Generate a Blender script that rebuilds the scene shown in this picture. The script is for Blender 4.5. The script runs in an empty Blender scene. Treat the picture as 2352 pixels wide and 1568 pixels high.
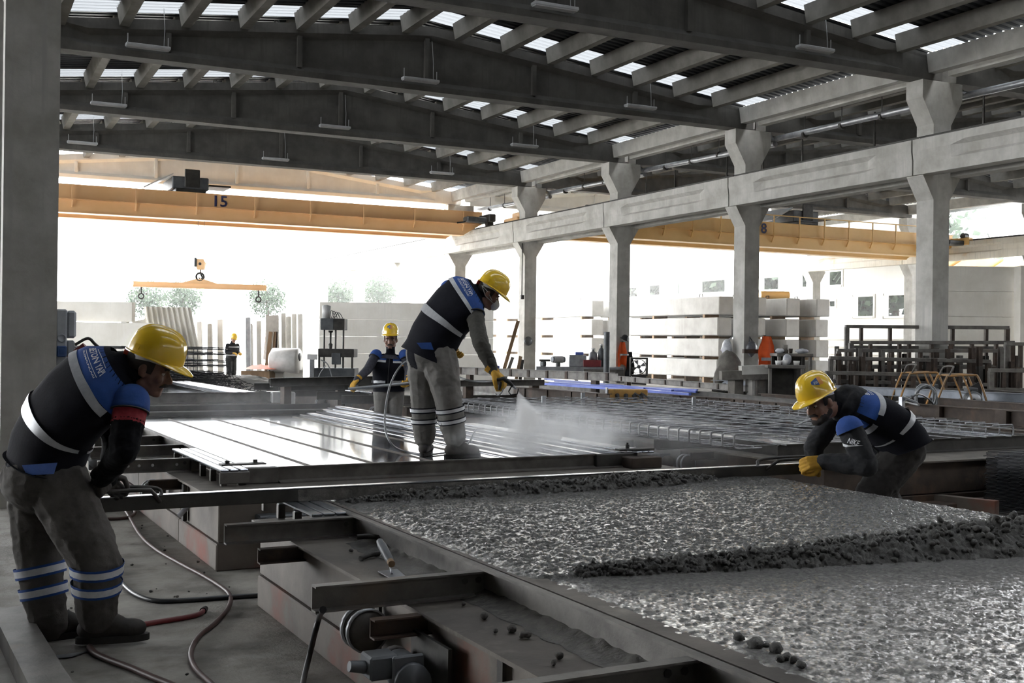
import bpy, bmesh, math, random
import numpy as np
from math import sin, cos, pi, radians, atan, sqrt
from mathutils import Vector, Matrix, noise
random.seed(7)
SC = bpy.context.scene
COL = SC.collection

# ---------------------------------------------------------------- camera (40 mm lens, eye height 1.5 m)
FPX = 2613.0
YAW, PITCH, ROLL, EYE = radians(26.3), atan(-5/2613.0), 0.0125, 1.5
_F = Vector((sin(YAW)*cos(PITCH), cos(YAW)*cos(PITCH), -sin(PITCH)))
_R0 = Vector((cos(YAW), -sin(YAW), 0)); _U0 = _R0.cross(_F)
_R = _R0*cos(ROLL)+_U0*sin(ROLL); _U = _U0*cos(ROLL)-_R0*sin(ROLL)
CAM = Vector((0, 0, EYE))
cd = bpy.data.cameras.new('camera'); cam = bpy.data.objects.new('camera', cd); COL.objects.link(cam)
cd.sensor_width = 36.0; cd.lens = FPX/2352*36; cd.clip_start = .05; cd.clip_end = 600
cam.matrix_world = Matrix(((_R.x, _U.x, -_F.x, 0), (_R.y, _U.y, -_F.y, 0), (_R.z, _U.z, -_F.z, EYE), (0, 0, 0, 1)))
SC.camera = cam

# ---------------------------------------------------------------- overcast sky, exposure
SKY = 3.6
w = bpy.data.worlds.new('world'); SC.world = w; w.use_nodes = True
bg = w.node_tree.nodes['Background']; bg.inputs['Color'].default_value = (0.96, 0.98, 1.0, 1); bg.inputs['Strength'].default_value = SKY
SC.view_settings.view_transform = 'Standard'; SC.view_settings.look = 'None'
SC.view_settings.gamma = 1; SC.view_settings.exposure = 1.8; SC.view_settings.use_curve_mapping = False
cy = SC.cycles
cy.use_denoising = True; cy.max_bounces = 7; cy.diffuse_bounces = 4; cy.glossy_bounces = 3; cy.transmission_bounces = 4
cy.transparent_max_bounces = 6; cy.volume_bounces = 2; cy.caustics_reflective = False; cy.caustics_refractive = False
cy.sample_clamp_indirect = 6.0; cy.volume_step_rate = 2.0

# ---------------------------------------------------------------- measured points of the place (pixel + plane / depth -> metres)
def ray(x, y): return _F+_R*((x-1176)/FPX)+_U*((784-y)/FPX)
def P(x, y, z=0.0):
    r = ray(x, y); return CAM+r*((z-EYE)/r.z)
def D(x, y, d): return CAM+ray(x, y)*d
def AX(x, y, X0): r = ray(x, y); return CAM+r*(X0/r.x)
def AY(x, y, Y0): r = ray(x, y); return CAM+r*(Y0/r.y)
PHI = radians(1.3)                         # the casting tables lie 1.3 degrees off the building grid
TM = Matrix.Rotation(PHI, 4, 'Z')
def T(p, q, z=0.0): return TM @ Vector((p, q, z))
I4 = Matrix.Identity(4)

# ---------------------------------------------------------------- mesh builder
class MB:
    def __init__(s, M=None): s.v = []; s.f = []; s.m = []; s.sm = []; s.M = M; s.mi = 0
    def add(s, vs, fs, smooth=False):
        o = len(s.v)
        s.v += [Vector(v) for v in vs]
        for f in fs: s.f.append(tuple(o+i for i in f)); s.m.append(s.mi); s.sm.append(smooth)
        return s
    def box(s, x0, x1, y0, y1, z0, z1):
        vs = [(x0,y0,z0),(x1,y0,z0),(x1,y1,z0),(x0,y1,z0),(x0,y0,z1),(x1,y0,z1),(x1,y1,z1),(x0,y1,z1)]
        return s.add(vs, [(3,2,1,0),(4,5,6,7),(0,1,5,4),(1,2,6,5),(2,3,7,6),(3,0,4,7)])
    def bbox(s, x0, x1, y0, y1, z0, z1, b=.01):
        """box with chamfered edges"""
        X = (x0, x1); Y = (y0, y1); Z = (z0, z1); vs = []; idx = {}
        for i in (0,1):
            for j in (0,1):
                for k in (0,1):
                    sx, sy, sz = (1,-1)[i], (1,-1)[j], (1,-1)[k]
                    for a in range(3):
                        d = [b*sx, b*sy, b*sz]; d[a] = 0
                        idx[i,j,k,a] = len(vs); vs.append((X[i]+d[0], Y[j]+d[1], Z[k]+d[2]))
        fs = []
        for a in range(3):
            u, v = [(1,2),(0,2),(0,1)][a]
            for e in (0,1):
                q = []
                for (p_, r_) in ((0,0),(1,0),(1,1),(0,1)):
                    c = [0,0,0]; c[a] = e; c[u] = p_; c[v] = r_; q.append(idx[c[0],c[1],c[2],a])
                if (a == 1) != (e == 0): q = q[::-1]
                fs.append(tuple(q))
        for a in range(3):
            u, v = [(1,2),(0,2),(0,1)][a]
            for p_ in (0,1):
                for r_ in (0,1):
                    q = []
                    for (e, t) in ((0,u),(1,u),(1,v),(0,v)):
                        c = [0,0,0]; c[a] = e; c[u] = p_; c[v] = r_; q.append(idx[c[0],c[1],c[2],t])
                    fs.append(tuple(q))
        for i in (0,1):
            for j in (0,1):
                for k in (0,1): fs.append(tuple(idx[i,j,k,a] for a in range(3)))
        return s.add(vs, fs)
    def extr(s, prof, A, B, up=(0,0,1), cap=True, smooth=False):
        """closed profile [(side, up)] swept straight from A to B"""
        A = Vector(A); B = Vector(B); d = (B-A).normalized(); up = Vector(up)
        sd = d.cross(up).normalized(); u = sd.cross(d); n = len(prof)
        vs = [A+sd*x+u*y for x, y in prof]+[B+sd*x+u*y for x, y in prof]
        fs = [(i, (i+1) % n, n+(i+1) % n, n+i) for i in range(n)]
        if cap: fs += [tuple(range(n))[::-1], tuple(range(n, 2*n))]
        return s.add(vs, fs, smooth)
    def beam(s, A, B, wd, h, up=(0,0,1)):
        return s.extr([(-wd/2,-h/2),(wd/2,-h/2),(wd/2,h/2),(-wd/2,h/2)], A, B, up)
    def chan(s, A, B, h, fl, t=.008, flip=1, up=(0,0,1)):
        p = [(0,-h/2),(fl,-h/2),(fl,-h/2+t),(t,-h/2+t),(t,h/2-t),(fl,h/2-t),(fl,h/2),(0,h/2)]
        return s.extr([(x*flip, y) for x, y in p], A, B, up)
    def ibeam(s, A, B, h, wd, t=.01, up=(0,0,1)):
        a = wd/2; p = [(-a,-h/2),(a,-h/2),(a,-h/2+t),(t/2,-h/2+t),(t/2,h/2-t),(a,h/2-t),(a,h/2),(-a,h/2),(-a,h/2-t),(-t/2,h/2-t),(-t/2,-h/2+t),(-a,-h/2+t)]
        return s.extr(p, A, B, up)
    def angle(s, A, B, a, t=.006, up=(0,0,1), flip=1):
        p = [(0,0),(a,0),(a,t),(t,t),(t,a),(0,a)]
        return s.extr([(x*flip, y) for x, y in p], A, B, up)
    def cyl(s, A, B, r1, r2=None, n=12, cap=True, smooth=True):
        r2 = r1 if r2 is None else r2
        A = Vector(A); B = Vector(B); d = (B-A).normalized()
        a = d.orthogonal().normalized(); b = d.cross(a)
        vs = [A+(a*cos(2*pi*i/n)+b*sin(2*pi*i/n))*r1 for i in range(n)]+[B+(a*cos(2*pi*i/n)+b*sin(2*pi*i/n))*r2 for i in range(n)]
        s.add(vs, [(i, (i+1) % n, n+(i+1) % n, n+i) for i in range(n)], smooth)
        if cap: s.add(vs, [tuple(range(n))[::-1], tuple(range(n, 2*n))])
        return s
    def tube(s, pts, r, n=8, closed=False, rs=None):
        pts = [Vector(p) for p in pts]; m = len(pts); vs = []; prev = None
        for i, p in enumerate(pts):
            if closed: d = pts[(i+1) % m]-pts[i-1]
            else: d = pts[min(i+1, m-1)]-pts[max(i-1, 0)]
            d.normalize()
            if prev is None: a = d.orthogonal().normalized()
            else: a = (prev-d*prev.dot(d)).normalized()
            prev = a; b = d.cross(a); rr = rs[i] if rs else r
            vs += [p+(a*cos(2*pi*k/n)+b*sin(2*pi*k/n))*rr for k in range(n)]
        fs = []
        for i in range(m if closed else m-1):
            j = (i+1) % m
            fs += [(i*n+k, i*n+(k+1) % n, j*n+(k+1) % n, j*n+k) for k in range(n)]
        s.add(vs, fs, True)
        if not closed: s.add([vs[k] for k in range(n)]+[vs[(m-1)*n+k] for k in range(n)], [tuple(range(n))[::-1], tuple(range(n, 2*n))])
        return s
    def lathe(s, prof, C=(0,0,0), ax=(0,0,1), n=20, smooth=True):
        """prof: [(r, h)] about the axis ax through C"""
        C = Vector(C); d = Vector(ax).normalized(); a = d.orthogonal().normalized(); b = d.cross(a); m = len(prof)
        vs = [C+d*h+(a*cos(2*pi*k/n)+b*sin(2*pi*k/n))*r for r, h in prof for k in range(n)]
        fs = [(i*n+k, i*n+(k+1) % n, (i+1)*n+(k+1) % n, (i+1)*n+k) for i in range(m-1) for k in range(n)]
        return s.add(vs, fs, smooth)
    def ell(s, C, a, b, c, n=12, m=8):
        """ellipsoid with the three axis vectors a, b, c"""
        C = Vector(C); a = Vector(a); b = Vector(b); c = Vector(c); vs = [C-c]
        for i in range(1, m):
            t = -pi/2+pi*i/m
            vs += [C+(a*cos(2*pi*k/n)+b*sin(2*pi*k/n))*cos(t)+c*sin(t) for k in range(n)]
        vs.append(C+c); L = len(vs)-1
        fs = [(0, 1+(k+1) % n, 1+k) for k in range(n)]
        for i in range(m-2): fs += [(1+i*n+k, 1+i*n+(k+1) % n, 1+(i+1)*n+(k+1) % n, 1+(i+1)*n+k) for k in range(n)]
        fs += [(L, 1+(m-2)*n+k, 1+(m-2)*n+(k+1) % n) for k in range(n)]
        return s.add(vs, fs, True)
    def grid(s, fn, nu, nv, smooth=True, cu=False):
        vs = [fn(i/(nu if cu else nu-1), j/(nv-1)) for i in range(nu) for j in range(nv)]
        fs = []
        for i in range(nu if cu else nu-1):
            k = (i+1) % nu
            fs += [(i*nv+j, k*nv+j, k*nv+j+1, i*nv+j+1) for j in range(nv-1)]
        return s.add(vs, fs, smooth)
    def build(s, name, mats, parent=None, **kw):
        me = bpy.data.meshes.new(name)
        M = s.M or I4
        if parent is not None: M = RM[parent.name].inverted() @ M
        vs = [M @ v for v in s.v] if M is not I4 else s.v
        me.from_pydata([tuple(v) for v in vs], [], s.f)
        if not isinstance(mats, (list, tuple)): mats = [mats]
        for m in mats: me.materials.append(m)
        me.polygons.foreach_set('material_index', s.m); me.polygons.foreach_set('use_smooth', s.sm)
        me.validate(); me.update()
        return link(name, me, parent, **kw)

CH = {}
RM = {}                                    # world matrix of every root, by name
def link(name, me, parent=None, label=None, cat=None, group=None, kind=None, at=None):
    o = bpy.data.objects.new(name, me); COL.objects.link(o)
    if parent is not None: o.parent = parent; RM[o.name] = RM[parent.name]; CH.setdefault(parent.name, []).append(o)
    else:
        RM[o.name] = I4
        if at is not None and me is not None:   # mesh thing with its origin at its own base
            me.transform(Matrix.Translation(-Vector(at))); o.location = at; RM[o.name] = Matrix.Translation(Vector(at))
    tag(o, label, cat, group, kind)
    return o
def tag(o, label=None, cat=None, group=None, kind=None):
    if label: o['label'] = label
    if cat: o['category'] = cat
    if group: o['group'] = group
    if kind: o['kind'] = kind
    return o
def thing(name, label, cat, loc=(0,0,0), rz=0.0, group=None, kind=None):
    o = bpy.data.objects.new(name, None); COL.objects.link(o); o.empty_display_size = .2
    o.location = loc; o.rotation_euler = (0,0,rz)
    RM[o.name] = Matrix.Translation(Vector(loc)) @ Matrix.Rotation(rz, 4, 'Z')
    return tag(o, label, cat, group, kind)
def kids(o): return CH.get(o.name, [])
def dup(o, loc=None, rz=None, label=None, group=None, tree=None):
    """copy of a thing with its parts and their sub-parts; mesh data shared"""
    c = o.copy(); COL.objects.link(c)
    if loc is not None: c.location = loc
    if rz is not None: c.rotation_euler = (0,0,rz)
    if label: c['label'] = label
    if group: c['group'] = group
    for ch in (tree if tree is not None else kids(o)):
        k = ch.copy(); COL.objects.link(k); k.parent = c; CH.setdefault(c.name, []).append(k)
        for g in (kids(ch) if tree is None else []):
            d = g.copy(); COL.objects.link(d); d.parent = k
    return c
def again(o, parent, vec):
    """another piece like o, moved by vec (world), under the same parent"""
    c = o.copy(); COL.objects.link(c)
    if parent is not None: c.parent = parent; vec = RM[parent.name].to_3x3().inverted() @ Vector(vec)
    c.location = o.location+Vector(vec); return c
def smooth_path(pts, k=6, closed=False):
    pts = [Vector(p) for p in pts]; n = len(pts); out = []
    for i in range(n if closed else n-1):
        p1, p2 = pts[i], pts[(i+1) % n]
        p0 = pts[i-1] if (closed or i > 0) else p1*2-p2
        p3 = pts[(i+2) % n] if (closed or i+2 < n) else p2*2-p1
        for j in range(k):
            t = j/k
            out.append(.5*((2*p1)+(p2-p0)*t+(2*p0-5*p1+4*p2-p3)*t*t+(3*p1-p0-3*p2+p3)*t**3))
    if not closed: out.append(pts[-1])
    return out

# ---------------------------------------------------------------- materials
def rgb(h):
    h = h.lstrip('#'); c = [int(h[i:i+2], 16)/255 for i in (0,2,4)]
    return tuple((x/12.92 if x <= .04045 else ((x+.055)/1.055)**2.4) for x in c)+(1,)
def mat(name, c1, c2=None, scale=6, rough=.7, metal=0.0, bump=0.0, bscale=None, stretch=(1,1,1), detail=5, c3=None, t3=(.55,.7), s3=2.0,
        spec=.5, coat=0.0, rvar=0.0, local=False, streak=0.0, contrast=(.35,.65), sheen=0.0):
    m = bpy.data.materials.new(name); m.use_nodes = True; nt = m.node_tree; N = nt.nodes; L = nt.links
    b = N['Principled BSDF']; c1 = rgb(c1) if isinstance(c1, str) else c1
    b.inputs['Roughness'].default_value = rough; b.inputs['Metallic'].default_value = metal
    b.inputs['Specular IOR Level'].default_value = spec; b.inputs['Coat Weight'].default_value = coat
    b.inputs['Coat Roughness'].default_value = .08
    if sheen: b.inputs['Sheen Weight'].default_value = sheen
    if local: tc = N.new('ShaderNodeTexCoord').outputs['Object']
    else: tc = N.new('ShaderNodeNewGeometry').outputs['Position']
    mp = N.new('ShaderNodeMapping'); mp.inputs['Scale'].default_value = stretch; L.new(tc, mp.inputs['Vector'])
    def nz(sc, det=detail, vec=mp.outputs['Vector'], ro=.6):
        n = N.new('ShaderNodeTexNoise'); n.inputs['Scale'].default_value = sc; n.inputs['Detail'].default_value = det
        n.inputs['Roughness'].default_value = ro; L.new(vec, n.inputs['Vector']); return n.outputs['Fac']
    def ramp(f, a, bb):
        r = N.new('ShaderNodeMapRange'); r.inputs['From Min'].default_value = a; r.inputs['From Max'].default_value = bb; L.new(f, r.inputs['Value']); return r.outputs['Result']
    def mix(f, a, bb):
        x = N.new('ShaderNodeMix'); x.data_type = 'RGBA'; L.new(f, x.inputs[0])
        for s_, val in ((6, a), (7, bb)):
            if isinstance(val, tuple): x.inputs[s_].default_value = val
            else: L.new(val, x.inputs[s_])
        return x.outputs[2]
    n1 = None; col = c1
    if c2 is not None:
        c2 = rgb(c2) if isinstance(c2, str) else c2
        n1 = nz(scale); col = mix(ramp(n1, *contrast), c1, c2)
    if streak:
        m2 = N.new('ShaderNodeMapping'); m2.inputs['Scale'].default_value = (9, 9, .35); L.new(tc, m2.inputs['Vector'])
        st = nz(1.6, 4, m2.outputs['Vector'])
        dk = tuple(x*(1-streak) for x in (c1[:3]))+(1,)
        col = mix(ramp(st, .52, .72), col, dk)
    if c3 is not None:
        col = mix(ramp(nz(s3, 6), *t3), col, rgb(c3) if isinstance(c3, str) else c3)
    if isinstance(col, tuple): b.inputs['Base Color'].default_value = col
    else: L.new(col, b.inputs['Base Color'])
    if rvar and n1 is not None:
        r = N.new('ShaderNodeMapRange'); r.inputs['To Min'].default_value = max(rough-rvar, .02); r.inputs['To Max'].default_value = rough+rvar
        L.new(nz(scale*.6), r.inputs['Value']); L.new(r.outputs['Result'], b.inputs['Roughness'])
    if bump:
        bp = N.new('ShaderNodeBump'); bp.inputs['Strength'].default_value = min(1, bump); bp.inputs['Distance'].default_value = .01*max(1, bump)
        L.new(nz(bscale or scale*3, 6, ro=.7), bp.inputs['Height']); L.new(bp.outputs['Normal'], b.inputs['Normal'])
        if coat: L.new(bp.outputs['Normal'], b.inputs['Coat Normal'])
    return m
M_ = {}
M_['conc'] = mat('precast_concrete', '#b4b2ad', '#98968f', 2.2, .85, bump=.25, bscale=22, streak=.22)
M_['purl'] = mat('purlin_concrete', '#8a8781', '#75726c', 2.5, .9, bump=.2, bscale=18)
M_['wets'] = mat('wet_cement_paste', '#63615c', '#403e3b', 70, .2, bump=2.4, bscale=44, spec=.9, contrast=(.4,.6), coat=.9)
M_['bgrey'] = mat('bluish_steel', '#858b94', '#6d727a', 4, .5, metal=.25, bump=.1, bscale=20)
M_['concs'] = mat('stacked_beam_concrete', '#aeada9', '#9b9994', 1.5, .85, bump=.2, bscale=16, streak=.06)
M_['panelw'] = mat('white_precast', '#efece5', '#e0dcd3', 1.2, .85, bump=.15, bscale=14, streak=.08)
M_['conchaze'] = mat('hazed_concrete', '#e9e8e2', '#dddbd4', 2.0, .85, bump=.2, bscale=18, streak=.08)  # end-frame beams: outdoor light and haze put into a whitened concrete colour
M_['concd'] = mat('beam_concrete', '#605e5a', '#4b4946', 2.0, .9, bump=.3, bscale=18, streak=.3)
M_['conclt'] = mat('pale_concrete', '#c9c8c4', '#b6b4ae', 1.5, .85, bump=.2, bscale=16, streak=.08)
M_['floor'] = mat('floor_concrete', '#9a968e', '#76726b', 3.2, .75, bump=.9, bscale=26, c3='#605b55', t3=(.52,.72), s3=1.6, rvar=.12, detail=9)
M_['yard'] = mat('yard_concrete', '#c7c5be', '#b2afa7', .5, .9, bump=.2, bscale=4)
M_['rough'] = mat('rough_concrete', '#6d6a66', '#4c4a47', 7, .9, bump=1, bscale=30)
M_['roof'] = mat('roof_sheet', '#44474c', '#34373b', 3, .45, metal=.6, bump=.05)
M_['wet'] = mat('wet_concrete', '#4a4843', '#2a2926', 60, .25, bump=3.2, bscale=38, spec=.8, contrast=(.42,.58), coat=.7)
M_['wetr'] = mat('fresh_concrete_lumps', '#4f4d49', '#3a3835', 30, .5, bump=1.2, bscale=60, spec=.5)
M_['slurry'] = mat('cement_slurry', '#5d5a55', '#45433f', 22, .22, bump=.9, bscale=35, spec=.7)
M_['steel'] = mat('weathered_steel', '#6f6c67', '#4c4946', 5, .5, metal=.25, bump=.2, bscale=30, c3='#6e6358', t3=(.58,.75), s3=3, rvar=.1)
M_['dark'] = mat('dark_steel', '#42403d', '#2b2a28', 6, .5, metal=.3, bump=.15, bscale=30, rvar=.1)
M_['brown'] = mat('rusty_steel', '#4a3f37', '#352d28', 5, .65, metal=.3, bump=.25, bscale=25, c3='#5d4a3e', t3=(.55,.72), s3=3)
M_['base'] = mat('red_painted_base', '#736b63', '#575049', 2.2, .7, metal=.05, bump=.2, bscale=20, c3='#84432f', t3=(.48,.68), s3=1.1)
M_['baseu'] = mat('grey_table_side', '#716a62', '#544e48', 2.5, .65, metal=.1, bump=.2, bscale=20, c3='#7c4a39', t3=(.6,.74), s3=1.3)
M_['plate'] = mat('deck_plate', '#6b655e', '#4c4742', 3, .55, metal=.35, bump=.25, bscale=18, c3='#7c776f', t3=(.55,.7), s3=5, rvar=.1)
M_['bed'] = mat('oiled_steel_bed', '#b9bcc2', '#a3a7ae', 2, .09, metal=.92, bump=.02, bscale=5, rvar=.03)
M_['rail'] = mat('bright_rail', '#a7abb1', '#7d8187', 3, .25, metal=.85, bump=.05, bscale=20, stretch=(1,.2,1))
M_['galv'] = mat('galvanised_steel', '#a9abae', '#8b8d90', 6, .4, metal=.7, bump=.05)
M_['rebar'] = mat('rebar_steel', '#a3a3a5', '#7d7d80', 20, .45, metal=.4, bump=.3, bscale=200)
M_['rebard'] = mat('dark_rebar', '#3b3d41', '#2a2b2e', 20, .55, metal=.4)
M_['crane'] = mat('crane_paint', '#e8bd8c', '#deb07c', .8, .45, spec=.4, bump=.03)
M_['cranel'] = mat('crane_paint_yellow', '#efc684', '#e4b974', .8, .45, spec=.4, bump=.03)
M_['navyink'] = mat('navy_lettering', '#2b2c55', rough=.6)
M_['black'] = mat('black_rubber', '#17171a', '#202022', 8, .5, bump=.1)
M_['machine'] = mat('machine_grey', '#5d6063', '#484b4e', 6, .5, metal=.2)
M_['white'] = mat('white_plastic', '#c9c9c8', '#b3b3b2', 4, .4)
M_['lamp'] = mat('lamp_housing', '#c2c4c6', '#b0b2b4', 4, .4)
M_['grey'] = mat('grey_plastic_box', '#9fa3a8', '#8b8f94', 5, .5)
M_['bluep'] = mat('blue_socket', '#274a7c', '#1e3a66', 5, .4)
M_['redp'] = mat('red_plug', '#7e2f33', '#66262a', 5, .45)
M_['rope'] = mat('steel_wire', '#6d6f72', rough=.5, metal=.6)
M_['hose'] = mat('brown_hose', '#4f3833', '#412f2b', 9, .5, bump=.1)
M_['hosek'] = mat('black_hose', '#2c2d30', '#3a3a3c', 9, .4)
M_['hoseg'] = mat('grey_hose', '#8d9092', '#77797c', 9, .35)
M_['wood'] = mat('timber', '#8b7358', '#6e5943', 4, .75, bump=.3, stretch=(1,1,.2))
M_['orange'] = mat('orange_cloth', '#e8642a', '#d2521e', 5, .8, bump=.3)
M_['tarp'] = mat('orange_tarp', '#c96a4c', '#b35a3f', 4, .7, bump=.3)
M_['bluesteel'] = mat('blue_pipe', '#3d4f9e', '#5468b4', 3, .35, metal=.2)
M_['yellowbox'] = mat('ochre_box', '#b98f4e', '#9c7740', 7, .6, c3='#4d443a', t3=(.58,.7), s3=8)
M_['bag'] = mat('plastic_bag', '#b9bbc0', '#8a8c92', 6, .3, bump=.6, bscale=25)
M_['bagd'] = mat('dark_bag', '#5a5b60', '#3f4045', 6, .35, bump=.6, bscale=25)
M_['canvas'] = mat('grey_canvas', '#6d6963', '#524f4a', 5, .85, bump=.5)
M_['paper'] = mat('white_paper', '#d7d8da', rough=.7)
M_['leaf'] = mat('pine_foliage', '#34452f', '#27362a', 1.5, .8)
M_['trunk'] = mat('bark', '#3d342c', '#2e2822', 4, .9)
M_['facade'] = mat('white_facade', '#e4e2dc', '#d6d3cc', .4, .85, streak=.06)
M_['rustrun'] = mat('rust_stained_concrete', '#d8d2c6', '#c9c1b2', 1.2, .85, streak=.25, c3='#c59a62', t3=(.6,.75), s3=1.2)
# ================================================================ the hall
YN = [17.25+6.13*i for i in range(5)]            # frames A (nearest) .. E (end of the roof)
YALL = [17.25-6.13*i for i in range(5, 0, -1)]+YN  # frames overhead and behind the camera too
XL, XM, XR = .63, 18.2, 36.1                     # the three column rows
ZB, ZE, ZA = 7.0, 7.46, 8.43                     # beam soffit, beam end top, ridge
b = MB(); b.box(-24, 60, -16, 47, -.25, 0)
floor = b.build('floor', M_['floor'], kind='structure', label='dusty grey concrete floor of the precast hall', cat='floor')
b = MB(); b.box(-60, 140, 47, 170, -.3, -.02)
yard = b.build('ground', M_['yard'], kind='structure', label='pale concrete yard beyond the open end of the hall', cat='ground')

def column_mesh(c0, c1, hw=.225, corb=.29):
    """square column: double corbel under the runway beams, stub, flared head under the roof beam; half width hw"""
    b = MB(); y = hw
    out = [(hw,0),(hw,4.55),(hw+corb,5.02),(hw+corb,5.1),(hw+.02,5.1),(hw+.02,6.1),(hw+.33,6.62),(hw+.33,6.98),
           (-hw-.33,6.98),(-hw-.33,6.62),(-hw-.02,6.1),(-hw-.02,5.1),(-hw-corb,5.1),(-hw-corb,5.02),(-hw,4.55),(-hw,0)]
    n = len(out); vs = [(x,-y,z) for x, z in out]+[(x,y,z) for x, z in out]
    b.add(vs, [(i, n+i, n+(i+1) % n, (i+1) % n) for i in range(n)]+[tuple(range(n)), tuple(range(n,2*n))[::-1]])
    return b
word = ['first', 'second', 'third', 'fourth', 'fifth']
colmesh = None
def put_column(x, y, label):
    global colmesh
    if colmesh is None:
        colmesh = column_mesh(0,0).build('column', M_['conc']); o = colmesh
    else: o = colmesh.copy(); COL.objects.link(o)
    o.location = (x, y, 0); tag(o, label, 'column', 'precast concrete columns', 'structure'); RM[o.name] = Matrix.Translation((x, y, 0)); return o
midcols = []
near_word = ['nearest', 'second nearest', 'third', 'fourth', 'farthest']
for i, y in enumerate(YN):
    c = put_column(XM, y, f'grey concrete column with corbels, {near_word[i]} of the middle row'); midcols.append(c)
for i, y in enumerate(YN): put_column(XR+.35, y, f'grey concrete column of the far right row, {near_word[i]} there')
put_column(XL, YN[0]-6.13, 'big concrete column at the left edge beside the bent worker with grey trousers')
for i, y in enumerate(YN): put_column(XL, y, f'concrete column of the left row hidden behind the big left column, {near_word[i]}')
for i, y in enumerate((YN[0]-6.13, YN[0]-12.26)): put_column(XM, y, f'concrete column of the middle row right of the camera, {word[i]}')

# --- roof beams: I section, tapered to the ridge, solid ends, web ribs
def roof_beam(x0, x1):
    b = MB(); xm = (x0+x1)/2; L = x1-x0
    sec = lambda top: [(-.2,ZB),(.2,ZB),(.2,ZB+.12),(.08,ZB+.24),(.08,top-.3),(.21,top-.2),(.21,top),(-.21,top),(-.21,top-.2),(-.08,top-.3),(-.08,ZB+.24),(-.2,ZB+.12)]
    end = lambda top: [(-.2,ZB),(.2,ZB),(.2,ZB+.12),(.2,ZB+.24),(.2,top-.1),(.21,top-.05),(.21,top),(-.21,top),(-.21,top-.05),(-.2,top-.1),(-.2,ZB+.24),(-.2,ZB+.12)]
    st = [(x0,ZE,end),(x0+1.1,ZE+.11*1.1,end),(x0+1.7,ZE+.11*1.7,sec),(xm,ZA,sec),(x1-1.7,ZE+.11*1.7,sec),(x1-1.1,ZE+.11*1.1,end),(x1,ZE,end)]
    vs = []; fs = []
    for x, top, fn in st: vs += [(x-xm, y, z) for y, z in fn(top)]
    for k in range(len(st)-1): fs += [(k*12+i, k*12+(i+1) % 12, (k+1)*12+(i+1) % 12, (k+1)*12+i) for i in range(12)]
    fs += [tuple(range(12)), tuple(range(len(st)*12-12, len(st)*12))[::-1]]
    b.add(vs, fs)
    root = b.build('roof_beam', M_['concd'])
    for xr in (-5.6, -2.95, -.1, 2.55, 5.3):                 # stiffening ribs on both faces of the web
        r = MB(); t = ZA-.11*abs(xr)-.25
        r.box(xr-.05, xr+.05, -.17, .17, ZB+.2, t)
        r.build('web_rib', M_['concd'], root)
    r = MB()
    for xr in (-3.4, 3.2): r.tube([(xr-.05,0,ZA-.12*abs(xr)), (xr-.04,0,ZA-.12*abs(xr)+.13), (xr+.04,0,ZA-.12*abs(xr)+.13), (xr+.05,0,ZA-.12*abs(xr))], .012, 6)
    r.build('lifting_loop', M_['dark'], root)
    return root
bm0 = roof_beam(XL-.02, XM-.0)
bmk = list(kids(bm0)); used0 = [False]
def haze_whiten(o):  # swaps in the concrete colour with the haze painted in
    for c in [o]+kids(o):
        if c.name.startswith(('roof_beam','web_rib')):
            c.data = c.data.copy(); c.data.materials[0] = M_['conchaze']
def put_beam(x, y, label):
    o = bm0 if not used0[0] else dup(bm0)
    used0[0] = True
    o.location = (x, y, 0); tag(o, label, 'beam', 'tapered concrete roof beams', 'structure'); return o
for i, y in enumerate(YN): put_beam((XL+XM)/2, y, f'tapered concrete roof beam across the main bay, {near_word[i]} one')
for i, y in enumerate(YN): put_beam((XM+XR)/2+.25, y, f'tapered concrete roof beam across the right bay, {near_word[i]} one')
for o in [o for o in COL.objects if o.parent is None and o.name.startswith('roof_beam') and abs(o.location.y-YN[4]) < .1]: haze_whiten(o)
for y in YALL[3:5]:
    put_beam((XL+XM)/2, y, 'tapered concrete roof beam overhead near the camera'); put_beam((XM+XR)/2+.25, y, 'tapered roof beam of the right bay near the camera')

# --- roof: purlins, corrugated sheets, translucent strips, edge beams, all pieces of the ceiling
m = bpy.data.materials.new('translucent_sheet'); m.use_nodes = True; nt = m.node_tree
for n in list(nt.nodes): nt.nodes.remove(n)
o_ = nt.nodes.new('ShaderNodeOutputMaterial'); t_ = nt.nodes.new('ShaderNodeBsdfTranslucent'); g_ = nt.nodes.new('ShaderNodeBsdfTransparent'); x_ = nt.nodes.new('ShaderNodeMixShader')
t_.inputs[0].default_value = (.13,.135,.14,1); g_.inputs[0].default_value = (.06,.063,.066,1); x_.inputs[0].default_value = .4
nt.links.new(t_.outputs[0], x_.inputs[1]); nt.links.new(g_.outputs[0], x_.inputs[2]); nt.links.new(x_.outputs[0], o_.inputs[0]); M_['sky'] = m
m2 = m.copy(); m2.name = 'clear_sheet'; M_['sky2'] = m2
for n in m2.node_tree.nodes:
    if n.type == 'BSDF_TRANSLUCENT': n.inputs[0].default_value = (.33,.34,.35,1)
    if n.type == 'BSDF_TRANSPARENT': n.inputs[0].default_value = (.75,.77,.8,1)
    if n.type == 'MIX_SHADER': n.inputs[0].default_value = .5
ceiling = thing('ceiling', 'dark corrugated roof on concrete purlins with light strips by the beams', 'ceiling', (9.4, 23, ZA), kind='structure')
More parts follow.
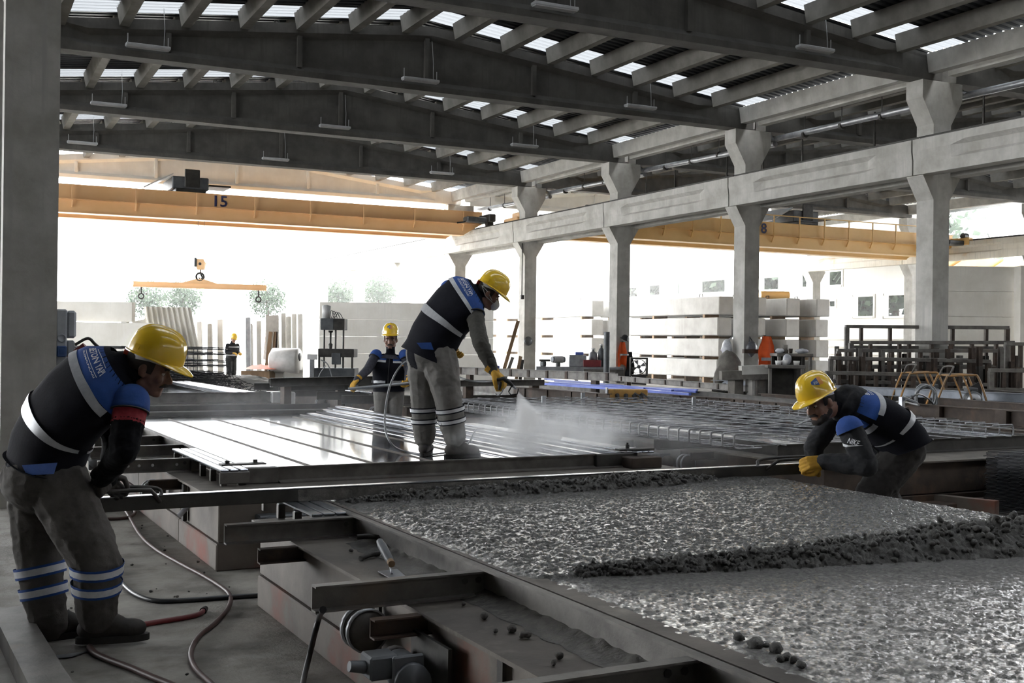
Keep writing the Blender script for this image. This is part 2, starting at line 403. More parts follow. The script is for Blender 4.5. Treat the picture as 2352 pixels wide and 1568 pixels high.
def sheet(name, m, x0, z0, x1, z1, ya, yb, pitch=.2):
    n = max(1, round((yb-ya)/pitch)); p = (yb-ya)/n; b = MB(); ys = []
    for i in range(n): ys += [(ya+i*p,0),(ya+(i+.45)*p,0),(ya+(i+.55)*p,.045),(ya+(i+.9)*p,.045)]
    ys.append((yb,0)); N = len(ys)
    b.add([(x0,y,z0+h) for y, h in ys]+[(x1,y,z1+h) for y, h in ys], [(i,i+1,N+i+1,N+i) for i in range(N-1)])
    return b.build(name, m, ceiling)
SL = (ZA-ZE)/((XM-XL)/2)
OFF = .30                                                     # purlin depth above the beam top edge
pm = MB(); pm.add([(-.09,0,-.17),(.09,0,-.17),(.15,0,.17),(-.15,0,.17),(-.09,5.7,-.17),(.09,5.7,-.17),(.15,5.7,.17),(-.15,5.7,.17)],
                  [(0,1,2,3),(7,6,5,4),(0,4,5,1),(1,5,6,2),(2,6,7,3),(3,7,4,0)])
pur0 = None
for bx0, bx1, nb in ((XL, XM, 1), (XM+.2, XR+.3, 2)):
    xm = (bx0+bx1)/2
    for k in range(len(YALL)-1):
        ya, yb = YALL[k], YALL[k+1]
        if yb < 4 or (nb == 2 and yb < 9): continue
        last = k == len(YALL)-2
        for sgn in (-1, 1):
            for j in range(8):
                dx = .62+1.165*j
                if dx > (bx1-bx0)/2-.3: continue
                x = xm+sgn*dx; z = ZA-SL*dx+.02
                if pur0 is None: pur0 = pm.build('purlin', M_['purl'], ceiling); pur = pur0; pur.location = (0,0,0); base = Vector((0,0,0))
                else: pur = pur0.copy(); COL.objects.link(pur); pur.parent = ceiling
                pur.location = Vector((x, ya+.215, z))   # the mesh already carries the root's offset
                if nb == 1 and j == 0 and sgn == -1 and False: pass
            xe = xm+sgn*((bx1-bx0)/2)
            sk = .85
            if yb < 18:
                sheet('roof_sheet', M_['roof'], xm, ZA+.19, xe, ZE+.17, ya, ya+1.2); sheet('roof_sheet', M_['roof'], xm, ZA+.19, xe, ZE+.17, ya+2.4, yb-sk)
            else: sheet('roof_sheet', M_['roof'], xm, ZA+.19, xe, ZE+.17, ya, yb-sk)
            sheet('skylight_strip', M_['sky'], xm, ZA+.195, xe, ZE+.175, yb-sk, yb)
            if yb < 18: sheet('skylight_strip', M_['sky2'], xm, ZA+.17, xe, ZE+.15, ya+1.2, ya+2.4)
pts = []
b = MB()
for k in range(len(YALL)-1):                                 # edge (gutter) beams between the column heads
    ya, yb = YALL[k]+.22, YALL[k+1]-.22
    if yb < 4: continue
    for x, s in ((XM-.28, -1), (XM+.28, 1), (XL+.3, 1), (XR-.0, -1)):
        e = MB(); e.extr([(-.12,-.18),(.1,-.18),(.12,.2),(-.18,.2)], (x,ya,7.3), (x,yb,7.3)); e.build('edge_beam', M_['conc'], ceiling)
# left bay roof and walls added out of view, sized to hold light off the hall
b = MB(); b.box(-18, XL, -16, 42, 8.2, 8.35); b.build('roof_sheet', M_['roof'], ceiling)
b = MB(); b.box(XR+.3, 44, -16, 42, 8.2, 8.35); b.build('roof_sheet', M_['roof'], ceiling)
b = MB(); b.box(XL, XR+.3, -16, 0, 8.7, 8.85); b.build('roof_sheet', M_['roof'], ceiling)
b = MB(); b.box(-18.3, 44, -16.3, -16, 0, 8.4); b.build('wall_back_shade', M_['conc'], kind='structure', label='unseen concrete end wall added behind the camera to dim the hall', cat='wall')
b = MB(); b.box(44, 44.3, -16, 20, 0, 8.4); b.build('wall_right_shade', M_['conc'], kind='structure', label='unseen concrete wall added on the right to hold back side light', cat='wall')

b = MB(); b.box(-18.3, -18, -16, 13, 0, 8.2); b.build('wall_left_shade', M_['conc'], kind='structure', label='unseen concrete wall added beside the camera to hold back light from the left', cat='wall')
# --- crane runway beams on the corbels
def runway(x, side, ya, yb, label, m):
    b = MB()
    prof = [(-.17,-.36),(.17,-.36),(.17,-.12),(.1,-.06),(.1,.12),(.2,.2),(.2,.36),(-.2,.36),(-.2,.2),(-.1,.12),(-.1,-.06),(-.17,-.12)]
    solid = [(-.17,-.36),(.17,-.36),(.17,-.12),(.17,-.06),(.2,.12),(.2,.2),(.2,.36),(-.2,.36),(-.2,.2),(-.2,.12),(-.17,-.06),(-.17,-.12)]
    st = [(ya+.02,solid),(ya+1.0,solid),(ya+1.35,prof),(yb-1.35,prof),(yb-1.0,solid),(yb-.02,solid)]
    vs = []; fs = []
    for y, pr in st: vs += [(x+a, y, 5.4+c) for a, c in pr]
    for k in range(5): fs += [(k*12+i, k*12+(i+1) % 12, (k+1)*12+(i+1) % 12, (k+1)*12+i) for i in range(12)]
    fs += [tuple(range(12)), tuple(range(60,72))[::-1]]
    b.add(vs, fs)
    o = b.build('runway_beam', m, label=label, cat='beam', group='crane runway beams', kind='structure')
    r = MB(); r.ibeam((x, ya+.02, 5.8), (x, yb-.02, 5.8), .08, .07); r.build('crane_rail', M_['dark'], o); return o
for i in range(-1, 4):
    ya = YN[0]+6.13*i; n_ = ['beside the camera', 'nearest in view', 'second', 'third', 'farthest'][i+1]
    runway(XM-.41, -1, ya, ya+6.13, f'concrete crane runway beam on the left corbels of the middle row, {n_}', M_['conc'])
    runway(XM+.41, 1, ya, ya+6.13, f'concrete crane runway beam on the right corbels of the middle row, {n_}', M_['conc'])
    runway(XR+.35-.41, -1, ya, ya+6.13, f'rust stained crane runway beam of the far right row, {n_}', M_['rustrun'])
runway(XM-.41, -1, YN[4], YN[4]+6.13, 'concrete crane runway beam running out past the end of the roof', M_['conclt'])
put_column(XM, YN[4]+6.13, 'pale concrete column standing in the open past the end of the roof')
# --- hanging lamps under the beams
def lamp():
    t = thing('ceiling_lamp', '', 'lamp')
    b = MB(); b.bbox(-.42,.42,-.09,.09,-.03,.03,.012); b.build('housing', M_['lamp'], t)
    b = MB(); b.box(-.4,.4,-.07,.07,-.045,-.03); b.build('diffuser', M_['white'], t)
    for x in (-.38,.38): b = MB(); b.cyl((x,0,.0),(x,0,.22),.008,n=6); b.build('hanger', M_['lamp'], t)
    b = MB(); b.tube([(.3,0,.03),(.32,.05,.4),(.3,.1,.9)], .006, 5); b.build('supply_wire', M_['lamp'], t)
    return t
l0 = lamp(); first = True
for i, y in enumerate(YN[:4]):
    for j, x in enumerate((3.4, 9.1, 14.75)):
        if i == 0 and j == 0: continue
        o = l0 if first else dup(l0); first = False
        o.location = (x, y-.32, 7.2); o['group'] = 'lamps along the roof beams'
        o['label'] = f"slim grey lamp hanging {['left of', 'near', 'right of'][j]} mid span on the {near_word[i]} roof beam"
# --- downpipe gutter along the middle row and the small brackets
t = thing('rainwater_pipe', 'grey pipe slung below the edge beam of the middle column row', 'pipe', (19.0, 17, 6.8))
for i in range(4):
    ya = YN[i]; b = MB(); b.cyl((19.0, ya-.1 if i else 6, 6.72), (19.0, ya+6.13-.1, 6.85), .075, n=10)
    b.build('pipe_length', M_['galv'], t)
    b = MB(); b.tube(smooth_path([(18.78,ya-.05,7.0),(18.82,ya-.05,6.92),(18.92,ya-.05,6.86),(19.0,ya-.1,6.82)],4), .07, 8); b.build('pipe_elbow', M_['galv'], t)
    for k in range(4):
        b = MB(); yy = ya+1+1.3*k; b.cyl((19.0,yy,6.8),(19.0,yy,7.4),.012,n=5); b.cyl((19.0,yy-.04,6.79),(19.0,yy+.04,6.79),.09,n=10); b.build('pipe_clip', M_['dark'], t)
for i in range(3):
    for k in range(3):
        x = 21.0; y = YN[i]+1.2+1.7*k
        b = MB(); b.beam((x,y,7.0),(x,y,6.55),.04,.04,(0,1,0)); b.beam((x,y,6.56),(x+.35,y,6.56),.03,.04); b.beam((x,y,6.95),(x,y+.0,7.5),.03,.03,(0,1,0))
        b.build('cable_bracket', M_['dark'], ceiling)
# ================================================================ casting tables (frame p = across, q = away along the tables)
def part(name, m, root, fn, **kw):
    b = MB(TM); fn(b); return b.build(name, m, root, **kw)
def base_blocks(root, p0, p1, q0, q1, seam=.18, top=.485, m1='base', m2='baseu', over=.03, joints=()):
    """two-tier base with a recessed seam and a deck plate with a small overhang"""
    cuts = [q0]+list(joints)+[q1]
    for a, c in zip(cuts[:-1], cuts[1:]):
        part('base_lower', M_[m1], root, lambda b: b.bbox(p0, p1, a+.004, c-.004, 0, seam-.004, .008))
        part('base_upper', M_[m2], root, lambda b: b.bbox(p0+.012, p1-.012, a+.004, c-.004, seam+.004, top-.02, .006))
    part('deck_plate', M_['plate'], root, lambda b: b.box(p0-over, p1+over, q0-over, q1+over, top-.015, top))
def support_arm(root, p0, p1, q, z0=.49, h=.1, m='steel', up=1):
    """C channel lying across the deck that props the side form, with an end plate and bolts"""
    o = part('support_arm', M_[m], root, lambda b: b.chan((p0,q,z0+h/2),(p1,q,z0+h/2), h, .05*up, .008))
    for dp_ in (.05,.11): part('bolt', M_['dark'], o, lambda b: b.cyl((p1-dp_,q-.012,z0+.06),(p1-dp_,q+.02,z0+.06),.014,n=6))
    return o
def pocket(root, p, q, w=.24, m='brown'):
    """short channel stub under the deck edge"""
    return part('pocket_bracket', M_[m], root, lambda b: b.chan((p,q,.44),(p+w,q,.44), .075, .05, .007))
def rollers(root, p, q, z=.33, r=.085):
    for k in (0, .07):
        o = part('roller_guard', M_['steel'], root, lambda b: b.lathe([(0,-.006),(r,-.006),(r,.006),(0,.006)], (p,q+k,z), (0,1,0), 20))
        part('rim', M_['galv'], o, lambda b: b.lathe([(r-.002,-.01),(r+.006,-.01),(r+.006,.01),(r-.002,.01)], (p,q+k,z), (0,1,0), 20))
def vibrator(root, p, q, z=.3, rust=False):
    o = part('vibrator_motor', M_['machine' if not rust else 'brown'], root, lambda b: b.lathe([(0,0),(.04,0),(.062,.012),(.066,.03),(.066,.15),(.05,.16),(.05,.2),(.066,.21),(.066,.25),(0,.255)], (p,q-.0,z), (-.15,-1,0), 18))
    part('end_cap', M_['dark'], o, lambda b: b.lathe([(0,0),(.055,0),(.06,-.01),(.06,-.05),(.035,-.07),(0,-.072)], (p+.0,q+.0,z), (-.15,-1,0), 16))
    part('terminal_box', M_['machine'], o, lambda b: (b.bbox(p-.17,p-.06,q-.17,q-.06,z+.0,z+.085,.008), b.bbox(p-.1,p+.02,q-.21,q-.19,z-.09,z+.09,.006)))
    part('cable_gland', M_['machine'], o, lambda b: b.cyl((p-.17,q-.115,z+.04),(p-.23,q-.115,z+.05),.024,.02,8))
    part('mounting_plate', M_['dark'], o, lambda b: b.box(p+.07,p+.085,q-.3,q+.04,z-.22,z+.12))
    return o
def side_form(root, p, q0, q1, z0, z1, sgn=-1, m='steel', name='side_form'):
    """steel side shutter: a web with a flange turned outward at foot and top"""
    return part(name, M_[m], root, lambda b: b.extr([(0,0),(.05,0),(.05,.008),(.01,.008),(.01,z1-z0-.01),(.035,z1-z0-.01),(.035,z1-z0),(0,z1-z0)] if sgn < 0 else
                [(0,0),(-.05,0),(-.05,.008),(-.01,.008),(-.01,z1-z0-.01),(-.035,z1-z0-.01),(-.035,z1-z0),(0,z1-z0)], (p,q1,z0), (p,q0,z0)))
def cross_form(root, p0, p1, q, z0, z1, sgn=1, m='steel', name='end_form'):
    return part(name, M_[m], root, lambda b: b.extr([(0,0),(.07,0),(.07,.01),(.012,.02),(.01,z1-z0-.012),(.03,z1-z0-.01),(.03,z1-z0),(0,z1-z0)] if sgn > 0 else
                [(0,0),(-.07,0),(-.07,.01),(-.012,.02),(-.01,z1-z0-.012),(-.03,z1-z0-.01),(-.03,z1-z0),(0,z1-z0)], (p0,q,z0), (p1,q,z0)))
def rail_ladder(root, p, q0, q1, z=.585):
    """three bright bars on short posts beside the side form"""
    for k in range(3): part('guide_bar', M_['rail'], root, lambda b: b.bbox(p+.068*k,p+.068*k+.058,q0,q1,z,z+.016,.004))
    n = max(2, int((q1-q0)/.3))
    for i in range(n+1):
        q = q0+.04+(q1-q0-.08)*i/n
        part('bar_post', M_['galv'], root, lambda b: b.chan((p+.01,q,z-.01),(p+.2,q,z-.01), .02, .03, .005))
        part('bar_post', M_['steel'], root, lambda b: b.box(p+.01,p+.05,q-.02,q+.02,.485,z-.02))
    part('end_plate', M_['steel'], root, lambda b: b.bbox(p-.01,p+.2,q0-.02,q0,z-.08,z+.0,.004))

# ---- table 1: the near one, filled with fresh concrete
t1 = thing('casting_table', 'near steel casting table filled with fresh wet concrete', 'table', T(3.6, 2.5), PHI, 'steel casting tables')
base_blocks(t1, 1.72, 5.6, -1.6, 6.36, joints=(2.55,))
part('edge_post', M_['dark'], t1, lambda b: b.box(1.705,1.72,3.3,3.34,.1,.47))
part('edge_post', M_['dark'], t1, lambda b: b.box(1.705,1.72,4.42,4.45,.2,.47))
side_form(t1, 2.05, -1.4, 6.3, .485, .6, -1)
side_form(t1, 5.2, -1.4, 6.3, .485, .6, 1)
cross_form(t1, 2.06, 5.2, 6.32, .485, .6, -1)
support_arm(t1, 1.36, 2.1, 5.66); support_arm(t1, 1.32, 2.06, 4.12); support_arm(t1, 1.3, 2.05, 2.72)
for q in (5.55, 3.98, 2.62): pocket(t1, 1.5, q)
rollers(t1, 1.63, 4.35); vibrator(t1, 1.6, 3.95)
rail_ladder(t1, 1.83, 5.72, 6.75)
part('slurry_spill', M_['slurry'], t1, lambda b: b.grid(lambda u, v: (1.92+.12*v+(.05*noise.noise((u*14,0,3))+.03*noise.noise((u*50,0,5)))*(1-v), .5+4.95*u, .4865+.02*v**2+.012*v*max(0,.5+noise.noise((u*70,v*4,1)))), 260, 9), kind='stuff')
part('groove_strip', M_['plate'], t1, lambda b: b.box(2.075,2.17,-1.4,6.3,.588,.594))
part('bar_hook', M_['dark'], t1, lambda b: b.tube(smooth_path([T(0,0,0)*0+Vector((1.95,5.36,.53)),Vector((2.0,5.33,.535)),Vector((2.04,5.3,.53))],3), .014, 6))
# the concrete itself: displaced surface, rough where fresh, wetter and smoother near the camera
def ridge_q(p): return 3.86-.2*(p-2.2)+.03*sin(p*5)
def conc_z(p, q):
    d = q-ridge_q(p)
    n1 = noise.noise((p*26, q*30, 1.3)); n2 = noise.noise((p*60, q*66, 7.1)); n3 = noise.noise((p*7, q*8, 3.7))
    rough = 1 if d > 0 else .5
    z = .594+(.009*n1+.007*n2+.004*n3)*rough
    edge = min(1, max(0, (p-2.06)/.12)); z = .588+(z-.588)*edge
    if d > 0: z += .012*edge
    return z
c1 = MB(TM); NU, NV = 300, 620
c1.grid(lambda u, v: (2.06+3.13*u, -.9+7.2*v, conc_z(2.06+3.13*u, -.9+7.2*v)), NU, NV)
for fi, f_ in enumerate(c1.f):
    v_ = c1.v[f_[0]]; c1.m[fi] = 0 if v_.y+.03*noise.noise((v_.x*9,v_.y*9,2)) > ridge_q(v_.x) else 1
slab = c1.build('concrete_slab', [M_['wet'], M_['wets']], kind='stuff', label='wet grey fresh concrete filling the near casting table', cat='concrete')
# --- lumpy ridges of unlevelled concrete
def lump_heap(name, label, path, n, seed):
    rnd = random.Random(seed); b = MB(TM)
    # a rough core strip with a foot that meets the slab
    m = len(path)
    def core(u, v):
        i = u*(m-1); k = min(int(i), m-2); t = i-k
        p, q, wd, ht = [path[k][j]*(1-t)+path[k+1][j]*t for j in range(4)]
        s = sin(pi*v); qq = q+wd*(v-.0)
        return (p+.0, qq+.03*noise.noise((p*12,v*6,seed)), .59+ht*s**.8*(.75+.35*noise.noise((p*14,v*9,seed)))+.03*s*abs(noise.noise((p*45,v*22,seed+2)))+.02*s*abs(noise.noise((p*28,v*14,seed+4)))+.016*noise.noise((p*90,v*50,seed)))
    b.grid(core, 420, 34)
    for _ in range(n):
        u = rnd.random(); v = rnd.random()**.8; c = Vector(core(u, v)); i = u*(m-1); k = min(int(i), m-2)
        r = rnd.uniform(.008,.024)*min(1.2, .55+path[k][3]*5)
        o = len(b.v); a = [Vector((rnd.gauss(0,1),rnd.gauss(0,1),rnd.gauss(0,1))).normalized() for _ in range(3)]
        b.ell(c+Vector((0,0,r*.3)), a[0]*r, a[0].orthogonal().normalized()*r*rnd.uniform(.6,1), a[0].cross(a[0].orthogonal()).normalized()*r*rnd.uniform(.5,.9), 7, 5)
        for j in range(o, len(b.v)): b.v[j] = b.v[j]+(b.v[j]-c)*.35*noise.noise(b.v[j]*70)
    return b.build(name, M_['wetr'], kind='stuff', label=label, cat='concrete')
lump_heap('concrete_heap', 'lumpy dark ridge of fresh concrete across the near table towards the mesh stack', [(2.3,3.8,.08,.015),(2.6,3.72,.16,.035),(3.1,3.62,.24,.045),(3.6,3.52,.36,.065),(4.2,3.4,.52,.1),(4.8,3.3,.62,.12),(5.2,3.25,.6,.11)], 1500, 3)
lump_heap('concrete_heap', 'lumpy row of fresh concrete pushed along by the screed bar', [(2.15,5.98,.12,.01),(2.4,5.96,.22,.04),(3.0,5.93,.26,.06),(3.7,5.92,.28,.07),(4.2,5.95,.28,.085),(4.45,6.02,.2,.05),(4.75,6.06,.12,.012)], 1100, 8)
rnd = random.Random(5)
for i, (x, y, r) in enumerate(((1697,1462,.02),(1735,1478,.028),(1783,1488,.022),(1791,1512,.014),(1805,1508,.018),(1822,1516,.016),(1840,1526,.016),(1760,1482,.012))):
    c = P(x, y, .605); b = MB(); b.ell(c, (r,0,0), (0,r*.8,0), (0,0,r*.7), 9, 6)
    b.v = [v+(v-c)*.5*noise.noise(v*60) for v in b.v]
    b.build('concrete_lump', M_['wetr'], at=c-Vector((0,0,r*.5)), label=f'small concrete lump loose on the wet slab, {["first","second","fourth","fifth","sixth","seventh","eighth","third"][i]} of the row from the far end', cat='lump', group='loose lumps on the wet slab')
# --- screed bar held by two workers
SQ = 6.22
sc = thing('screed_bar', 'long dark steel screed bar dragged across the wet concrete by two workers', 'tool', T(3.2, SQ, .6), PHI)
part('bar', M_['dark'], sc, lambda b: b.bbox(.75,5.72,SQ-.022,SQ+.03,.6,.672,.004))
part('top_flange', M_['rail'], sc, lambda b: b.box(.75,5.72,SQ-.024,SQ+.032,.672,.677))
part('cement_crust', M_['slurry'], sc, lambda b: b.grid(lambda u, v: (1.9+2.9*u, SQ-.024-.012*abs(noise.noise((u*70,v*3,2)))*min(1,8*u,8*(1-u)), .602+.066*v), 160, 5), kind='stuff')
def handle(b, p0, p1, s):
    b.tube(smooth_path([(p0,SQ-.02,.64),(p0+.05*s,SQ-.07,.7),(p0+.1*s,SQ-.09,.715),(p1-.04*s,SQ-.09,.715),(p1,SQ-.05,.715),(p1,SQ+.02,.715),(p1-.05*s,SQ+.06,.715),(p0+.15*s,SQ+.06,.715),(p0,SQ+.06,.7),(p0-.02*s,SQ+.03,.66)],4), .011, 8)
part('handle', M_['dark'], sc, lambda b: handle(b, 1.15, .72, -1)); part('handle', M_['dark'], sc, lambda b: handle(b, 5.25, 5.72, 1))
# --- trowel and bar on the deck
tr = thing('trowel', 'brick trowel with grey handle lying on the deck of the near table', 'trowel', P(905,1318,.487))
b = MB(); A_ = P(868,1313,.492); B_ = P(912,1308,.492); C_ = P(940,1332,.492); E_ = P(905,1334,.492)
b.add([A_,B_,C_,E_]+[v+Vector((0,0,.004)) for v in (A_,B_,C_,E_)], [(3,2,1,0),(4,5,6,7),(0,1,5,4),(1,2,6,5),(2,3,7,6),(3,0,4,7)]); b.build('blade', M_['galv'], tr)
b = MB(); h0 = P(897,1290,.55); h1 = P(872,1243,.60); b.tube([P(900,1318,.497), P(897,1300,.52), h0], .006, 6); b.build('shank', M_['galv'], tr)
b = MB(); b.tube([h0, h0.lerp(h1,.12), h0.lerp(h1,.4), h0.lerp(h1,.75), h1], .018, 10, rs=[.014,.019,.02,.021,.015]); hd = b.build('grip', M_['machine'], tr)
b = MB(); b.cyl(h0.lerp(h1,-.1), h0.lerp(h1,.02), .016, n=10); b.build('ferrule', M_['wood'], hd)
b = MB(); d0 = P(828,1282,.497); d1 = P(870,1270,.5); b.tube(smooth_path([d0,d0.lerp(d1,.5)+Vector((0,0,.004)),d1],5), .012, 7); b.build('mortar_crumb', M_['wetr'], at=d0, label='dried strip of mortar lying on the deck beside the trowel', cat='mortar')
for i, (x, y, r) in enumerate(((807,1263,.012),(1113,1413,.016),(1175,1443,.018),(1199,1458,.013),(1210,1457,.016),(1283,1505,.015),(1271,1521,.012),(1065,1386,.01),(1137,1448,.01))):
    c = P(x, y, .49+r*.6); b = MB(); b.ell(c, (r,0,0), (0,r,0), (0,0,r*.8), 8, 6); b.v = [v+(v-c)*.4*noise.noise(v*80) for v in b.v]
    b.build('pebble', M_['rough'], at=c-Vector((0,0,r*.6)), label=f'small grey pebble on the near deck plate, {["farthest, by the trowel","first behind the second arm","larger one mid deck","left of a touching pair","right of a touching pair","large one near the picture edge","nearest to the picture edge","tiny one by the edge of the deck","tiny one mid deck"][i]}', cat='pebble', group='pebbles on the near deck plate')

# ---- table 2: oiled empty bed where the sprayer stands
t2 = thing('casting_table', 'empty casting table with shiny oiled steel bed under the sprayer', 'table', T(3.7, 11.5), PHI, 'steel casting tables')
base_blocks(t2, 1.73, 5.6, 7.4, 15.7, joints=(8.6, 10.4))
part('bed_plate', M_['bed'], t2, lambda b: b.box(2.1,4.62,8.07,15.05,.487,.5))
for p in (2.8, 3.34, 3.86, 4.4):
    part('batten', M_['plate'], t2, lambda b: b.extr([(-.018,0),(.018,0),(.01,.008),(-.01,.008)], (p,8.08,.5), (p,14.6,.5)))
side_form(t2, 2.08, 8.05, 15.6, .485, .6, -1)
cross_form(t2, 2.3, 5.36, 8.0, .485, .6, 1); cross_form(t2, 2.3, 5.2, 15.5, .485, .62, -1, 'dark')
part('end_form', M_['dark'], t2, lambda b: b.bbox(2.2,5.1,15.1,15.3,.5,.56,.01))
part('corner_block', M_['steel'], t2, lambda b: (b.bbox(2.06,2.3,7.97,8.05,.485,.6,.006)))
part('corner_block', M_['dark'], t2, lambda b: (b.bbox(2.0,2.06,7.93,8.02,.485,.58,.006)))
part('corner_block', M_['dark'], t2, lambda b: (b.bbox(4.95,5.36,7.95,8.0,.485,.6,.006)))
part('corner_block', M_['brown'], t2, lambda b: (b.bbox(5.2,5.5,7.8,8.1,.485,.575,.006)))
for i, (p, z) in enumerate(((4.64,.502),(4.76,.515),(4.9,.53),(5.02,.55),(5.14,.57),(5.26,.585))):   # stepped profile rails of the right edge
    part('profile_rail', M_['rail' if i % 2 else 'bed'], t2, lambda b: b.extr([(-.055,-.02),(.05,-.02),(.05,.006),(.03,.012),(-.045,.012),(-.055,.0)], (p,8.06,z), (p,15.3,z)))
for k in range(3): part('guide_bar', M_['rail'], t2, lambda b: b.bbox(5.32+.06*k,5.37+.06*k,7.9,11.4,.6,.615,.004))
part('clamp_plate', M_['dark'], t2, lambda b: b.bbox(5.2,5.55,7.98,8.06,.616,.63,.003))
part('clamp_bolt', M_['dark'], t2, lambda b: (b.cyl((5.3,8.02,.63),(5.3,8.02,.665),.018,n=6), b.cyl((5.3,8.02,.665),(5.3,8.02,.68),.01,n=6)))
part('clamp_plate', M_['dark'], t2, lambda b: b.bbox(1.9,2.22,8.0,8.1,.616,.628,.003))
for p in (1.95, 2.15): part('clamp_bolt', M_['dark'], t2, lambda b: b.cyl((p,8.05,.628),(p,8.05,.65),.018,n=6))
rail_ladder(t2, 1.87, 7.9, 9.6)
support_arm(t2, 1.2, 1.95, 8.95); a_ = support_arm(t2, 1.3, 2.08, 10.1); support_arm(t2, 1.3, 2.1, 11.1); support_arm(t2, 1.4, 2.1, 12.2)
for p in (1.42,1.5,1.6,1.78,1.9): part('bolt_hole', M_['white'], a_ if p < 0 else kids(t2)[-1] if False else t2, lambda b: b.lathe([(0,0),(.012,0),(.012,.003),(0,.003)], (p,8.944,.54), (0,-1,0), 8))
part('paper_scrap', M_['paper'], t2, lambda b: b.box(1.75,1.95,11.3,11.5,.5,.503)) if False else None
pocket(t2, 1.5, 8.55, .3); pocket(t2, 1.5, 9.9); rollers(t2, 1.62, 9.0); vibrator(t2, 1.6, 12.0)
part('drain_bar', M_['rebar'], t2, lambda b: b.tube([(1.66,7.75,.43),(1.55,7.7,.33)], .018, 8))
part('end_motor', M_['machine'], t2, lambda b: (b.bbox(1.98,2.3,7.3,7.42,.26,.36,.01), b.lathe([(.03,0),(.05,.0),(.05,.02),(.03,.02)], (2.06,7.3,.31), (0,-1,0), 12)))
part('slot_frame', M_['dark'], t2, lambda b: b.bbox(1.70,1.73,8.3,8.36,.2,.46,.004))
b = MB(); c = P(322,1018,.505); b.box(c.x-.09,c.x+.09,c.y-.12,c.y+.12,c.z-.004,c.z+.0); b.build('paper_sheet', M_['paper'], at=c-Vector((0,0,.004)), label='white paper scrap on the left arms of the oiled table', cat='paper')

# ---- table 3: right row, holds the reinforcement cage
t3 = thing('casting_table', 'casting table of the right row carrying the reinforcement cage', 'table', T(8.3, 11.5), PHI, 'steel casting tables')
base_blocks(t3, 6.9, 10.9, 7.4, 15.6, m1='brown', m2='brown', joints=(9.6, 12.0), over=.05)
cross_form(t3, 6.9, 10.8, 8.0, .485, .62, 1, 'dark'); cross_form(t3, 7.0, 10.6, 15.3, .485, .62, -1, 'dark')
side_form(t3, 10.3, 8.0, 15.3, .485, .62, 1, 'dark'); side_form(t3, 7.15, 8.0, 15.3, .485, .6, -1, 'dark')
part('bed_plate', M_['bed'], t3, lambda b: b.box(7.2,10.3,8.05,15.25,.487,.495))
for k in range(3): part('guide_bar', M_['rail'], t3, lambda b: b.bbox(10.08+.07*k,10.13+.07*k,8.1,15.2,.57+.01*k,.585+.01*k,.004))
for q in (9.15, 10.6, 12.3, 14.0): support_arm(t3, 6.35, 7.12, q, m='dark')
for q in (8.9, 10.3, 13): pocket(t3, 6.6, q, .28)
rollers(t3, 6.8, 9.2); v_ = vibrator(t3, 6.72, 9.62, .33, True)
part('front_ledge', M_['brown'], t3, lambda b: b.bbox(6.9,10.9,7.2,7.4,.0,.12,.01))
rg = thing('reinforcement_cage', 'flat welded reinforcement cage with edge stirrups lying over the right table', 'cage', T(8.2, 11, .6), PHI)
# ---- bars of the cage: long bars, cross bars in two layers, U stirrups along both long edges
bm_long = MB(TM); bm_long.tube([(0,0,0),(0,7.1,0)], .0055, 6)
def rep(base, name, m, root, offs):
    o = base.build(name, m, root); base0 = o.location.copy()
    for i, v in enumerate(offs):
        c = o if i == 0 else o.copy()
        if i: COL.objects.link(c); c.parent = root
        c.location = base0+Vector(v)
    return o
offs = []
for k in range(10):
    for z in (.62, .70): offs.append((6.55+.37*k, 7.9, z))
rep(bm_long, 'long_bar', M_['rebar'], rg, offs)
b = MB(TM); b.tube([(0,0,0),(3.62,0,0)], .0048, 6)
rep(b, 'cross_bar', M_['rebar'], rg, [(6.4, 8.0+.33*k, .713) for k in range(21)]+[(6.4, 8.08+.66*k, .607) for k in range(11)])
b = MB(TM); b.tube(smooth_path([(.3,0,.1),(.05,0,.1),(0,0,.09),(-.01,0,.06),(-.01,0,.0),(0,0,-.02),(.05,0,-.03),(.3,0,-.03)],2), .0095, 6)
rep(b, 'edge_stirrup', M_['rebar'], rg, [(6.38, 7.95+.165*k, .63) for k in range(43)])
b = MB(TM); b.tube(smooth_path([(-.3,0,.1),(-.05,0,.1),(0,0,.09),(.01,0,.0),(-.05,0,-.03),(-.3,0,-.03)],2), .008, 6)
rep(b, 'edge_stirrup', M_['rebar'], rg, [(10.02, 8.0+.17*k, .63) for k in range(42)])
b = MB(TM); b.tube([(0,0,0),(.5,.1,.12)], .011, 6); rep(b, 'tie_rod', M_['rebar'], rg, [(7.9,8.9,.7),(7.2,12.5,.7)])
b = MB(TM); b.box(-.03,.03,-.01,.01,0,.18); rep(b, 'spacer_plate', M_['galv'], rg, [(7.5,13.4,.62),(8.6,14.2,.62),(9.4,12.6,.62)])
# ---- table 4: next one back in the left row
t4 = thing('casting_table', 'farther casting table with pale bed behind the bent worker on the left', 'table', T(3.2, 21), PHI, 'steel casting tables')
base_blocks(t4, 1.73, 5.2, 17.6, 25, m1='brown', m2='brown')
part('bed_plate', M_['bed'], t4, lambda b: b.box(2.0,5.0,18.6,24.8,.487,.5))
for p in (2.6,3.3,4.0): part('batten', M_['plate'], t4, lambda b: b.extr([(-.02,0),(.02,0),(.01,.01),(-.01,.01)], (p,18.6,.5), (p,24.8,.5)))
cross_form(t4, 1.9, 5.15, 18.4, .485, .66, 1); cross_form(t4, 1.9, 5.1, 24.9, .485, .66, -1, 'dark'); side_form(t4, 2.0, 18.4, 24.9, .485, .62, -1)
for p in (4.8,4.95,5.1): part('profile_rail', M_['rail'], t4, lambda b: b.bbox(p-.05,p+.05,18.5,24.9,.55,.62,.01))
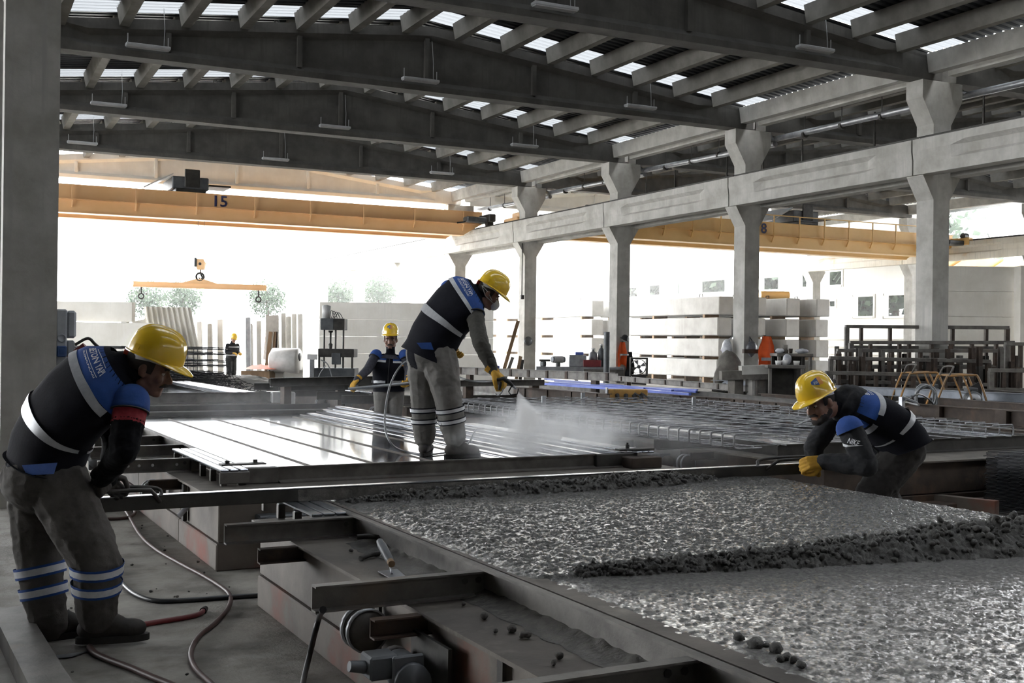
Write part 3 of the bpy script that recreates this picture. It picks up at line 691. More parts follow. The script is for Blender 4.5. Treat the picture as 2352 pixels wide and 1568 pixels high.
part('end_block', M_['white'], t4, lambda b: b.bbox(5.15,5.55,18.3,18.7,.3,.66,.02))
# ================================================================ people
M_['skin'] = mat('skin', '#8f6a58', '#7d5a4b', 20, .5, bump=.08, bscale=120, local=True)
M_['skind'] = mat('tanned_skin', '#7a594b', '#6a4c40', 20, .5, bump=.08, bscale=120, local=True)
M_['navy'] = mat('navy_cloth', '#15161e', '#101118', 12, .95, bump=.35, bscale=60, spec=.2)
M_['blackc'] = mat('black_sleeve', '#0e0f13', '#0a0b0e', 12, .95, bump=.3, bscale=50, spec=.2)
M_['blue'] = mat('royal_blue_cloth', '#234a8f', '#1d3f7d', 12, .85, bump=.25, bscale=50)
M_['trous'] = mat('grey_work_trousers', '#5c5956', '#494643', 7, .9, bump=.5, bscale=40, spec=.2)
M_['trousd'] = mat('dusty_grey_trousers', '#7c7a76', '#6a6864', 9, .9, bump=.4, bscale=40)
M_['trousk'] = mat('charcoal_trousers', '#2d2b2a', '#232120', 9, .9, bump=.4, bscale=40)
M_['tape'] = mat('reflective_tape', '#aeb0b3', '#9fa1a5', 30, .4, metal=.15)
M_['tapew'] = mat('bright_tape', '#cfd1d4', '#c0c2c6', 30, .4)
M_['red'] = mat('red_cloth', '#8d2730', '#7a2029', 10, .85, bump=.2, bscale=50)
M_['olive'] = mat('olive_grey_sleeve', '#4b4a45', '#403f3b', 10, .9, bump=.35, bscale=45)
M_['plaid'] = mat('dark_check_shirt', '#3d3e47', '#2c2d36', 30, .9, bump=.2, bscale=50)
M_['hood'] = mat('charcoal_hoodie', '#28292c', '#1e1f22', 10, .95, bump=.4, bscale=40)
M_['helmet'] = mat('yellow_helmet_shell', '#e3bd2f', '#dcb42a', 3, .22, coat=.6, local=True)
M_['glove'] = mat('yellow_work_glove', '#c79a34', '#b0842a', 25, .8, bump=.4, bscale=80, local=True)
M_['boot'] = mat('dark_work_boot', '#2a2725', '#37332f', 14, .7, bump=.3, bscale=60, local=True)
M_['boota'] = mat('dusty_work_boot', '#5b5753', '#4b4744', 14, .75, bump=.3, bscale=60, local=True)
M_['sole'] = mat('boot_sole', '#1d1b1a', '#2a2826', 14, .8)
M_['hair'] = mat('dark_hair', '#1c1614', '#2a221e', 60, .8, bump=.6, bscale=200)
M_['hairg'] = mat('greying_hair', '#4a4542', '#2f2a27', 60, .8, bump=.6, bscale=200)
M_['eyew'] = mat('eye_white', '#c9c4bd', rough=.3); M_['eyed'] = mat('iris_dark', '#1d1411', rough=.2)
M_['letter'] = mat('white_print', '#d6d8dc', rough=.6)
M_['stick_b'] = mat('sticker_blue', '#2a4d86', rough=.4); M_['stick_o'] = mat('sticker_orange', '#d08a35', rough=.4)
M_['mask'] = mat('white_mask', '#d2d3d4', '#c4c5c7', 20, .8, bump=.1, bscale=60)

def nrm(v): return Vector(v).normalized()
def arr(v): return np.array(v, float)
class Blob:
    """closed primitives that are fused into one continuous skin; every primitive carries a region name"""
    def __init__(s): s.mb = MB(); s.pr = []
    def cap(s, A, ra, B, rb, lab, n=12):
        A = Vector(A); B = Vector(B); d = (B-A); L = d.length; d = d.normalized() if L > 1e-6 else Vector((0,0,1))
        prof = [(0,-ra)]+[(ra*cos(t), ra*sin(t)) for t in (-1.1,-.55,0)]+[(rb*cos(t), L+rb*sin(t)) for t in (0,.55,1.1)]+[(0,L+rb)]
        s.mb.lathe(prof, A, d, n); s.pr.append((A, B, ra, rb, lab)); return s
    def chain(s, pts, rs, lab):
        for i in range(len(pts)-1): s.cap(pts[i], rs[i], pts[i+1], rs[i+1], lab)
        return s
    def ell(s, C, a, b, c, lab):
        s.mb.ell(C, a, b, c, 16, 10); r = min(Vector(a).length, Vector(b).length, Vector(c).length)
        ax = max((Vector(a), Vector(b), Vector(c)), key=lambda v: v.length); k = ax.normalized()*max(0, ax.length-r)
        s.pr.append((Vector(C)-k, Vector(C)+k, r, r, lab)); return s
    def ring_loft(s, rings, lab, n=24):
        """rings: lists of n points; capped"""
        vs = [p for r in rings for p in r]; m = len(rings)
        s.mb.add(vs, [(i*n+k, i*n+(k+1) % n, (i+1)*n+(k+1) % n, (i+1)*n+k) for i in range(m-1) for k in range(n)], True)
        s.mb.add(rings[0]+rings[-1], [tuple(range(n))[::-1], tuple(range(n, 2*n))]); return s
    def skin(s, name, voxel, mats, order, parent=None, smooth=4, fold=None, at=None, **kw):
        me = bpy.data.meshes.new('tmp'); me.from_pydata([tuple(v) for v in s.mb.v], [], s.mb.f)
        bm = bmesh.new(); bm.from_mesh(me); bmesh.ops.recalc_face_normals(bm, faces=bm.faces); bm.to_mesh(me); bm.free()
        o = bpy.data.objects.new('tmp', me); COL.objects.link(o)
        r = o.modifiers.new('r', 'REMESH'); r.mode = 'VOXEL'; r.voxel_size = voxel
        sm = o.modifiers.new('s', 'SMOOTH'); sm.iterations = smooth; sm.factor = .5
        dg = bpy.context.evaluated_depsgraph_get(); ev = o.evaluated_get(dg)
        out = bpy.data.meshes.new_from_object(ev); bpy.data.objects.remove(o); bpy.data.meshes.remove(me)
        out.name = name; nv = len(out.vertices); co = np.empty(nv*3); out.vertices.foreach_get('co', co); co = co.reshape(-1,3)
        no = np.empty(nv*3); out.vertices.foreach_get('normal', no); no = no.reshape(-1,3)
        def region(pts):
            best = np.full(len(pts), 1e9); lab = np.zeros(len(pts), int)
            for A, B, ra, rb, l in s.pr:
                A = arr(A); d = arr(B)-A; L2 = max(d@d, 1e-9); t = np.clip(((pts-A)@d)/L2, 0, 1)
                q = np.linalg.norm(pts-(A+t[:,None]*d), axis=1)-(ra+(rb-ra)*t)
                k = q < best; best[k] = q[k]; lab[k] = order.index(l)
            return lab
        if fold:
            lv = region(co)
            for i in range(nv):
                am, fr, st = fold.get(order[lv[i]], (0,0,(1,1,1)))
                if am:
                    p = co[i]; q = Vector((p[0]*fr*st[0], p[1]*fr*st[1], p[2]*fr*st[2]))
                    co[i] = p+no[i]*am*(noise.noise(q)+.5*(1-abs(noise.noise(q*1.9))*2))
            out.vertices.foreach_set('co', co.ravel())
        nf = len(out.polygons); ce = np.empty(nf*3); out.polygons.foreach_get('center', ce)
        lab = region(ce.reshape(-1,3)); out.materials.clear()
        for m in mats: out.materials.append(m)
        out.polygons.foreach_set('material_index', lab.astype(np.int32)); out.polygons.foreach_set('use_smooth', np.ones(nf, bool)); out.update()
        if parent is not None: out.transform(RM[parent.name].inverted())
        return link(name, out, parent, at=at, **kw)

_txt = {}
def text_mesh(body):
    """flat triangles of a word, centred, height about 1"""
    if body not in _txt:
        c = bpy.data.curves.new('t', 'FONT'); c.body = body; c.align_x = 'CENTER'; c.align_y = 'CENTER'; c.resolution_u = 2; c.offset = .018
        o = bpy.data.objects.new('t', c); COL.objects.link(o); dg = bpy.context.evaluated_depsgraph_get()
        me = bpy.data.meshes.new_from_object(o.evaluated_get(dg)); bm = bmesh.new(); bm.from_mesh(me)
        bmesh.ops.triangulate(bm, faces=bm.faces)
        bmesh.ops.subdivide_edges(bm, edges=[e for e in bm.edges if e.calc_length() > .35], cuts=1)
        bmesh.ops.triangulate(bm, faces=bm.faces); bm.verts.ensure_lookup_table(); bm.verts.index_update()
        _txt[body] = ([tuple(v.co) for v in bm.verts], [tuple(v.index for v in f.verts) for f in bm.faces])
        bm.free(); bpy.data.objects.remove(o)
    return _txt[body]
def put_text(body, fn, name, m, parent, sx=1.0, sy=1.0, dx=0.0, dy=0.0):
    vs, fs = text_mesh(body); b = MB(); b.add([fn(x*sx+dx, y*sy+dy) for x, y, z in vs], fs); return b.build(name, m, parent)

class Torso:
    """a vest / trunk swept along a bent spine: rings (centre, lateral, front, half width, front depth, back depth)"""
    def __init__(s, rings): s.r = rings
    def at(s, t, th, off=0.0):
        """t 0 hem .. 1 collar; th 0 at the back, +90 deg = person's right side, 180 front"""
        i = min(max(t, 0), 1)*(len(s.r)-1); k = min(int(i), len(s.r)-2); u = i-k; u = u*u*(3-2*u)*.5+u*.5
        A, B = s.r[k], s.r[k+1]; c, L, F = [A[j].lerp(B[j], u) for j in range(3)]; rx, rf, rb = [A[j]*(1-u)+B[j]*u for j in (3,4,5)]
        sx, cx = sin(th), cos(th); e = .82
        X = abs(sx)**e*(1 if sx > 0 else -1)*(rx+off); Y = -abs(cx)**e*(1 if cx > 0 else -1)*((rb if cx > 0 else rf)+off)
        return c+L*X+F*Y
    def ring(s, t, off=0.0, n=24): return [s.at(t, 2*pi*k/n, off) for k in range(n)]
    def patch(s, t0, t1, a0, a1, off, nu=24, nv=6, wob=0.0):
        b = MB(); b.grid(lambda u, v: s.at(t0+(t1-t0)*v+wob*noise.noise((u*5,v,9)), a0+(a1-a0)*u, off), nu, nv); return b

def spine(C, L0, L1, prof, n=None):
    """C: spine points hip -> neck; prof: [(t, rx, rf, rb)]"""
    path = smooth_path(C, 8); m = len(path)-1; out = []
    for t, rx, rf, rb in prof:
        tt = min(max(t, 0), 1)*m; k = min(int(tt), m-1); c = path[k].lerp(path[k+1], tt-k)
        if t > 1: c = path[m]+(path[m]-path[m-1]).normalized()*((t-1)*sum((path[i+1]-path[i]).length for i in range(m)))
        if t < 0: c = path[0]+(path[0]-path[1]).normalized()*((-t)*sum((path[i+1]-path[i]).length for i in range(m)))
        d = (path[min(k+2, m)]-path[max(k-1, 0)]).normalized(); L = Vector(L0).lerp(Vector(L1), min(1, max(0, t))); L = (L-d*L.dot(d)).normalized()
        F = d.cross(L).normalized(); out.append((c, L, F, rx, rf, rb))
    return out

def hard_hat(parent, C, f, u, sticker=None, s=1.0):
    """C: centre of the rim plane, f forward, u up"""
    f = nrm(f); u = nrm(Vector(u)-f*f.dot(Vector(u))); r = f.cross(u)
    W_ = lambda x, y, z: C+r*x*s+f*y*s+u*z*s
    b = MB(); NT, NP = 48, 14
    def dome(a, v, off=0.0):
        t = v*pi/2; z = .15*sin(t)**.92; k = cos(t)**.72
        x = .108*sin(a)*k; y = .138*cos(a)*k
        n_ = 0.0
        for x0, wd, hh in ((0,.016,.006),(.036,.009,.0035),(-.036,.009,.0035)):
            n_ += hh*max(0, 1-((x-x0)/wd)**2)*min(1, max(0, (z-.04)/.05))
        q = 1+(n_+off)/max(.03, sqrt(x*x+y*y+z*z))
        return W_(x*q, y*q, z*q)
    b.grid(lambda i, j: dome(2*pi*i, j), NT, NP, cu=True)
    def brim(a, v):
        c_ = max(0, cos(a)); pk = c_**1.5
        ex = .010+.05*pk; x = (.108+ex*v*.8)*sin(a); y = (.138+ex*v)*cos(a); z = -.004*v-.022*v*v*pk+.006*v*(1-pk)*0
        return W_(x, y, z)
    b.grid(lambda i, j: brim(2*pi*i, j), NT, 4, cu=True)
    b.grid(lambda i, j: brim(2*pi*i, 1)+u*(-.005*s*j), NT, 2, cu=True)
    b.grid(lambda i, j: brim(2*pi*i, 1-j)+u*(-.005*s), NT, 4, cu=True)
    h = b.build('hard_hat', M_['helmet'], parent)
    for a in (1.1, 2.2, -1.1, -2.2):
        c = dome(a, .1, .003); d1 = (dome(a+.05,.1)-dome(a-.05,.1)).normalized(); d2 = (dome(a,.2)-dome(a,.02)).normalized(); n = d1.cross(d2)
        b = MB(); b.extr([(-.014,-.003),(.014,-.003),(.012,.004),(-.012,.004)], c-d2*.011, c+d2*.011, n); b.build('slot_cap', M_['helmet'], h)
    b = MB(); b.grid(lambda i, j: W_(.092*sin(2*pi*i), .112*cos(2*pi*i)-.006, .015-.035*j-.02*j*max(0,-cos(2*pi*i))), 32, 3, cu=True); b.build('headband', M_['white'], h)
    b = MB(); b.grid(lambda i, j: W_(.094*sin(2*pi*i), .114*cos(2*pi*i)-.006, .018-.022*j), 32, 2, cu=True); b.build('sweatband', M_['black'], h)
    b = MB(); b.cyl(W_(0,-.12,-.028), W_(0,-.145,-.03), .02*s, n=10); b.build('ratchet_knob', mat('ratchet_orange', '#c4492a', rough=.5) if 'rk' not in M_ else M_['rk'], h)
    if sticker:
        a0, hgt = sticker
        def sm(x, y): return dome(a0-x*.36, .40+y*.17, .0018)
        b = MB(); b.grid(lambda i, j: sm(-1+1.15*i, (-1+2*j)*(.35+.65*i)*.8), 9, 5); b.build('sticker', M_['stick_b'], h)
        b = MB(); b.grid(lambda i, j: sm(.15+.7*i, (-1+2*j)*.8), 7, 5); b.build('sticker', M_['stick_o'], h)
        put_text('BETON', lambda x, y: dome(a0-(x*.19-.3)*.36, .36+y*.11, .0035), 'lettering', M_['letter'], h)
    return h

def head(bl, C, f, u, s=1.0, lab='skin'):
    f = nrm(f); u = nrm(Vector(u)-f*f.dot(Vector(u))); r = f.cross(u)
    H = lambda x, y, z: C+(r*x+f*y+u*z)*s
    E = lambda c, a, b_, c_: bl.ell(H(*c), r*a*s, f*b_*s, u*c_*s, lab)
    K = lambda a, ra, b_, rb: bl.cap(H(*a), ra*s, H(*b_), rb*s, lab, 10)
    E((0,-.012,.04),.078,.098,.085); E((0,.03,-.03),.066,.068,.085); E((0,.04,-.08),.053,.05,.04)
    K((-.045,.0,-.07),.025,(-.02,.07,-.1),.02); K((.045,.0,-.07),.025,(.02,.07,-.1),.02); K((-.012,.082,-.1),.019,(.012,.082,-.1),.019)
    K((0,.092,.012),.010,(0,.12,-.026),.014); K((-.013,.106,-.032),.010,(.013,.106,-.032),.010); K((0,.1,-.045),.012,(0,.11,-.03),.008)
    K((-.04,.078,.024),.014,(.04,.078,.024),.014); K((0,.09,.024),.010,(0,.092,.012),.01)
    E((-.042,.068,-.028),.026,.024,.024); E((.042,.068,-.028),.026,.024,.024)
    K((-.02,.092,-.062),.009,(.02,.092,-.062),.009); K((-.016,.09,-.074),.010,(.016,.09,-.074),.010)
    for sg in (-1,1):
        E((sg*.08,-.012,-.008),.011,.02,.032); K((sg*.076,-.005,.015),.012,(sg*.074,.0,-.035),.009)
    return H
def face_parts(root, H, s=1.0, moustache=None, hair='hair', eyes=True):
    if eyes:
        for sg in (-1,1):
            b = MB(); b.ell(H(sg*.032,.077,.004), (H(1,0,0)-H(0,0,0))*.013, (H(0,1,0)-H(0,0,0))*.012, (H(0,0,1)-H(0,0,0))*.0085, 10, 8)
            e = b.build('eye', M_['eyew'], root)
            b = MB(); b.ell(H(sg*.032,.0845,.003), (H(1,0,0)-H(0,0,0))*.006, (H(0,1,0)-H(0,0,0))*.006, (H(0,0,1)-H(0,0,0))*.006, 8, 6); b.build('iris', M_['eyed'], e)
            b = MB(); b.tube([H(sg*.015,.094,.026),H(sg*.033,.094,.032),H(sg*.05,.082,.026)], .0045*s, 6); b.build('eyebrow', M_[hair], root)
    if moustache:
        b = MB(); b.tube([H(-.034,.086,-.062),H(-.02,.102,-.05),H(0,.108,-.046),H(.02,.102,-.05),H(.034,.086,-.062)], .009*s, 8, rs=[.004*s,.010*s,.011*s,.010*s,.004*s]); b.build('moustache', M_[moustache], root)
    b = MB()
    def hr(i, j):
        a = radians(62)+radians(236)*i; t = radians(-30+62*j); k = cos(t)
        return H(.083*sin(a)*k*(1.0), .104*cos(a)*k-.012, .035+.093*sin(t)-.004)
    b.grid(hr, 24, 8); b.build('hair', M_[hair], root)

def hand(parent, W0, hd, pn, side, curl=1.0, s=1.0, name='glove', m='glove', spread=.6, cuff=True):
    """W0 wrist, hd towards the fingers, pn out of the palm; side +1 = thumb along +(hd x pn)"""
    hd = nrm(hd); pn = nrm(Vector(pn)-hd*hd.dot(Vector(pn))); lt = hd.cross(pn)*side
    bl = Blob(); q = lambda a, b_, c: W0+(hd*a+lt*b_+pn*c)*s
    bl.cap(q(-.035,0,0), .036*s, q(.01,0,0), .034*s, 'g')
    for k in (-.027,-.009,.009,.027): bl.cap(q(.005,k*.8,0), .021*s, q(.085,k*1.1,0), .0165*s, 'g')
    for k, L in ((.031,.9),(.0105,1.0),(-.0105,.95),(-.031,.78)):
        p = q(.088,k*1.05,0); ang = .15*curl; base = p
        for j, l in enumerate((.046,.032,.025)):
            ang += (.75 if j else .45)*curl
            d = hd*cos(ang)+pn*sin(ang)+lt*(k*spread if j == 0 else 0); nx = base+d*l*L*s
            bl.cap(base, (.0135-.0012*j)*s, nx, (.0125-.0014*j)*s, 'g', 9); base = nx
    t0 = q(.02,.03,.008); t1 = q(.055,.058,.018+.012*curl); t2 = q(.085,.058-.012*curl,.03+.025*curl); t3 = q(.105,.05-.02*curl,.035+.035*curl)
    bl.chain([t0,t1,t2,t3], [.019*s,.0155*s,.0135*s,.012*s], 'g')
    o = bl.skin(name, .0042*s, [M_[m]], ['g'], parent, smooth=3)
    if cuff:
        b = MB(); b.grid(lambda i, j: q(-.05+.03*j,0,0)+(lt*cos(2*pi*i)*.042+pn*sin(2*pi*i)*.036)*s*(1+.08*(1-j)), 18, 3, cu=True); b.build('cuff', M_[m], o)
    return o
def boot(parent, ank, toe_dir, up=(0,0,1), s=1.0, m='boot', lift=0.0):
    """ank: ankle joint about .1 above the sole"""
    up = nrm(up); f = nrm(Vector(toe_dir)-up*up.dot(Vector(toe_dir))); r = f.cross(up); q = lambda x, y, z: ank+(r*x+f*y+up*z)*s
    bl = Blob(); bl.cap(q(0,-.01,.09), .052*s, q(0,-.015,-.03), .048*s, 'b'); bl.cap(q(0,-.04,-.06), .042*s, q(0,.09,-.062), .04*s, 'b')
    bl.ell(q(.0,.135,-.066), r*.05*s, f*.072*s, up*.043*s, 'b'); bl.cap(q(0,0,-.01), .05*s, q(0,.09,-.05), .042*s, 'b')
    o = bl.skin('boot', .007*s, [M_[m]], ['b'], parent, smooth=3)
    zmin = -.1
    M = RM[parent.name]
    for v in o.data.vertices:
        w = M @ v.co; h = (w-ank).dot(up)/s
        if h < zmin: w = w+up*(zmin-h)*s; v.co = M.inverted() @ w
    b = MB(); out = []
    for k in range(20):
        a = 2*pi*k/20; y = cos(a); x = sin(a); wd = .042+.012*max(0, y)
        out.append((wd*x, .062+(.155 if y > 0 else .15)*y*(1 if y > 0 else .98)))
    b.add([q(x,y,-.118) for x, y in out]+[q(x,y,-.09) for x, y in out], [(i,(i+1)%20,20+(i+1)%20,20+i) for i in range(20)]+[tuple(range(20))[::-1],tuple(range(20,40))])
    b.build('sole', M_['sole'], o)
    for k in range(4):
        b = MB(); y = .03+.02*k; z = .03-.022*k; b.tube([q(-.028,y,z-.005),q(0,y+.012,z+.014),q(.028,y,z-.005)], .0045*s, 5); b.build('lace', M_['black'], o)
    return o
def leg_band(parent, A, ra, B, rb, t, wd, m, off=.012, name='trouser_band', rim=None, n=20, fl=0):
    A = Vector(A); B = Vector(B); d = (B-A); L = d.length; d.normalize(); a = d.orthogonal().normalized(); c = d.cross(a)
    def fn(i, j):
        th = 2*pi*i; tt = t+(j-.5)*wd/L; r = ra+(rb-ra)*tt+off
        return A+d*L*tt+(a*cos(th)+c*sin(th))*r
    b = MB(); b.grid(fn, n, 3, cu=True); o = b.build(name, M_[m], parent)
    if rim:
        for sg in (-1,1):
            b = MB(); b.grid(lambda i, j: fn(i, .5+sg*(.5+.38*j)), n, 2, cu=True); b.build('band_edge', M_[rim], o)
    return o
HIGH = [(0,.195,.15,.14),(.2,.2,.165,.135),(.42,.205,.16,.125),(.62,.215,.15,.125),(.76,.225,.135,.12),(.86,.205,.105,.105),(.93,.15,.085,.09),(1.0,.085,.075,.075)]
def vest_for(root, To, m='navy', yoke='blue', hem_drop=0.0, text=True, collar='navy', bands=((.30,.36),(.62,.68)), shoulders=()):
    n = 40; b = MB()
    b.grid(lambda u, v: To.at(v*.93, 2*pi*u, .012+.0035*noise.noise((cos(2*pi*u)*2.2,sin(2*pi*u)*2.2,v*7))+(.008*(1-v/.12) if v < .12 else 0)), n, 30, cu=True)
    b.grid(lambda u, v: To.at(0, 2*pi*u, .020-.03*v), n, 2, cu=True)
    ve = b.build('vest', M_[m], root)
    To.patch(.69, .935, -radians(100), radians(100), .018, 30, 10).build('yoke', M_[yoke], ve)
    To.patch(.72, .935, radians(118), radians(172), .018, 12, 8).build('yoke', M_[yoke], ve); To.patch(.72, .935, -radians(118), -radians(172), .018, 12, 8).build('yoke', M_[yoke], ve)
    for t0, t1 in bands:
        top = t1 > .5
        for a0, a1 in (((-88,88),(110,172),(-172,-110)) if top else ((-104,104),(122,174),(-174,-122))):
            To.patch(t0, t1, radians(a0), radians(a1), .021, 26, 3, .004).build('reflective_band', M_['tape'], ve)
    To.patch(.90, 1.0, 0, 2*pi, .018, 32, 5).build('collar', M_[collar], ve)
    b = MB(); b.tube([To.at(t, pi, .022) for t in (0,.2,.4,.6,.8,.9)], .005, 6); b.build('zip', M_['black'], ve)
    for S, E, r, *fr in shoulders:
        ax = (E-S).normalized(); ln = (E-S).length*(fr[0] if fr else 1); b = MB()
        prof = [(0.001,-r-.011)]+[((r+.011)*cos(a), (r+.011)*sin(a)) for a in (-1.2,-.9,-.6,-.3,0)]+[(r+.013, ln*.12), (r+.014, ln*.2), (r+.004, ln*.2)]
        b.lathe(prof, S, ax, 20); b.build('shoulder', M_[yoke], ve)
        b = MB(); b.lathe([(r+.01, ln*.19),(r+.016, ln*.19),(r+.016, ln*.215),(r+.008, ln*.215)], S, ax, 20); b.build('armhole_trim', M_['black'], ve)
    if text:
        put_text('BETON YAPI', lambda x, y: To.at(.828+y*.085, x*.185, .0215), 'lettering', M_['letter'], ve)
        put_text('ELEMANLARI', lambda x, y: To.at(.745+y*.028, x*.155, .0215), 'lettering', M_['letter'], ve)
        b = MB(); b.grid(lambda u, v: To.at(.772+.006*v, -.47+.94*u, .0215), 16, 2); b.build('print_line', M_['letter'], ve)
        b = MB(); b.grid(lambda u, v: To.at(.895+.007*v-.02*abs(u-.5), -.4+.8*u, .0215), 16, 2); b.build('print_line', M_['letter'], ve)
    return ve
FOLD = {'leg': (.009, 7, (1.2,1.2,1.7)), 'sleeve': (.007, 13, (1,1,1.6)), 'torso': (0,0,(1,1,1)), 'patch': (.006, 13, (1,1,1.5))}

# ---------------------------------------------------------------- left worker, bent over the screed handle
def left_worker():
    d = 5.62; f = nrm(_R*.74+_F*.67); f.z = 0; f.normalize(); rt = f.cross(Vector((0,0,1)))     # facing right and a little away
    hipC = D(105,1105,5.62); C = [D(98,1070,5.62), D(120,985,5.6), D(182,912,5.58), D(285,838,5.6)]
    Rs = D(302,922,5.47); Ls = D(212,842,5.72); L1 = (Rs-Ls).normalized()
    To = Torso(spine(C, rt, L1, [(.02,.215,.18,.155)]+[(t,rx*1.06,rf*1.06,rb*1.05) for t, rx, rf, rb in HIGH]))
    bl = Blob(); bl.ring_loft([To.ring(t, -.004) for t in (0,.1,.25,.4,.55,.7,.8,.88,.95,1)], 'torso'); 
    for k in range(5): bl.pr.append((To.at(k*.2,0,-.12), To.at(k*.2+.2,0,-.12), .13, .13, 'torso'))
    hR = hipC+rt*.1+f*.02; hL = hipC-rt*.1
    kR = D(222,1290,5.52); aR = D(222,1432,5.56); kL = D(90,1292,5.68); aL = D(112,1452,5.66)
    bl.ell(hipC-f*.03+Vector((0,0,.01)), rt*.215, f*.175, Vector((0,0,.16)), 'leg')
    bl.chain([hR, hR.lerp(kR,.5), kR, kR.lerp(aR,.5), aR+Vector((0,0,.045))], [.152,.14,.114,.104,.092], 'leg')
    bl.chain([hL, hL.lerp(kL,.5), kL, kL.lerp(aL,.5), aL+Vector((0,0,.045))], [.15,.136,.11,.1,.09], 'leg')
    eR = D(284,1035,5.38); wR = D(232,1100,5.55); eL = D(265,1010,5.85); wL = D(250,1098,5.86)
    bl.chain([Rs, Rs.lerp(eR,.42)], [.076,.078], 'patch'); bl.chain([Rs.lerp(eR,.42), eR, eR.lerp(wR,.5), wR], [.078,.068,.058,.046], 'sleeve')
    bl.chain([Ls, eL, wL], [.074,.065,.045], 'sleeve')
    hf = nrm(_R*.93+_F*.12-Vector((0,0,1))*.36); hu = nrm(Vector((0,0,1))*.93+_R*.36); HC = D(341,846,5.60)
    H = head(bl, HC, hf, hu, 1.02); nb = C[-1]
    bl.cap(nb-f*.02, .068, HC-hf*.03-hu*.06, .06, 'skin')
    root = bl.skin('person', .0068, [M_['skind'], M_['blackc'], M_['navy'], M_['trous'], M_['red']], ['skin','sleeve','torso','leg','patch'], smooth=4, fold=FOLD, at=(hipC.x, hipC.y, 0),
        label='worker with moustache in grey trousers bending over the left end of the screed bar', cat='person')
    vest_for(root, To, bands=((.33,.385),(.63,.69)), shoulders=((Rs,eR,.076),(Ls,eL,.074)))
    face_parts(root, H, 1.02, 'hair')
    hard_hat(root, HC+hu*.066+hf*.012, hf, hu, s=1.02)
    hand(root, wR, (D(242,1132,5.62)-wR), f*.2-rt+Vector((0,0,-.6)), 1, 1.1, m='boot'); hand(root, wL, D(262,1122,5.95)-wL, rt, -1, 1.1, m='boot')
    for a, k in ((aR, f*.8+rt*.35), (aL, f*.9+rt*.1)):
        boot(root, Vector((a.x, a.y, .134 if a is aL else .15)), k, (0,0,1) if a is aL else nrm(Vector((0,0,1))-f*.0), m='boot', s=1.14)
    for A, B, ra, rb in ((kR,aR+Vector((0,0,.045)),.114,.092),(kL,aL+Vector((0,0,.045)),.11,.09)):
        for t in (.12,.46): leg_band(root, A, ra, B, rb, t, .032, 'tapew', .015, rim='blue')
    # pocket flap on the seat, belt
    b = MB()
    c0 = D(50,1068,5.42); c1 = D(132,1062,5.36); c2 = D(124,1088,5.36); c3 = D(62,1092,5.42); n_ = (CAM-c0).normalized()
    b.add([c0,c1,c2,c3]+[v-n_*.012 for v in (c0,c1,c2,c3)], [(0,1,2,3),(7,6,5,4),(0,4,5,1),(1,5,6,2),(2,6,7,3),(3,7,4,0)]); b.build('pocket_flap', M_['blue'], root)
    To.patch(-.0, .035, 0, 2*pi, .012, 40, 3).build('belt', M_['black'], root)
    return root
left_worker()

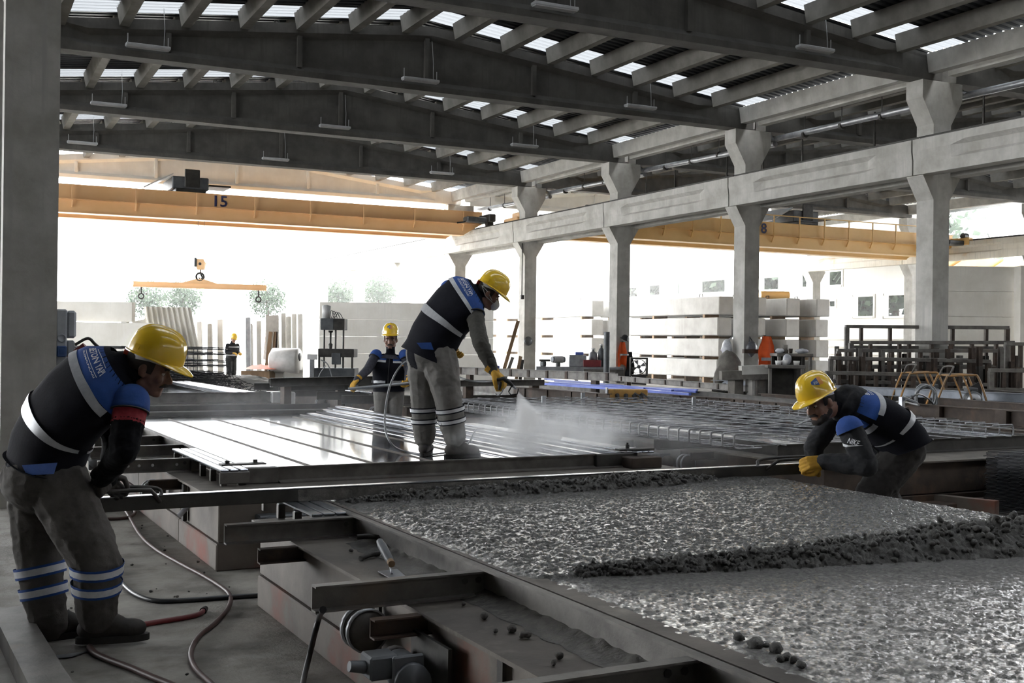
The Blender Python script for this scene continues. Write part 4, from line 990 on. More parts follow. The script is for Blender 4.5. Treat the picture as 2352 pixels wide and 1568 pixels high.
# ---------------------------------------------------------------- sprayer on the oiled table
def sprayer():
    f = _R*.74+_F*.67; f.z = 0; f.normalize(); rt = f.cross(Vector((0,0,1)))
    d = 9.95; hipC = D(990,812,d); C = [D(985,800,d), D(1010,745,d), D(1050,700,d), D(1098,668,d)]
    Rs = D(1086,708,9.84); Ls = D(1032,664,10.06); L1 = (Rs-Ls).normalized()
    To = Torso(spine(C, rt, L1, [(-.12,.24,.235,.17)]+[(t,rx*1.15,rf*1.2,rb*1.16) for t, rx, rf, rb in HIGH]))
    bl = Blob(); bl.ring_loft([To.ring(t, -.004) for t in (0,.1,.25,.4,.55,.7,.8,.88,.95,1)], 'torso')
    for k in range(5): bl.pr.append((To.at(k*.2,0,-.12), To.at(k*.2+.2,0,-.12), .13, .13, 'torso'))
    hR = hipC+rt*.095; hL = hipC-rt*.095; Z = Vector((0,0,1))
    kR = D(1028,905,9.86); aR = D(1044,1012,9.9); kL = D(972,905,10.0); aL = D(975,1014,10.02)
    bl.ell(hipC-f*.03, rt*.225, f*.18, Z*.17, 'leg')
    bl.chain([hR, hR.lerp(kR,.5), kR, kR.lerp(aR,.55), aR+Z*.04], [.16,.148,.122,.112,.1], 'leg')
    bl.chain([hL, hL.lerp(kL,.5), kL, kL.lerp(aL,.55), aL+Z*.04], [.155,.142,.115,.104,.094], 'leg')
    eR = D(1104,788,9.62); wR = D(1134,852,9.62); eL = D(1046,745,10.3); wL = D(1040,800,10.25)
    bl.chain([Rs, eR, eR.lerp(wR,.5), wR], [.078,.068,.06,.046], 'sleeve'); bl.chain([Ls, eL, wL], [.074,.066,.045], 'sleeve')
    hf = nrm(_R*.88+_F*.15-Z*.55); hu = nrm(Z*.86+_R*.5); HC = D(1121,674,9.92)
    H = head(bl, HC, hf, hu); bl.cap(C[-1]-f*.02, .066, HC-hf*.03-hu*.06, .06, 'skin')
    root = bl.skin('person', .0078, [M_['skind'], M_['olive'], M_['navy'], M_['trousd']], ['skin','sleeve','torso','leg'], smooth=4, fold=FOLD, at=(hipC.x, hipC.y, .5),
        label='masked worker spraying release oil while standing on the shiny table', cat='person')
    vest_for(root, To, bands=((.33,.385),(.63,.69)), shoulders=((Rs,eR,.078),(Ls,eL,.074)))
    face_parts(root, H, 1.0)
    hard_hat(root, HC+hu*.066+hf*.01, hf, hu)
    b = MB(); bc = H(0,.1,-.055); b.ell(bc, (H(1,0,0)-H(0,0,0))*.052, (H(0,1,0)-H(0,0,0))*.045, (H(0,0,1)-H(0,0,0))*.05, 14, 10); mk = b.build('dust_mask', M_['mask'], root)
    for z in (-.02, .0):
        b = MB(); b.tube([H(.045,.09,-.05),H(.075,.03,-.02+z),H(.086,-.02,.01+z*2),H(.06,-.09,.03)], .003, 5); b.build('mask_strap', M_['white'], mk)
    hand(root, wR, D(1163,878,9.6)-wR, Vector((0,0,-1))*.5-_R*.6+rt*-.3, -1, 1.15, 1.25); hand(root, wL, D(1048,822,10.15)-wL, rt, 1, .8)
    boot(root, Vector((aR.x, aR.y, .637)), f*.7+_R*.5, m='boota', s=1.15); boot(root, Vector((aL.x, aL.y, .637)), _F*.95+_R*.1, m='boota', s=1.15)
    for A, B, ra, rb in ((kR,aR+Z*.04,.122,.1),(kL,aL+Z*.04,.115,.094)):
        for t in (.36,.62): leg_band(root, A, ra, B, rb, t, .028, 'tapew', .014, rim='navy')
    b = MB(); c0 = D(957,787,9.72); c1 = D(990,786,9.7); c2 = D(996,803,9.7); c3 = D(968,801,9.72); n_ = (CAM-c0).normalized()
    b.add([c0,c1,c2,c3]+[v-n_*.012 for v in (c0,c1,c2,c3)], [(0,1,2,3),(7,6,5,4),(0,4,5,1),(1,5,6,2),(2,6,7,3),(3,7,4,0)]); b.build('pocket_flap', M_['blue'], root)
    return root
sprayer()

# ---------------------------------------------------------------- worker facing us behind the oiled table
def mid_worker():
    d = 15.8; Z = Vector((0,0,1)); f = -_F+_R*.05; f.z = 0; f.normalize(); rt = f.cross(Z)
    hipC = D(893,900,d); C = [D(893,892,d), D(893,868,d), D(895,842,d), D(897,813,d)]
    Rs = D(864,815,15.75); Ls = D(929,815,15.75)
    To = Torso(spine(C, rt, rt, [(-.08,.2,.15,.15)]+[(t,rx*1.06,rf,rb) for t, rx, rf, rb in HIGH]))
    bl = Blob(); bl.ring_loft([To.ring(t, -.004) for t in (0,.1,.25,.4,.55,.7,.8,.88,.95,1)], 'torso')
    for k in range(5): bl.pr.append((To.at(k*.2,0,-.12), To.at(k*.2+.2,0,-.12), .13, .13, 'torso'))
    hR = hipC+rt*.1; hL = hipC-rt*.1; bl.ell(hipC, rt*.19, f*.14, Z*.14, 'leg')
    for h in (hR, hL):
        k = Vector((h.x, h.y, .48)); a = Vector((h.x, h.y, .12)); bl.chain([h, h.lerp(k,.5), k, a], [.12,.105,.09,.078], 'leg')
    eR = D(845,848,15.6); wR = D(820,872,15.2); eL = D(940,850,15.7); wL = D(937,872,15.3)
    bl.chain([Rs, eR, wR], [.07,.066,.05], 'sleeve'); bl.chain([Ls, eL, wL], [.07,.066,.05], 'sleeve')
    hf = nrm(-_F+_R*.02-Z*.12); hu = nrm(Z-_F*.1); HC = D(897,780,15.75); H = head(bl, HC, hf, hu, 1.1); bl.cap(C[-1], .066, HC-hu*.06, .06, 'skin')
    root = bl.skin('person', .011, [M_['skin'], M_['plaid'], M_['navy'], M_['trousd']], ['skin','sleeve','torso','leg'], smooth=4, at=(hipC.x, hipC.y, 0),
        label='worker facing us with check sleeves and yellow gloves behind the shiny table', cat='person')
    ve = vest_for(root, To, text=False, bands=((.24,.29),(.66,.715)), shoulders=((Rs,eR,.07),(Ls,eL,.07)))
    To.patch(.80,.97,radians(150),radians(210),.03,8,5).build('shirt_front', M_['plaid'], root)
    b = MB(); b.grid(lambda u, v: To.at(.58+.04*v, radians(-150)+radians(22)*u, .03), 5, 2); b.build('chest_badge', M_['stick_o'], ve)
    b = MB(); b.grid(lambda u, v: To.at(.58+.04*v, radians(-128)+radians(14)*u, .03), 5, 2); b.build('chest_badge', M_['stick_b'], ve)
    face_parts(root, H, 1.1, 'hairg', 'hairg'); hard_hat(root, HC+hu*.075, nrm(hf+hu*.16), hu, sticker=(0.0, 1), s=1.05)
    hand(root, wR, D(806,888,15.1)-wR, -Z-rt*.2, -1, .8, 1.1); hand(root, wL, D(935,888,15.1)-wL, -Z*.2+f*.3+rt, 1, 1.2, 1.1)
    for h in (hR, hL): boot(root, Vector((h.x, h.y, .118)), f, m='boota')
    return root
mid_worker()

# ---------------------------------------------------------------- right worker pulling the screed
def right_worker():
    Z = Vector((0,0,1)); d = 7.85; f = -_R*.9-_F*.38; f.z = 0; f.normalize(); rt = f.cross(Z)
    hipC = D(2056,1032,d+.05); C = [D(2072,1028,d), D(2052,985,d), D(2010,952,d-.02), D(1945,925,d-.05)]
    Ls = D(1952,985,d-.3); Rs = D(1915,958,d+.12); L1 = (Rs-Ls).normalized()
    To = Torso(spine(C, rt, L1, [(.0,.21,.165,.15)]+[(t,rx*1.06,rf*1.08,rb*1.04) for t, rx, rf, rb in HIGH]))
    bl = Blob(); bl.ring_loft([To.ring(t, -.004) for t in (0,.1,.25,.4,.55,.7,.8,.88,.95,1)], 'torso')
    for k in range(5): bl.pr.append((To.at(k*.2,0,-.12), To.at(k*.2+.2,0,-.12), .13, .13, 'torso'))
    hL = hipC-rt*.1; hR = hipC+rt*.1; bl.ell(hipC-f*.03, rt*.2, f*.165, Z*.16, 'leg')
    kL = D(2000,1135,d-.1); kR = D(2030,1130,d+.3)
    aL = Vector((kL.x, kL.y, .13))-f*.22; aR = Vector((kR.x, kR.y, .13))-f*.2
    for h, k, a in ((hL,kL,aL),(hR,kR,aR)): bl.chain([h, h.lerp(k,.5), k, k.lerp(a,.5), a], [.135,.128,.105,.09,.078], 'leg')
    eL = D(1990,1068,d-.35); wL = D(1888,1060,d-.2); eR = D(1870,1025,d+.1); wR = D(1868,1072,d+.18)
    bl.chain([Ls, Ls.lerp(eL,.5), eL, eL.lerp(wL,.5), wL], [.08,.082,.078,.066,.05], 'sleeve'); bl.chain([Rs, eR, wR], [.078,.07,.05], 'sleeve')
    hf = nrm(-_R*.82-_F*.5-Z*.32); hu = nrm(Z*.93-_R*.32+_F*.0); HC = D(1884,926,d-.12); H = head(bl, HC, hf, hu, 1.04)
    bl.cap(C[-1], .07, HC-hf*.03-hu*.06, .062, 'skin')
    # short beard along the jaw
    for a, b_ in (((-.062,.0,-.06),(-.03,.075,-.1)),((.062,.0,-.06),(.03,.075,-.1)),((-.02,.084,-.1),(.02,.084,-.1))): bl.cap(H(*a), .02, H(*b_), .022, 'beard')
    for c_ in ((0,.07,-.1),(.042,.045,-.085),(-.042,.045,-.085)): bl.cap(H(*c_), .032, H(c_[0],c_[1]+.004,c_[2]), .032, 'beard')
    root = bl.skin('person', .0075, [M_['skin'], M_['hood'], M_['navy'], M_['trousk'], M_['hair']], ['skin','sleeve','torso','leg','beard'], smooth=4, fold=FOLD, at=(hipC.x, hipC.y, 0),
        label='bearded worker in a hoodie crouching at the right end of the screed bar', cat='person')
    ve = vest_for(root, To, bands=((.34,.395),(.64,.70)), collar='hood', shoulders=((Ls,eL,.08,.2),(Rs,eR,.078,.2)))
    # hood lying round the neck
    hb = Blob(); nk = C[-1]; up_ = (C[-1]-C[-2]).normalized()
    for k in range(9):
        a = 2*pi*k/9; hb.cap(nk+L1*.1*sin(a)+(up_.cross(L1))*.1*cos(a)+up_*(.0+.02*cos(a)), .042, nk+L1*.1*sin(a+.7)+(up_.cross(L1))*.1*cos(a+.7)+up_*(.02*cos(a+.7)), .042, 'h')
    bk = -(up_.cross(L1)); hb.ell(nk+bk*.06-up_*.05, L1*.12, bk*.075, up_*.1, 'h'); hb.ell(nk+up_*.03, L1*.085, bk*.085, up_*.06, 'h')
    hb.cap(nk+bk*.06+up_*.03, .06, HC-hf*.085-hu*.04, .055, 'h')
    hb.skin('hood', .009, [M_['hood']], ['h'], root, smooth=4, fold={'h': (.008, 14, (1,1,1))})
    face_parts(root, H, 1.04, 'hair')
    hard_hat(root, HC+hu*.066+hf*.01, hf, hu, sticker=(-1.25, 1), s=1.06)
    put_text_on = lambda x, y: None
    hand(root, wL, D(1838,1066,d-.22)-wL, nrm(-Z*.5+_F*.8), 1, 1.25, 1.12); hand(root, wR, D(1836,1092,d+.0)-wR, nrm(Z*.2-_F*.9), -1, 1.2, 1.1)
    for a in (aL, aR): boot(root, Vector((a.x, a.y, .118)), f, m='boot')
    # white print on the upper sleeve: a word over a tick
    ax = (eL-Ls).normalized(); n_ = (CAM-Ls.lerp(eL,.4)); n_ = (n_-ax*n_.dot(ax)).normalized(); up2 = nrm(_U*.96+_R*.27); up2 = (up2-n_*up2.dot(n_)).normalized(); rr = up2.cross(n_)
    c = Ls.lerp(eL,.46)+n_*.096-rr*.03
    cyl = lambda x, y: c+rr*x+up2*y-n_*((x-.03)**2*4.5)
    put_text('NIKE', lambda x, y: cyl(x*.034+y*.008, y*.05+.014), 'lettering', M_['letter'], root)
    b = MB(); tp = [(-.06,-.012),(-.05,-.03),(-.03,-.03),(.07,.012),(-.02,-.014),(-.045,-.014)]
    b.add([cyl(x-.005,y) for x, y in tp], [(0,1,5),(1,2,5),(2,4,5),(2,3,4)]); b.build('tick_print', M_['letter'], root)
    return root
right_worker()

# ---------------------------------------------------------------- distant worker among the mesh
def far_worker():
    d = 40; Z = Vector((0,0,1)); f = _R*.7-_F*.6; f.z = 0; f.normalize(); rt = f.cross(Z); ft = D(530,884,d); ft.z = 0
    q = lambda x, y, z: ft+rt*x+f*y+Z*z
    C = [q(0,0,.86), q(0,.03,1.0), q(0,.06,1.2), q(0,.08,1.40)]
    To = Torso(spine(C, rt, rt, [(-.1,.19,.15,.15)]+HIGH)); bl = Blob(); bl.ring_loft([To.ring(t, 0) for t in (0,.25,.5,.7,.85,1)], 'torso')
    bl.pr.append((q(0,0,.9), q(0,.06,1.3), .15, .15, 'torso'))
    for s in (-1,1):
        bl.chain([q(.1*s,0,.85), q(.1*s,.03,.48), q(.1*s,0,.1)], [.12,.1,.08], 'leg'); bl.chain([q(.2*s,.08,1.32), q(.24*s,.06,1.08), q(.14*s,.3,1.05)], [.08,.065,.05], 'sleeve')
        bl.cap(q(.1*s,0,.05), .045, q(.1*s,.14,.045), .04, 'leg')
    hf = nrm(f-Z*.3); H = head(bl, q(0,.12,1.54), hf, Z, 1.05); bl.cap(C[-1], .08, q(0,.1,1.47), .07, 'torso')
    root = bl.skin('person', .018, [M_['skin'], M_['navy'], M_['navy'], M_['hood']], ['skin','sleeve','torso','leg'], smooth=3, at=ft, label='distant worker in dark clothes standing among the reinforcement mesh stacks', cat='person')
    hard_hat(root, q(0,.13,1.6), hf, Z, s=1.1)
    for s in (-1,1): hand(root, q(.14*s,.3,1.05), f-rt*.4*s, -Z, s, .9, 1.05)
    for t in (.3,.64): To.patch(t, t+.05, 0, 2*pi, .02, 24, 2).build('reflective_band', M_['tape'], root)
    return root
far_worker()
# ================================================================ hoses and things on the floor
def zf(x, y): return P(x*.2985, 1100+y*.2985, .014)
def hose(name, label, pts, r, m, k=7):
    b = MB(); b.tube(smooth_path(pts, k), r, 8); c = Vector(pts[0]); return b.build(name, M_[m], at=(c.x, c.y, max(0, c.z-r)), label=label, cat='hose')
hose('hose', 'brown hose snaking over the floor along the casting tables', [zf(*p) for p in ((830,228),(930,222),(1000,226),(1040,255),(1000,290),(930,302),(870,305))]+[zf(*p) for p in ((760,300),(800,250),(900,212),(960,240),(1000,300),(1080,430),(1200,540),(1390,650),(1560,740),(1720,840),(1775,910),(1750,1000),(1650,1110),(1530,1210),(1470,1330),(1500,1450),(1620,1568),(1700,1640))], .013, 'hose')
hose('hose', 'black hose curving from behind the bent worker to the near table', [zf(*p) for p in ((820,560),(870,680),(890,725),(950,810),(1050,890),(1200,935),(1450,930),(1700,912),(1990,893),(2100,888))], .014, 'hosek')
h_ = hose('hose', 'short red hose with a metal coupling at the worker boot', [zf(*p) for p in ((1050,1125),(1155,1108),(1300,1085),(1450,1060),(1540,1035),(1568,1008))], .014, 'redp')
b = MB(); b.cyl(zf(1562,1015), zf(1578,996), .02, .017, 10); b.build('coupling', M_['dark'], h_)
hose('hose', 'brown hose with a cut end lying in the foreground below the boots', [zf(*p) for p in ((690,1290),(715,1325),(750,1352),(850,1395),(1000,1450),(1150,1515),(1300,1575),(1450,1640))], .016, 'hose')
hose('cable', 'thick black cable hanging from the vibrator of the near table to the floor', [D(742,1400,3.9), P(735,1412,.30), P(724,1450,.2), P(712,1500,.08), P(700,1548,.018), P(688,1600,.016), P(660,1660,.016)], .013, 'black')
pl = thing('steel_plank', 'grey steel plank lying at the bottom left corner of the floor', 'plank', P(30,1480))
A_ = P(-20,1420,.05); B_ = P(85,1640,.05); b = MB(); b.chan(A_, B_, .1, .16, .012, -1); b.build('web', M_['steel'], pl)
b = MB(); b.beam(A_+Vector((.06,0,-.03)), B_+Vector((.06,0,-.03)), .02, .04); b.build('lip', M_['steel'], pl)
b = MB(); hp = [P(x, y) for x, y in ((-140,1200),(62,1440))]
def heap(u, v):
    x = -1.1+1.38*u; y = 5.45+3.6*v; e = max(0, min(1, (u*-1+1)*1.6))*min(1, v*5)*min(1, (1-v)*5)
    return (x-.1*v, y, -.01+e*(.36+.08*noise.noise((x*4,y*4,2)))*min(1, 1.3*(1-u)+.15)+e*.03*noise.noise((x*22,y*22,1))+.012*noise.noise((x*70,y*70,5))*e)
b.grid(heap, 60, 130); b.build('concrete_spill', M_['rough'], kind='stuff', label='rough hardened concrete spilled against the big left column', cat='concrete')
rnd = random.Random(11)
for i in range(34):
    x, y = rnd.choice([(rnd.uniform(330,560), rnd.uniform(1330,1380)), (rnd.uniform(150,260), rnd.uniform(1390,1450)), (rnd.uniform(440,500), rnd.uniform(1270,1320)), (rnd.uniform(60,560), rnd.uniform(1350,1560)), (rnd.uniform(300,420), rnd.uniform(1180,1300))])
    r = rnd.uniform(.004,.013); c = P(x, y, r*.5); b = MB(); b.ell(c, (r,0,0), (0,r*.8,0), (0,0,r*.6), 7, 5); b.v = [v+(v-c)*.6*noise.noise(v*90) for v in b.v]
    b.build('floor_chip', M_['rough'], at=(c.x,c.y,0), label='small concrete chip lying on the dusty floor in front', cat='chip', group='concrete chips on the floor')
b = MB(); c = P(160,1500,.004); b.add([P(115,1506,.003),P(205,1494,.003),P(165,1508,.003),P(118,1512,.003)]+[P(115,1506,.009),P(205,1494,.009),P(165,1508,.009),P(118,1512,.009)], [(3,2,1,0),(4,5,6,7),(0,1,5,4),(1,2,6,5),(2,3,7,6),(3,0,4,7)])
b.build('metal_scrap', M_['galv'], at=(c.x,c.y,0), label='flat scrap of sheet metal on the floor by the boot', cat='scrap')
# --- distribution box on the big left column
Yb = YN[0]-6.13; eb = thing('distribution_box', 'grey electrical box with sockets fixed to the big left column', 'electrical box', (.86, Yb, 1.1))
b = MB(); b.bbox(.856,.95,Yb-.12,Yb+.12,1.22,1.76,.012); b.build('back_housing', M_['grey'], eb)
b = MB(); b.bbox(.95,1.03,Yb-.1,Yb+.1,1.5,1.75,.02); b.build('upper_cover', M_['grey'], eb)
b = MB(); b.bbox(.95,1.02,Yb-.1,Yb+.1,1.28,1.48,.015); b.build('lower_cover', M_['grey'], eb)
b = MB(); b.lathe([(0,0),(.038,0),(.038,.012),(.03,.014),(.028,.006),(0,.006)], (.905,Yb-.12,1.5), (0,-1,0), 20); b.build('socket_ring', M_['grey'], eb)
b = MB(); b.bbox(.86,.945,Yb-.18,Yb-.12,1.33,1.43,.01); s_ = b.build('blue_socket', M_['bluep'], eb, label='blue socket'); b = MB(); b.bbox(.88,.925,Yb-.186,Yb-.18,1.35,1.41,.004); b.build('flap', M_['bluep'], s_)
b = MB(); b.cyl((.98,Yb-.06,1.3),(1.12,Yb-.1,1.42),.055,.05,12); rp = b.build('red_plug', M_['redp'], eb, label='red industrial plug'); b = MB(); b.tube(smooth_path([(1.02,Yb-.1,1.44),(1.13,Yb-.1,1.5),(1.2,Yb-.1,1.44),(1.3,Yb-.12,1.36)],5), .014, 6); b.build('plug_flap', M_['dark'], rp)
b = MB(); b.cyl((.92,Yb-.06,1.24),(.92,Yb-.06,1.02),.035,.03,10); b.build('cable_entry', M_['black'], eb)
# ================================================================ spray gun, its hose and the mist
gq = lambda x, y: D(1187+(x-1187)*1.25, 893+(y-893)*1.25, 9.56)
sg = thing('spray_gun', 'black spray gun in the glove of the worker on the table', 'tool', gq(1165,890))
b = MB(); b.tube([gq(1150,876), gq(1163,874), gq(1172,880), gq(1180,888)], .017, 8, rs=[.014,.02,.019,.014]); b.build('gun_body', M_['black'], sg)
b = MB(); b.tube([gq(1158,880), gq(1154,895)], .012, 8); b.build('grip', M_['black'], sg)
b = MB(); b.tube([gq(1180,888), gq(1186,893)], .009, 8, rs=[.011,.007]); b.build('nozzle', M_['galv'], sg)
b = MB(); b.tube([gq(1178,886), gq(1172,898), gq(1176,904), gq(1188,902), gq(1190,892)], .006, 6); b.build('nozzle_guard', M_['black'], sg)
b = MB(); b.tube(smooth_path([gq(1163,884), gq(1160,898), gq(1152,905), gq(1148,901)],4), .005, 6); b.build('trigger', M_['galv'], sg)
hose('hose', 'thin grey spray hose looping behind the legs of the spraying worker', [gq(1152,876), D(1120,876,9.6), D(1080,874,9.8), D(1045,862,10.1), D(1000,840,10.35), D(950,828,10.45), D(922,838,10.4), D(898,880,10.3), D(886,935,10.2), D(885,985,10.1), D(900,1020,10.0), P(930,1036,.51), P(975,1043,.51), P(1020,1040,.51), P(1060,1032,.51), D(1078,1014,10.2), D(1088,995,10.3), D(1096,986,10.4), D(1110,984,10.5)], .0085, 'hoseg', 8)
def mist(name, label, mb, dens, fn, aniso=.2):
    m = bpy.data.materials.new(name); m.use_nodes = True; nt = m.node_tree
    for n in list(nt.nodes): nt.nodes.remove(n)
    o_ = nt.nodes.new('ShaderNodeOutputMaterial'); v = nt.nodes.new('ShaderNodeVolumeScatter'); v.inputs['Anisotropy'].default_value = aniso; v.inputs['Color'].default_value = (.97,.98,1,1)
    fn(nt, v, dens); nt.links.new(v.outputs[0], o_.inputs['Volume'])
    return mb.build(name, m, kind='stuff', label=label, cat='mist')
def fade(nt, v, dens, C, rx, ry, rz, nscale, lo, hi, jet=None):
    """density: noise inside a soft ellipsoid about C (or a cone from the nozzle)"""
    N = nt.nodes; L = nt.links; g = N.new('ShaderNodeNewGeometry')
    mp = N.new('ShaderNodeVectorMath'); mp.operation = 'SUBTRACT'; mp.inputs[1].default_value = tuple(C); L.new(g.outputs['Position'], mp.inputs[0])
    dv = N.new('ShaderNodeVectorMath'); dv.operation = 'DIVIDE'; dv.inputs[1].default_value = (rx, ry, rz); L.new(mp.outputs[0], dv.inputs[0])
    ln = N.new('ShaderNodeVectorMath'); ln.operation = 'LENGTH'; L.new(dv.outputs[0], ln.inputs[0])
    r = N.new('ShaderNodeMapRange'); r.interpolation_type = 'SMOOTHSTEP'; r.inputs['From Min'].default_value = .15; r.inputs['From Max'].default_value = 1.0; r.inputs['To Min'].default_value = 1; r.inputs['To Max'].default_value = 0; L.new(ln.outputs['Value'], r.inputs['Value'])
    n = N.new('ShaderNodeTexNoise'); n.inputs['Scale'].default_value = nscale; n.inputs['Detail'].default_value = 4; L.new(g.outputs['Position'], n.inputs['Vector'])
    r2 = N.new('ShaderNodeMapRange'); r2.inputs['From Min'].default_value = lo; r2.inputs['From Max'].default_value = hi; L.new(n.outputs['Fac'], r2.inputs['Value'])
    a = N.new('ShaderNodeMath'); a.operation = 'MULTIPLY'; L.new(r.outputs[0], a.inputs[0]); L.new(r2.outputs[0], a.inputs[1])
    c = N.new('ShaderNodeMath'); c.operation = 'MULTIPLY'; c.inputs[1].default_value = dens; L.new(a.outputs[0], c.inputs[0]); L.new(c.outputs[0], v.inputs['Density'])
nz0 = gq(1187,894); nz1 = D(1232,1010,9.7)
b = MB(); ax = (nz1-nz0); b.cyl(nz0, nz1, .02, .27, 20)
Lc = ax.length; axn = ax.normalized()
def cone_density(nt, v, dens):
    N = nt.nodes; L = nt.links; g = N.new('ShaderNodeNewGeometry')
    s = N.new('ShaderNodeVectorMath'); s.operation = 'SUBTRACT'; s.inputs[1].default_value = tuple(nz0); L.new(g.outputs['Position'], s.inputs[0])
    dt = N.new('ShaderNodeVectorMath'); dt.operation = 'DOT_PRODUCT'; dt.inputs[1].default_value = tuple(axn); L.new(s.outputs[0], dt.inputs[0])
    ln = N.new('ShaderNodeVectorMath'); ln.operation = 'LENGTH'; L.new(s.outputs[0], ln.inputs[0])
    dv = N.new('ShaderNodeMath'); dv.operation = 'DIVIDE'; L.new(dt.outputs['Value'], dv.inputs[0]); L.new(ln.outputs['Value'], dv.inputs[1])     # cosine off the jet axis
    r = N.new('ShaderNodeMapRange'); r.interpolation_type = 'SMOOTHSTEP'; r.inputs['From Min'].default_value = .9; r.inputs['From Max'].default_value = .99; L.new(dv.outputs[0], r.inputs['Value'])
    f = N.new('ShaderNodeMapRange'); f.inputs['From Min'].default_value = .03; f.inputs['From Max'].default_value = Lc; f.inputs['To Min'].default_value = 16*dens; f.inputs['To Max'].default_value = 1.6*dens; L.new(ln.outputs['Value'], f.inputs['Value'])
    p = N.new('ShaderNodeMath'); p.operation = 'MULTIPLY'; L.new(r.outputs[0], p.inputs[0]); L.new(f.outputs[0], p.inputs[1])
    n = N.new('ShaderNodeTexNoise'); n.inputs['Scale'].default_value = 14; n.inputs['Detail'].default_value = 3; L.new(g.outputs['Position'], n.inputs['Vector'])
    r2 = N.new('ShaderNodeMapRange'); r2.inputs['From Min'].default_value = .25; r2.inputs['From Max'].default_value = .6; r2.inputs['To Min'].default_value = .35; L.new(n.outputs['Fac'], r2.inputs['Value'])
    fe = N.new('ShaderNodeMapRange'); fe.interpolation_type = 'SMOOTHSTEP'; fe.inputs['From Min'].default_value = Lc*.45; fe.inputs['From Max'].default_value = Lc*.98; fe.inputs['To Min'].default_value = 1; fe.inputs['To Max'].default_value = 0; L.new(ln.outputs['Value'], fe.inputs['Value'])
    pe = N.new('ShaderNodeMath'); pe.operation = 'MULTIPLY'; L.new(p.outputs[0], pe.inputs[0]); L.new(fe.outputs[0], pe.inputs[1]); p = pe
    e = N.new('ShaderNodeMath'); e.operation = 'MULTIPLY'; L.new(p.outputs[0], e.inputs[0]); L.new(r2.outputs[0], e.inputs[1]); L.new(e.outputs[0], v.inputs['Density'])
mist('spray_jet', 'white cone of fine spray leaving the spray gun', b, 2.4, cone_density)
C0 = D(1245,1000,9.9); b = MB(); b.ell(C0, (.95,0,0), (0,.75,0), (0,0,.34), 16, 10)
mist('spray_mist', 'white spray mist drifting over the right rails of the shiny table', b, 7, lambda nt, v, d_: fade(nt, v, d_, C0, .95, .75, .34, 5.5, .38, .68))
C1 = T(6.0, 9.5, .6); b = MB(); b.ell(C1, (1.7,0,0), (0,2.1,0), (0,0,.38), 16, 10)
mist('spray_mist', 'thin haze of spray hanging between the shiny table and the cage', b, .5, lambda nt, v, d_: fade(nt, v, d_, C1, 1.7, 2.1, .38, 2.2, .36, .65))
C2 = T(3.6, 13.4, .7); b = MB(); b.ell(C2, (2.0,0,0), (0,2.6,0), (0,0,.4), 16, 10)
mist('spray_mist', 'faint spray haze over the far end of the shiny table', b, .1, lambda nt, v, d_: fade(nt, v, d_, C2, 2.0, 2.6, .4, 1.6, .36, .66))
# rods handled by the worker behind the table
b = MB(); b.cyl(D(800,893,15.08), D(960,878,15.05), .02, n=8); b.build('lance_pipe', M_['galv'], at=D(800,893,15.08), label='grey pipe held in both gloves by the worker facing us', cat='pipe')
b = MB(); b.cyl(P(672,884,.62), P(856,903,.62), .022, n=8); b.build('steel_tube', M_['rail'], at=P(672,884,.6), label='bright steel tube lying across the arms left of the facing worker', cat='pipe')

# ================================================================ more tables and stored steel in the middle distance
t6 = thing('casting_table', 'farther casting table of the right row behind the facing worker', 'table', T(9, 20.5), PHI, 'steel casting tables')
base_blocks(t6, 6.9, 11, 16.8, 25, m1='brown', m2='brown', joints=(19.5,))
cross_form(t6, 6.9, 10.8, 17, .485, .64, 1, 'steel'); side_form(t6, 7.1, 17, 24.8, .485, .64, -1, 'dark'); side_form(t6, 10.6, 17, 24.8, .485, .66, 1, 'steel'); cross_form(t6, 6.9, 10.8, 24.8, .485, .66, -1)
for q in (17.6, 18.9, 20.2, 21.6, 23): support_arm(t6, 6.1, 7.05, q, h=.14, m='dark')
part('bed_plate', M_['bed'], t6, lambda b: b.box(7.2,10.5,17.1,24.7,.487,.497))
for q in (17.9, 19.3, 20.8): rollers(t6, 6.8, q)
t5 = thing('casting_table', 'casting table of the third row carrying the two compactors', 'table', T(14.3, 11.5), PHI, 'steel casting tables')
base_blocks(t5, 12.5, 16.2, 7.2, 15.6, m1='brown', m2='brown', joints=(10,))
part('side_beam', M_['brown'], t5, lambda b: b.ibeam((12.75,7.4,.6),(12.75,15.2,.6),.22,.14,.014))
for q in (8.2,9.2,10.3,11.4,12.6,13.8): part('web_stiffener', M_['brown'], t5, lambda b: b.bbox(12.66,12.76,q-.09,q+.09,.5,.7,.004))
cross_form(t5, 12.8, 16, 7.5, .485, .66, 1, 'steel'); part('bed_plate', M_['plate'], t5, lambda b: b.box(12.9,16,7.6,15.4,.487,.5))
side_form(t5, 15.9, 7.5, 15.4, .485, .66, 1)
t7 = thing('casting_table', 'distant casting table of the third row below the formwork racks', 'table', T(14.3, 21), PHI, 'steel casting tables')
base_blocks(t7, 12.5, 16.5, 17, 25.5, m1='brown', m2='brown'); cross_form(t7, 12.5, 16.4, 17.1, .485, .66, 1); side_form(t7, 12.6, 17.1, 25.2, .485, .66, -1)
DECKS = [(1.7,5.6,7.4,15.7),(6.85,10.95,7.4,15.6),(1.7,5.2,17.6,25),(6.9,11,16.8,25),(12.5,16.2,7.2,15.6),(12.5,16.5,17,25.5)]
def deck(v):
    q = TM.inverted() @ Vector(v); return .487 if any(a-.1 < q.x < b_+.1 and c-.1 < q.y < d_+.1 for a, b_, c, d_ in DECKS) else 0.0
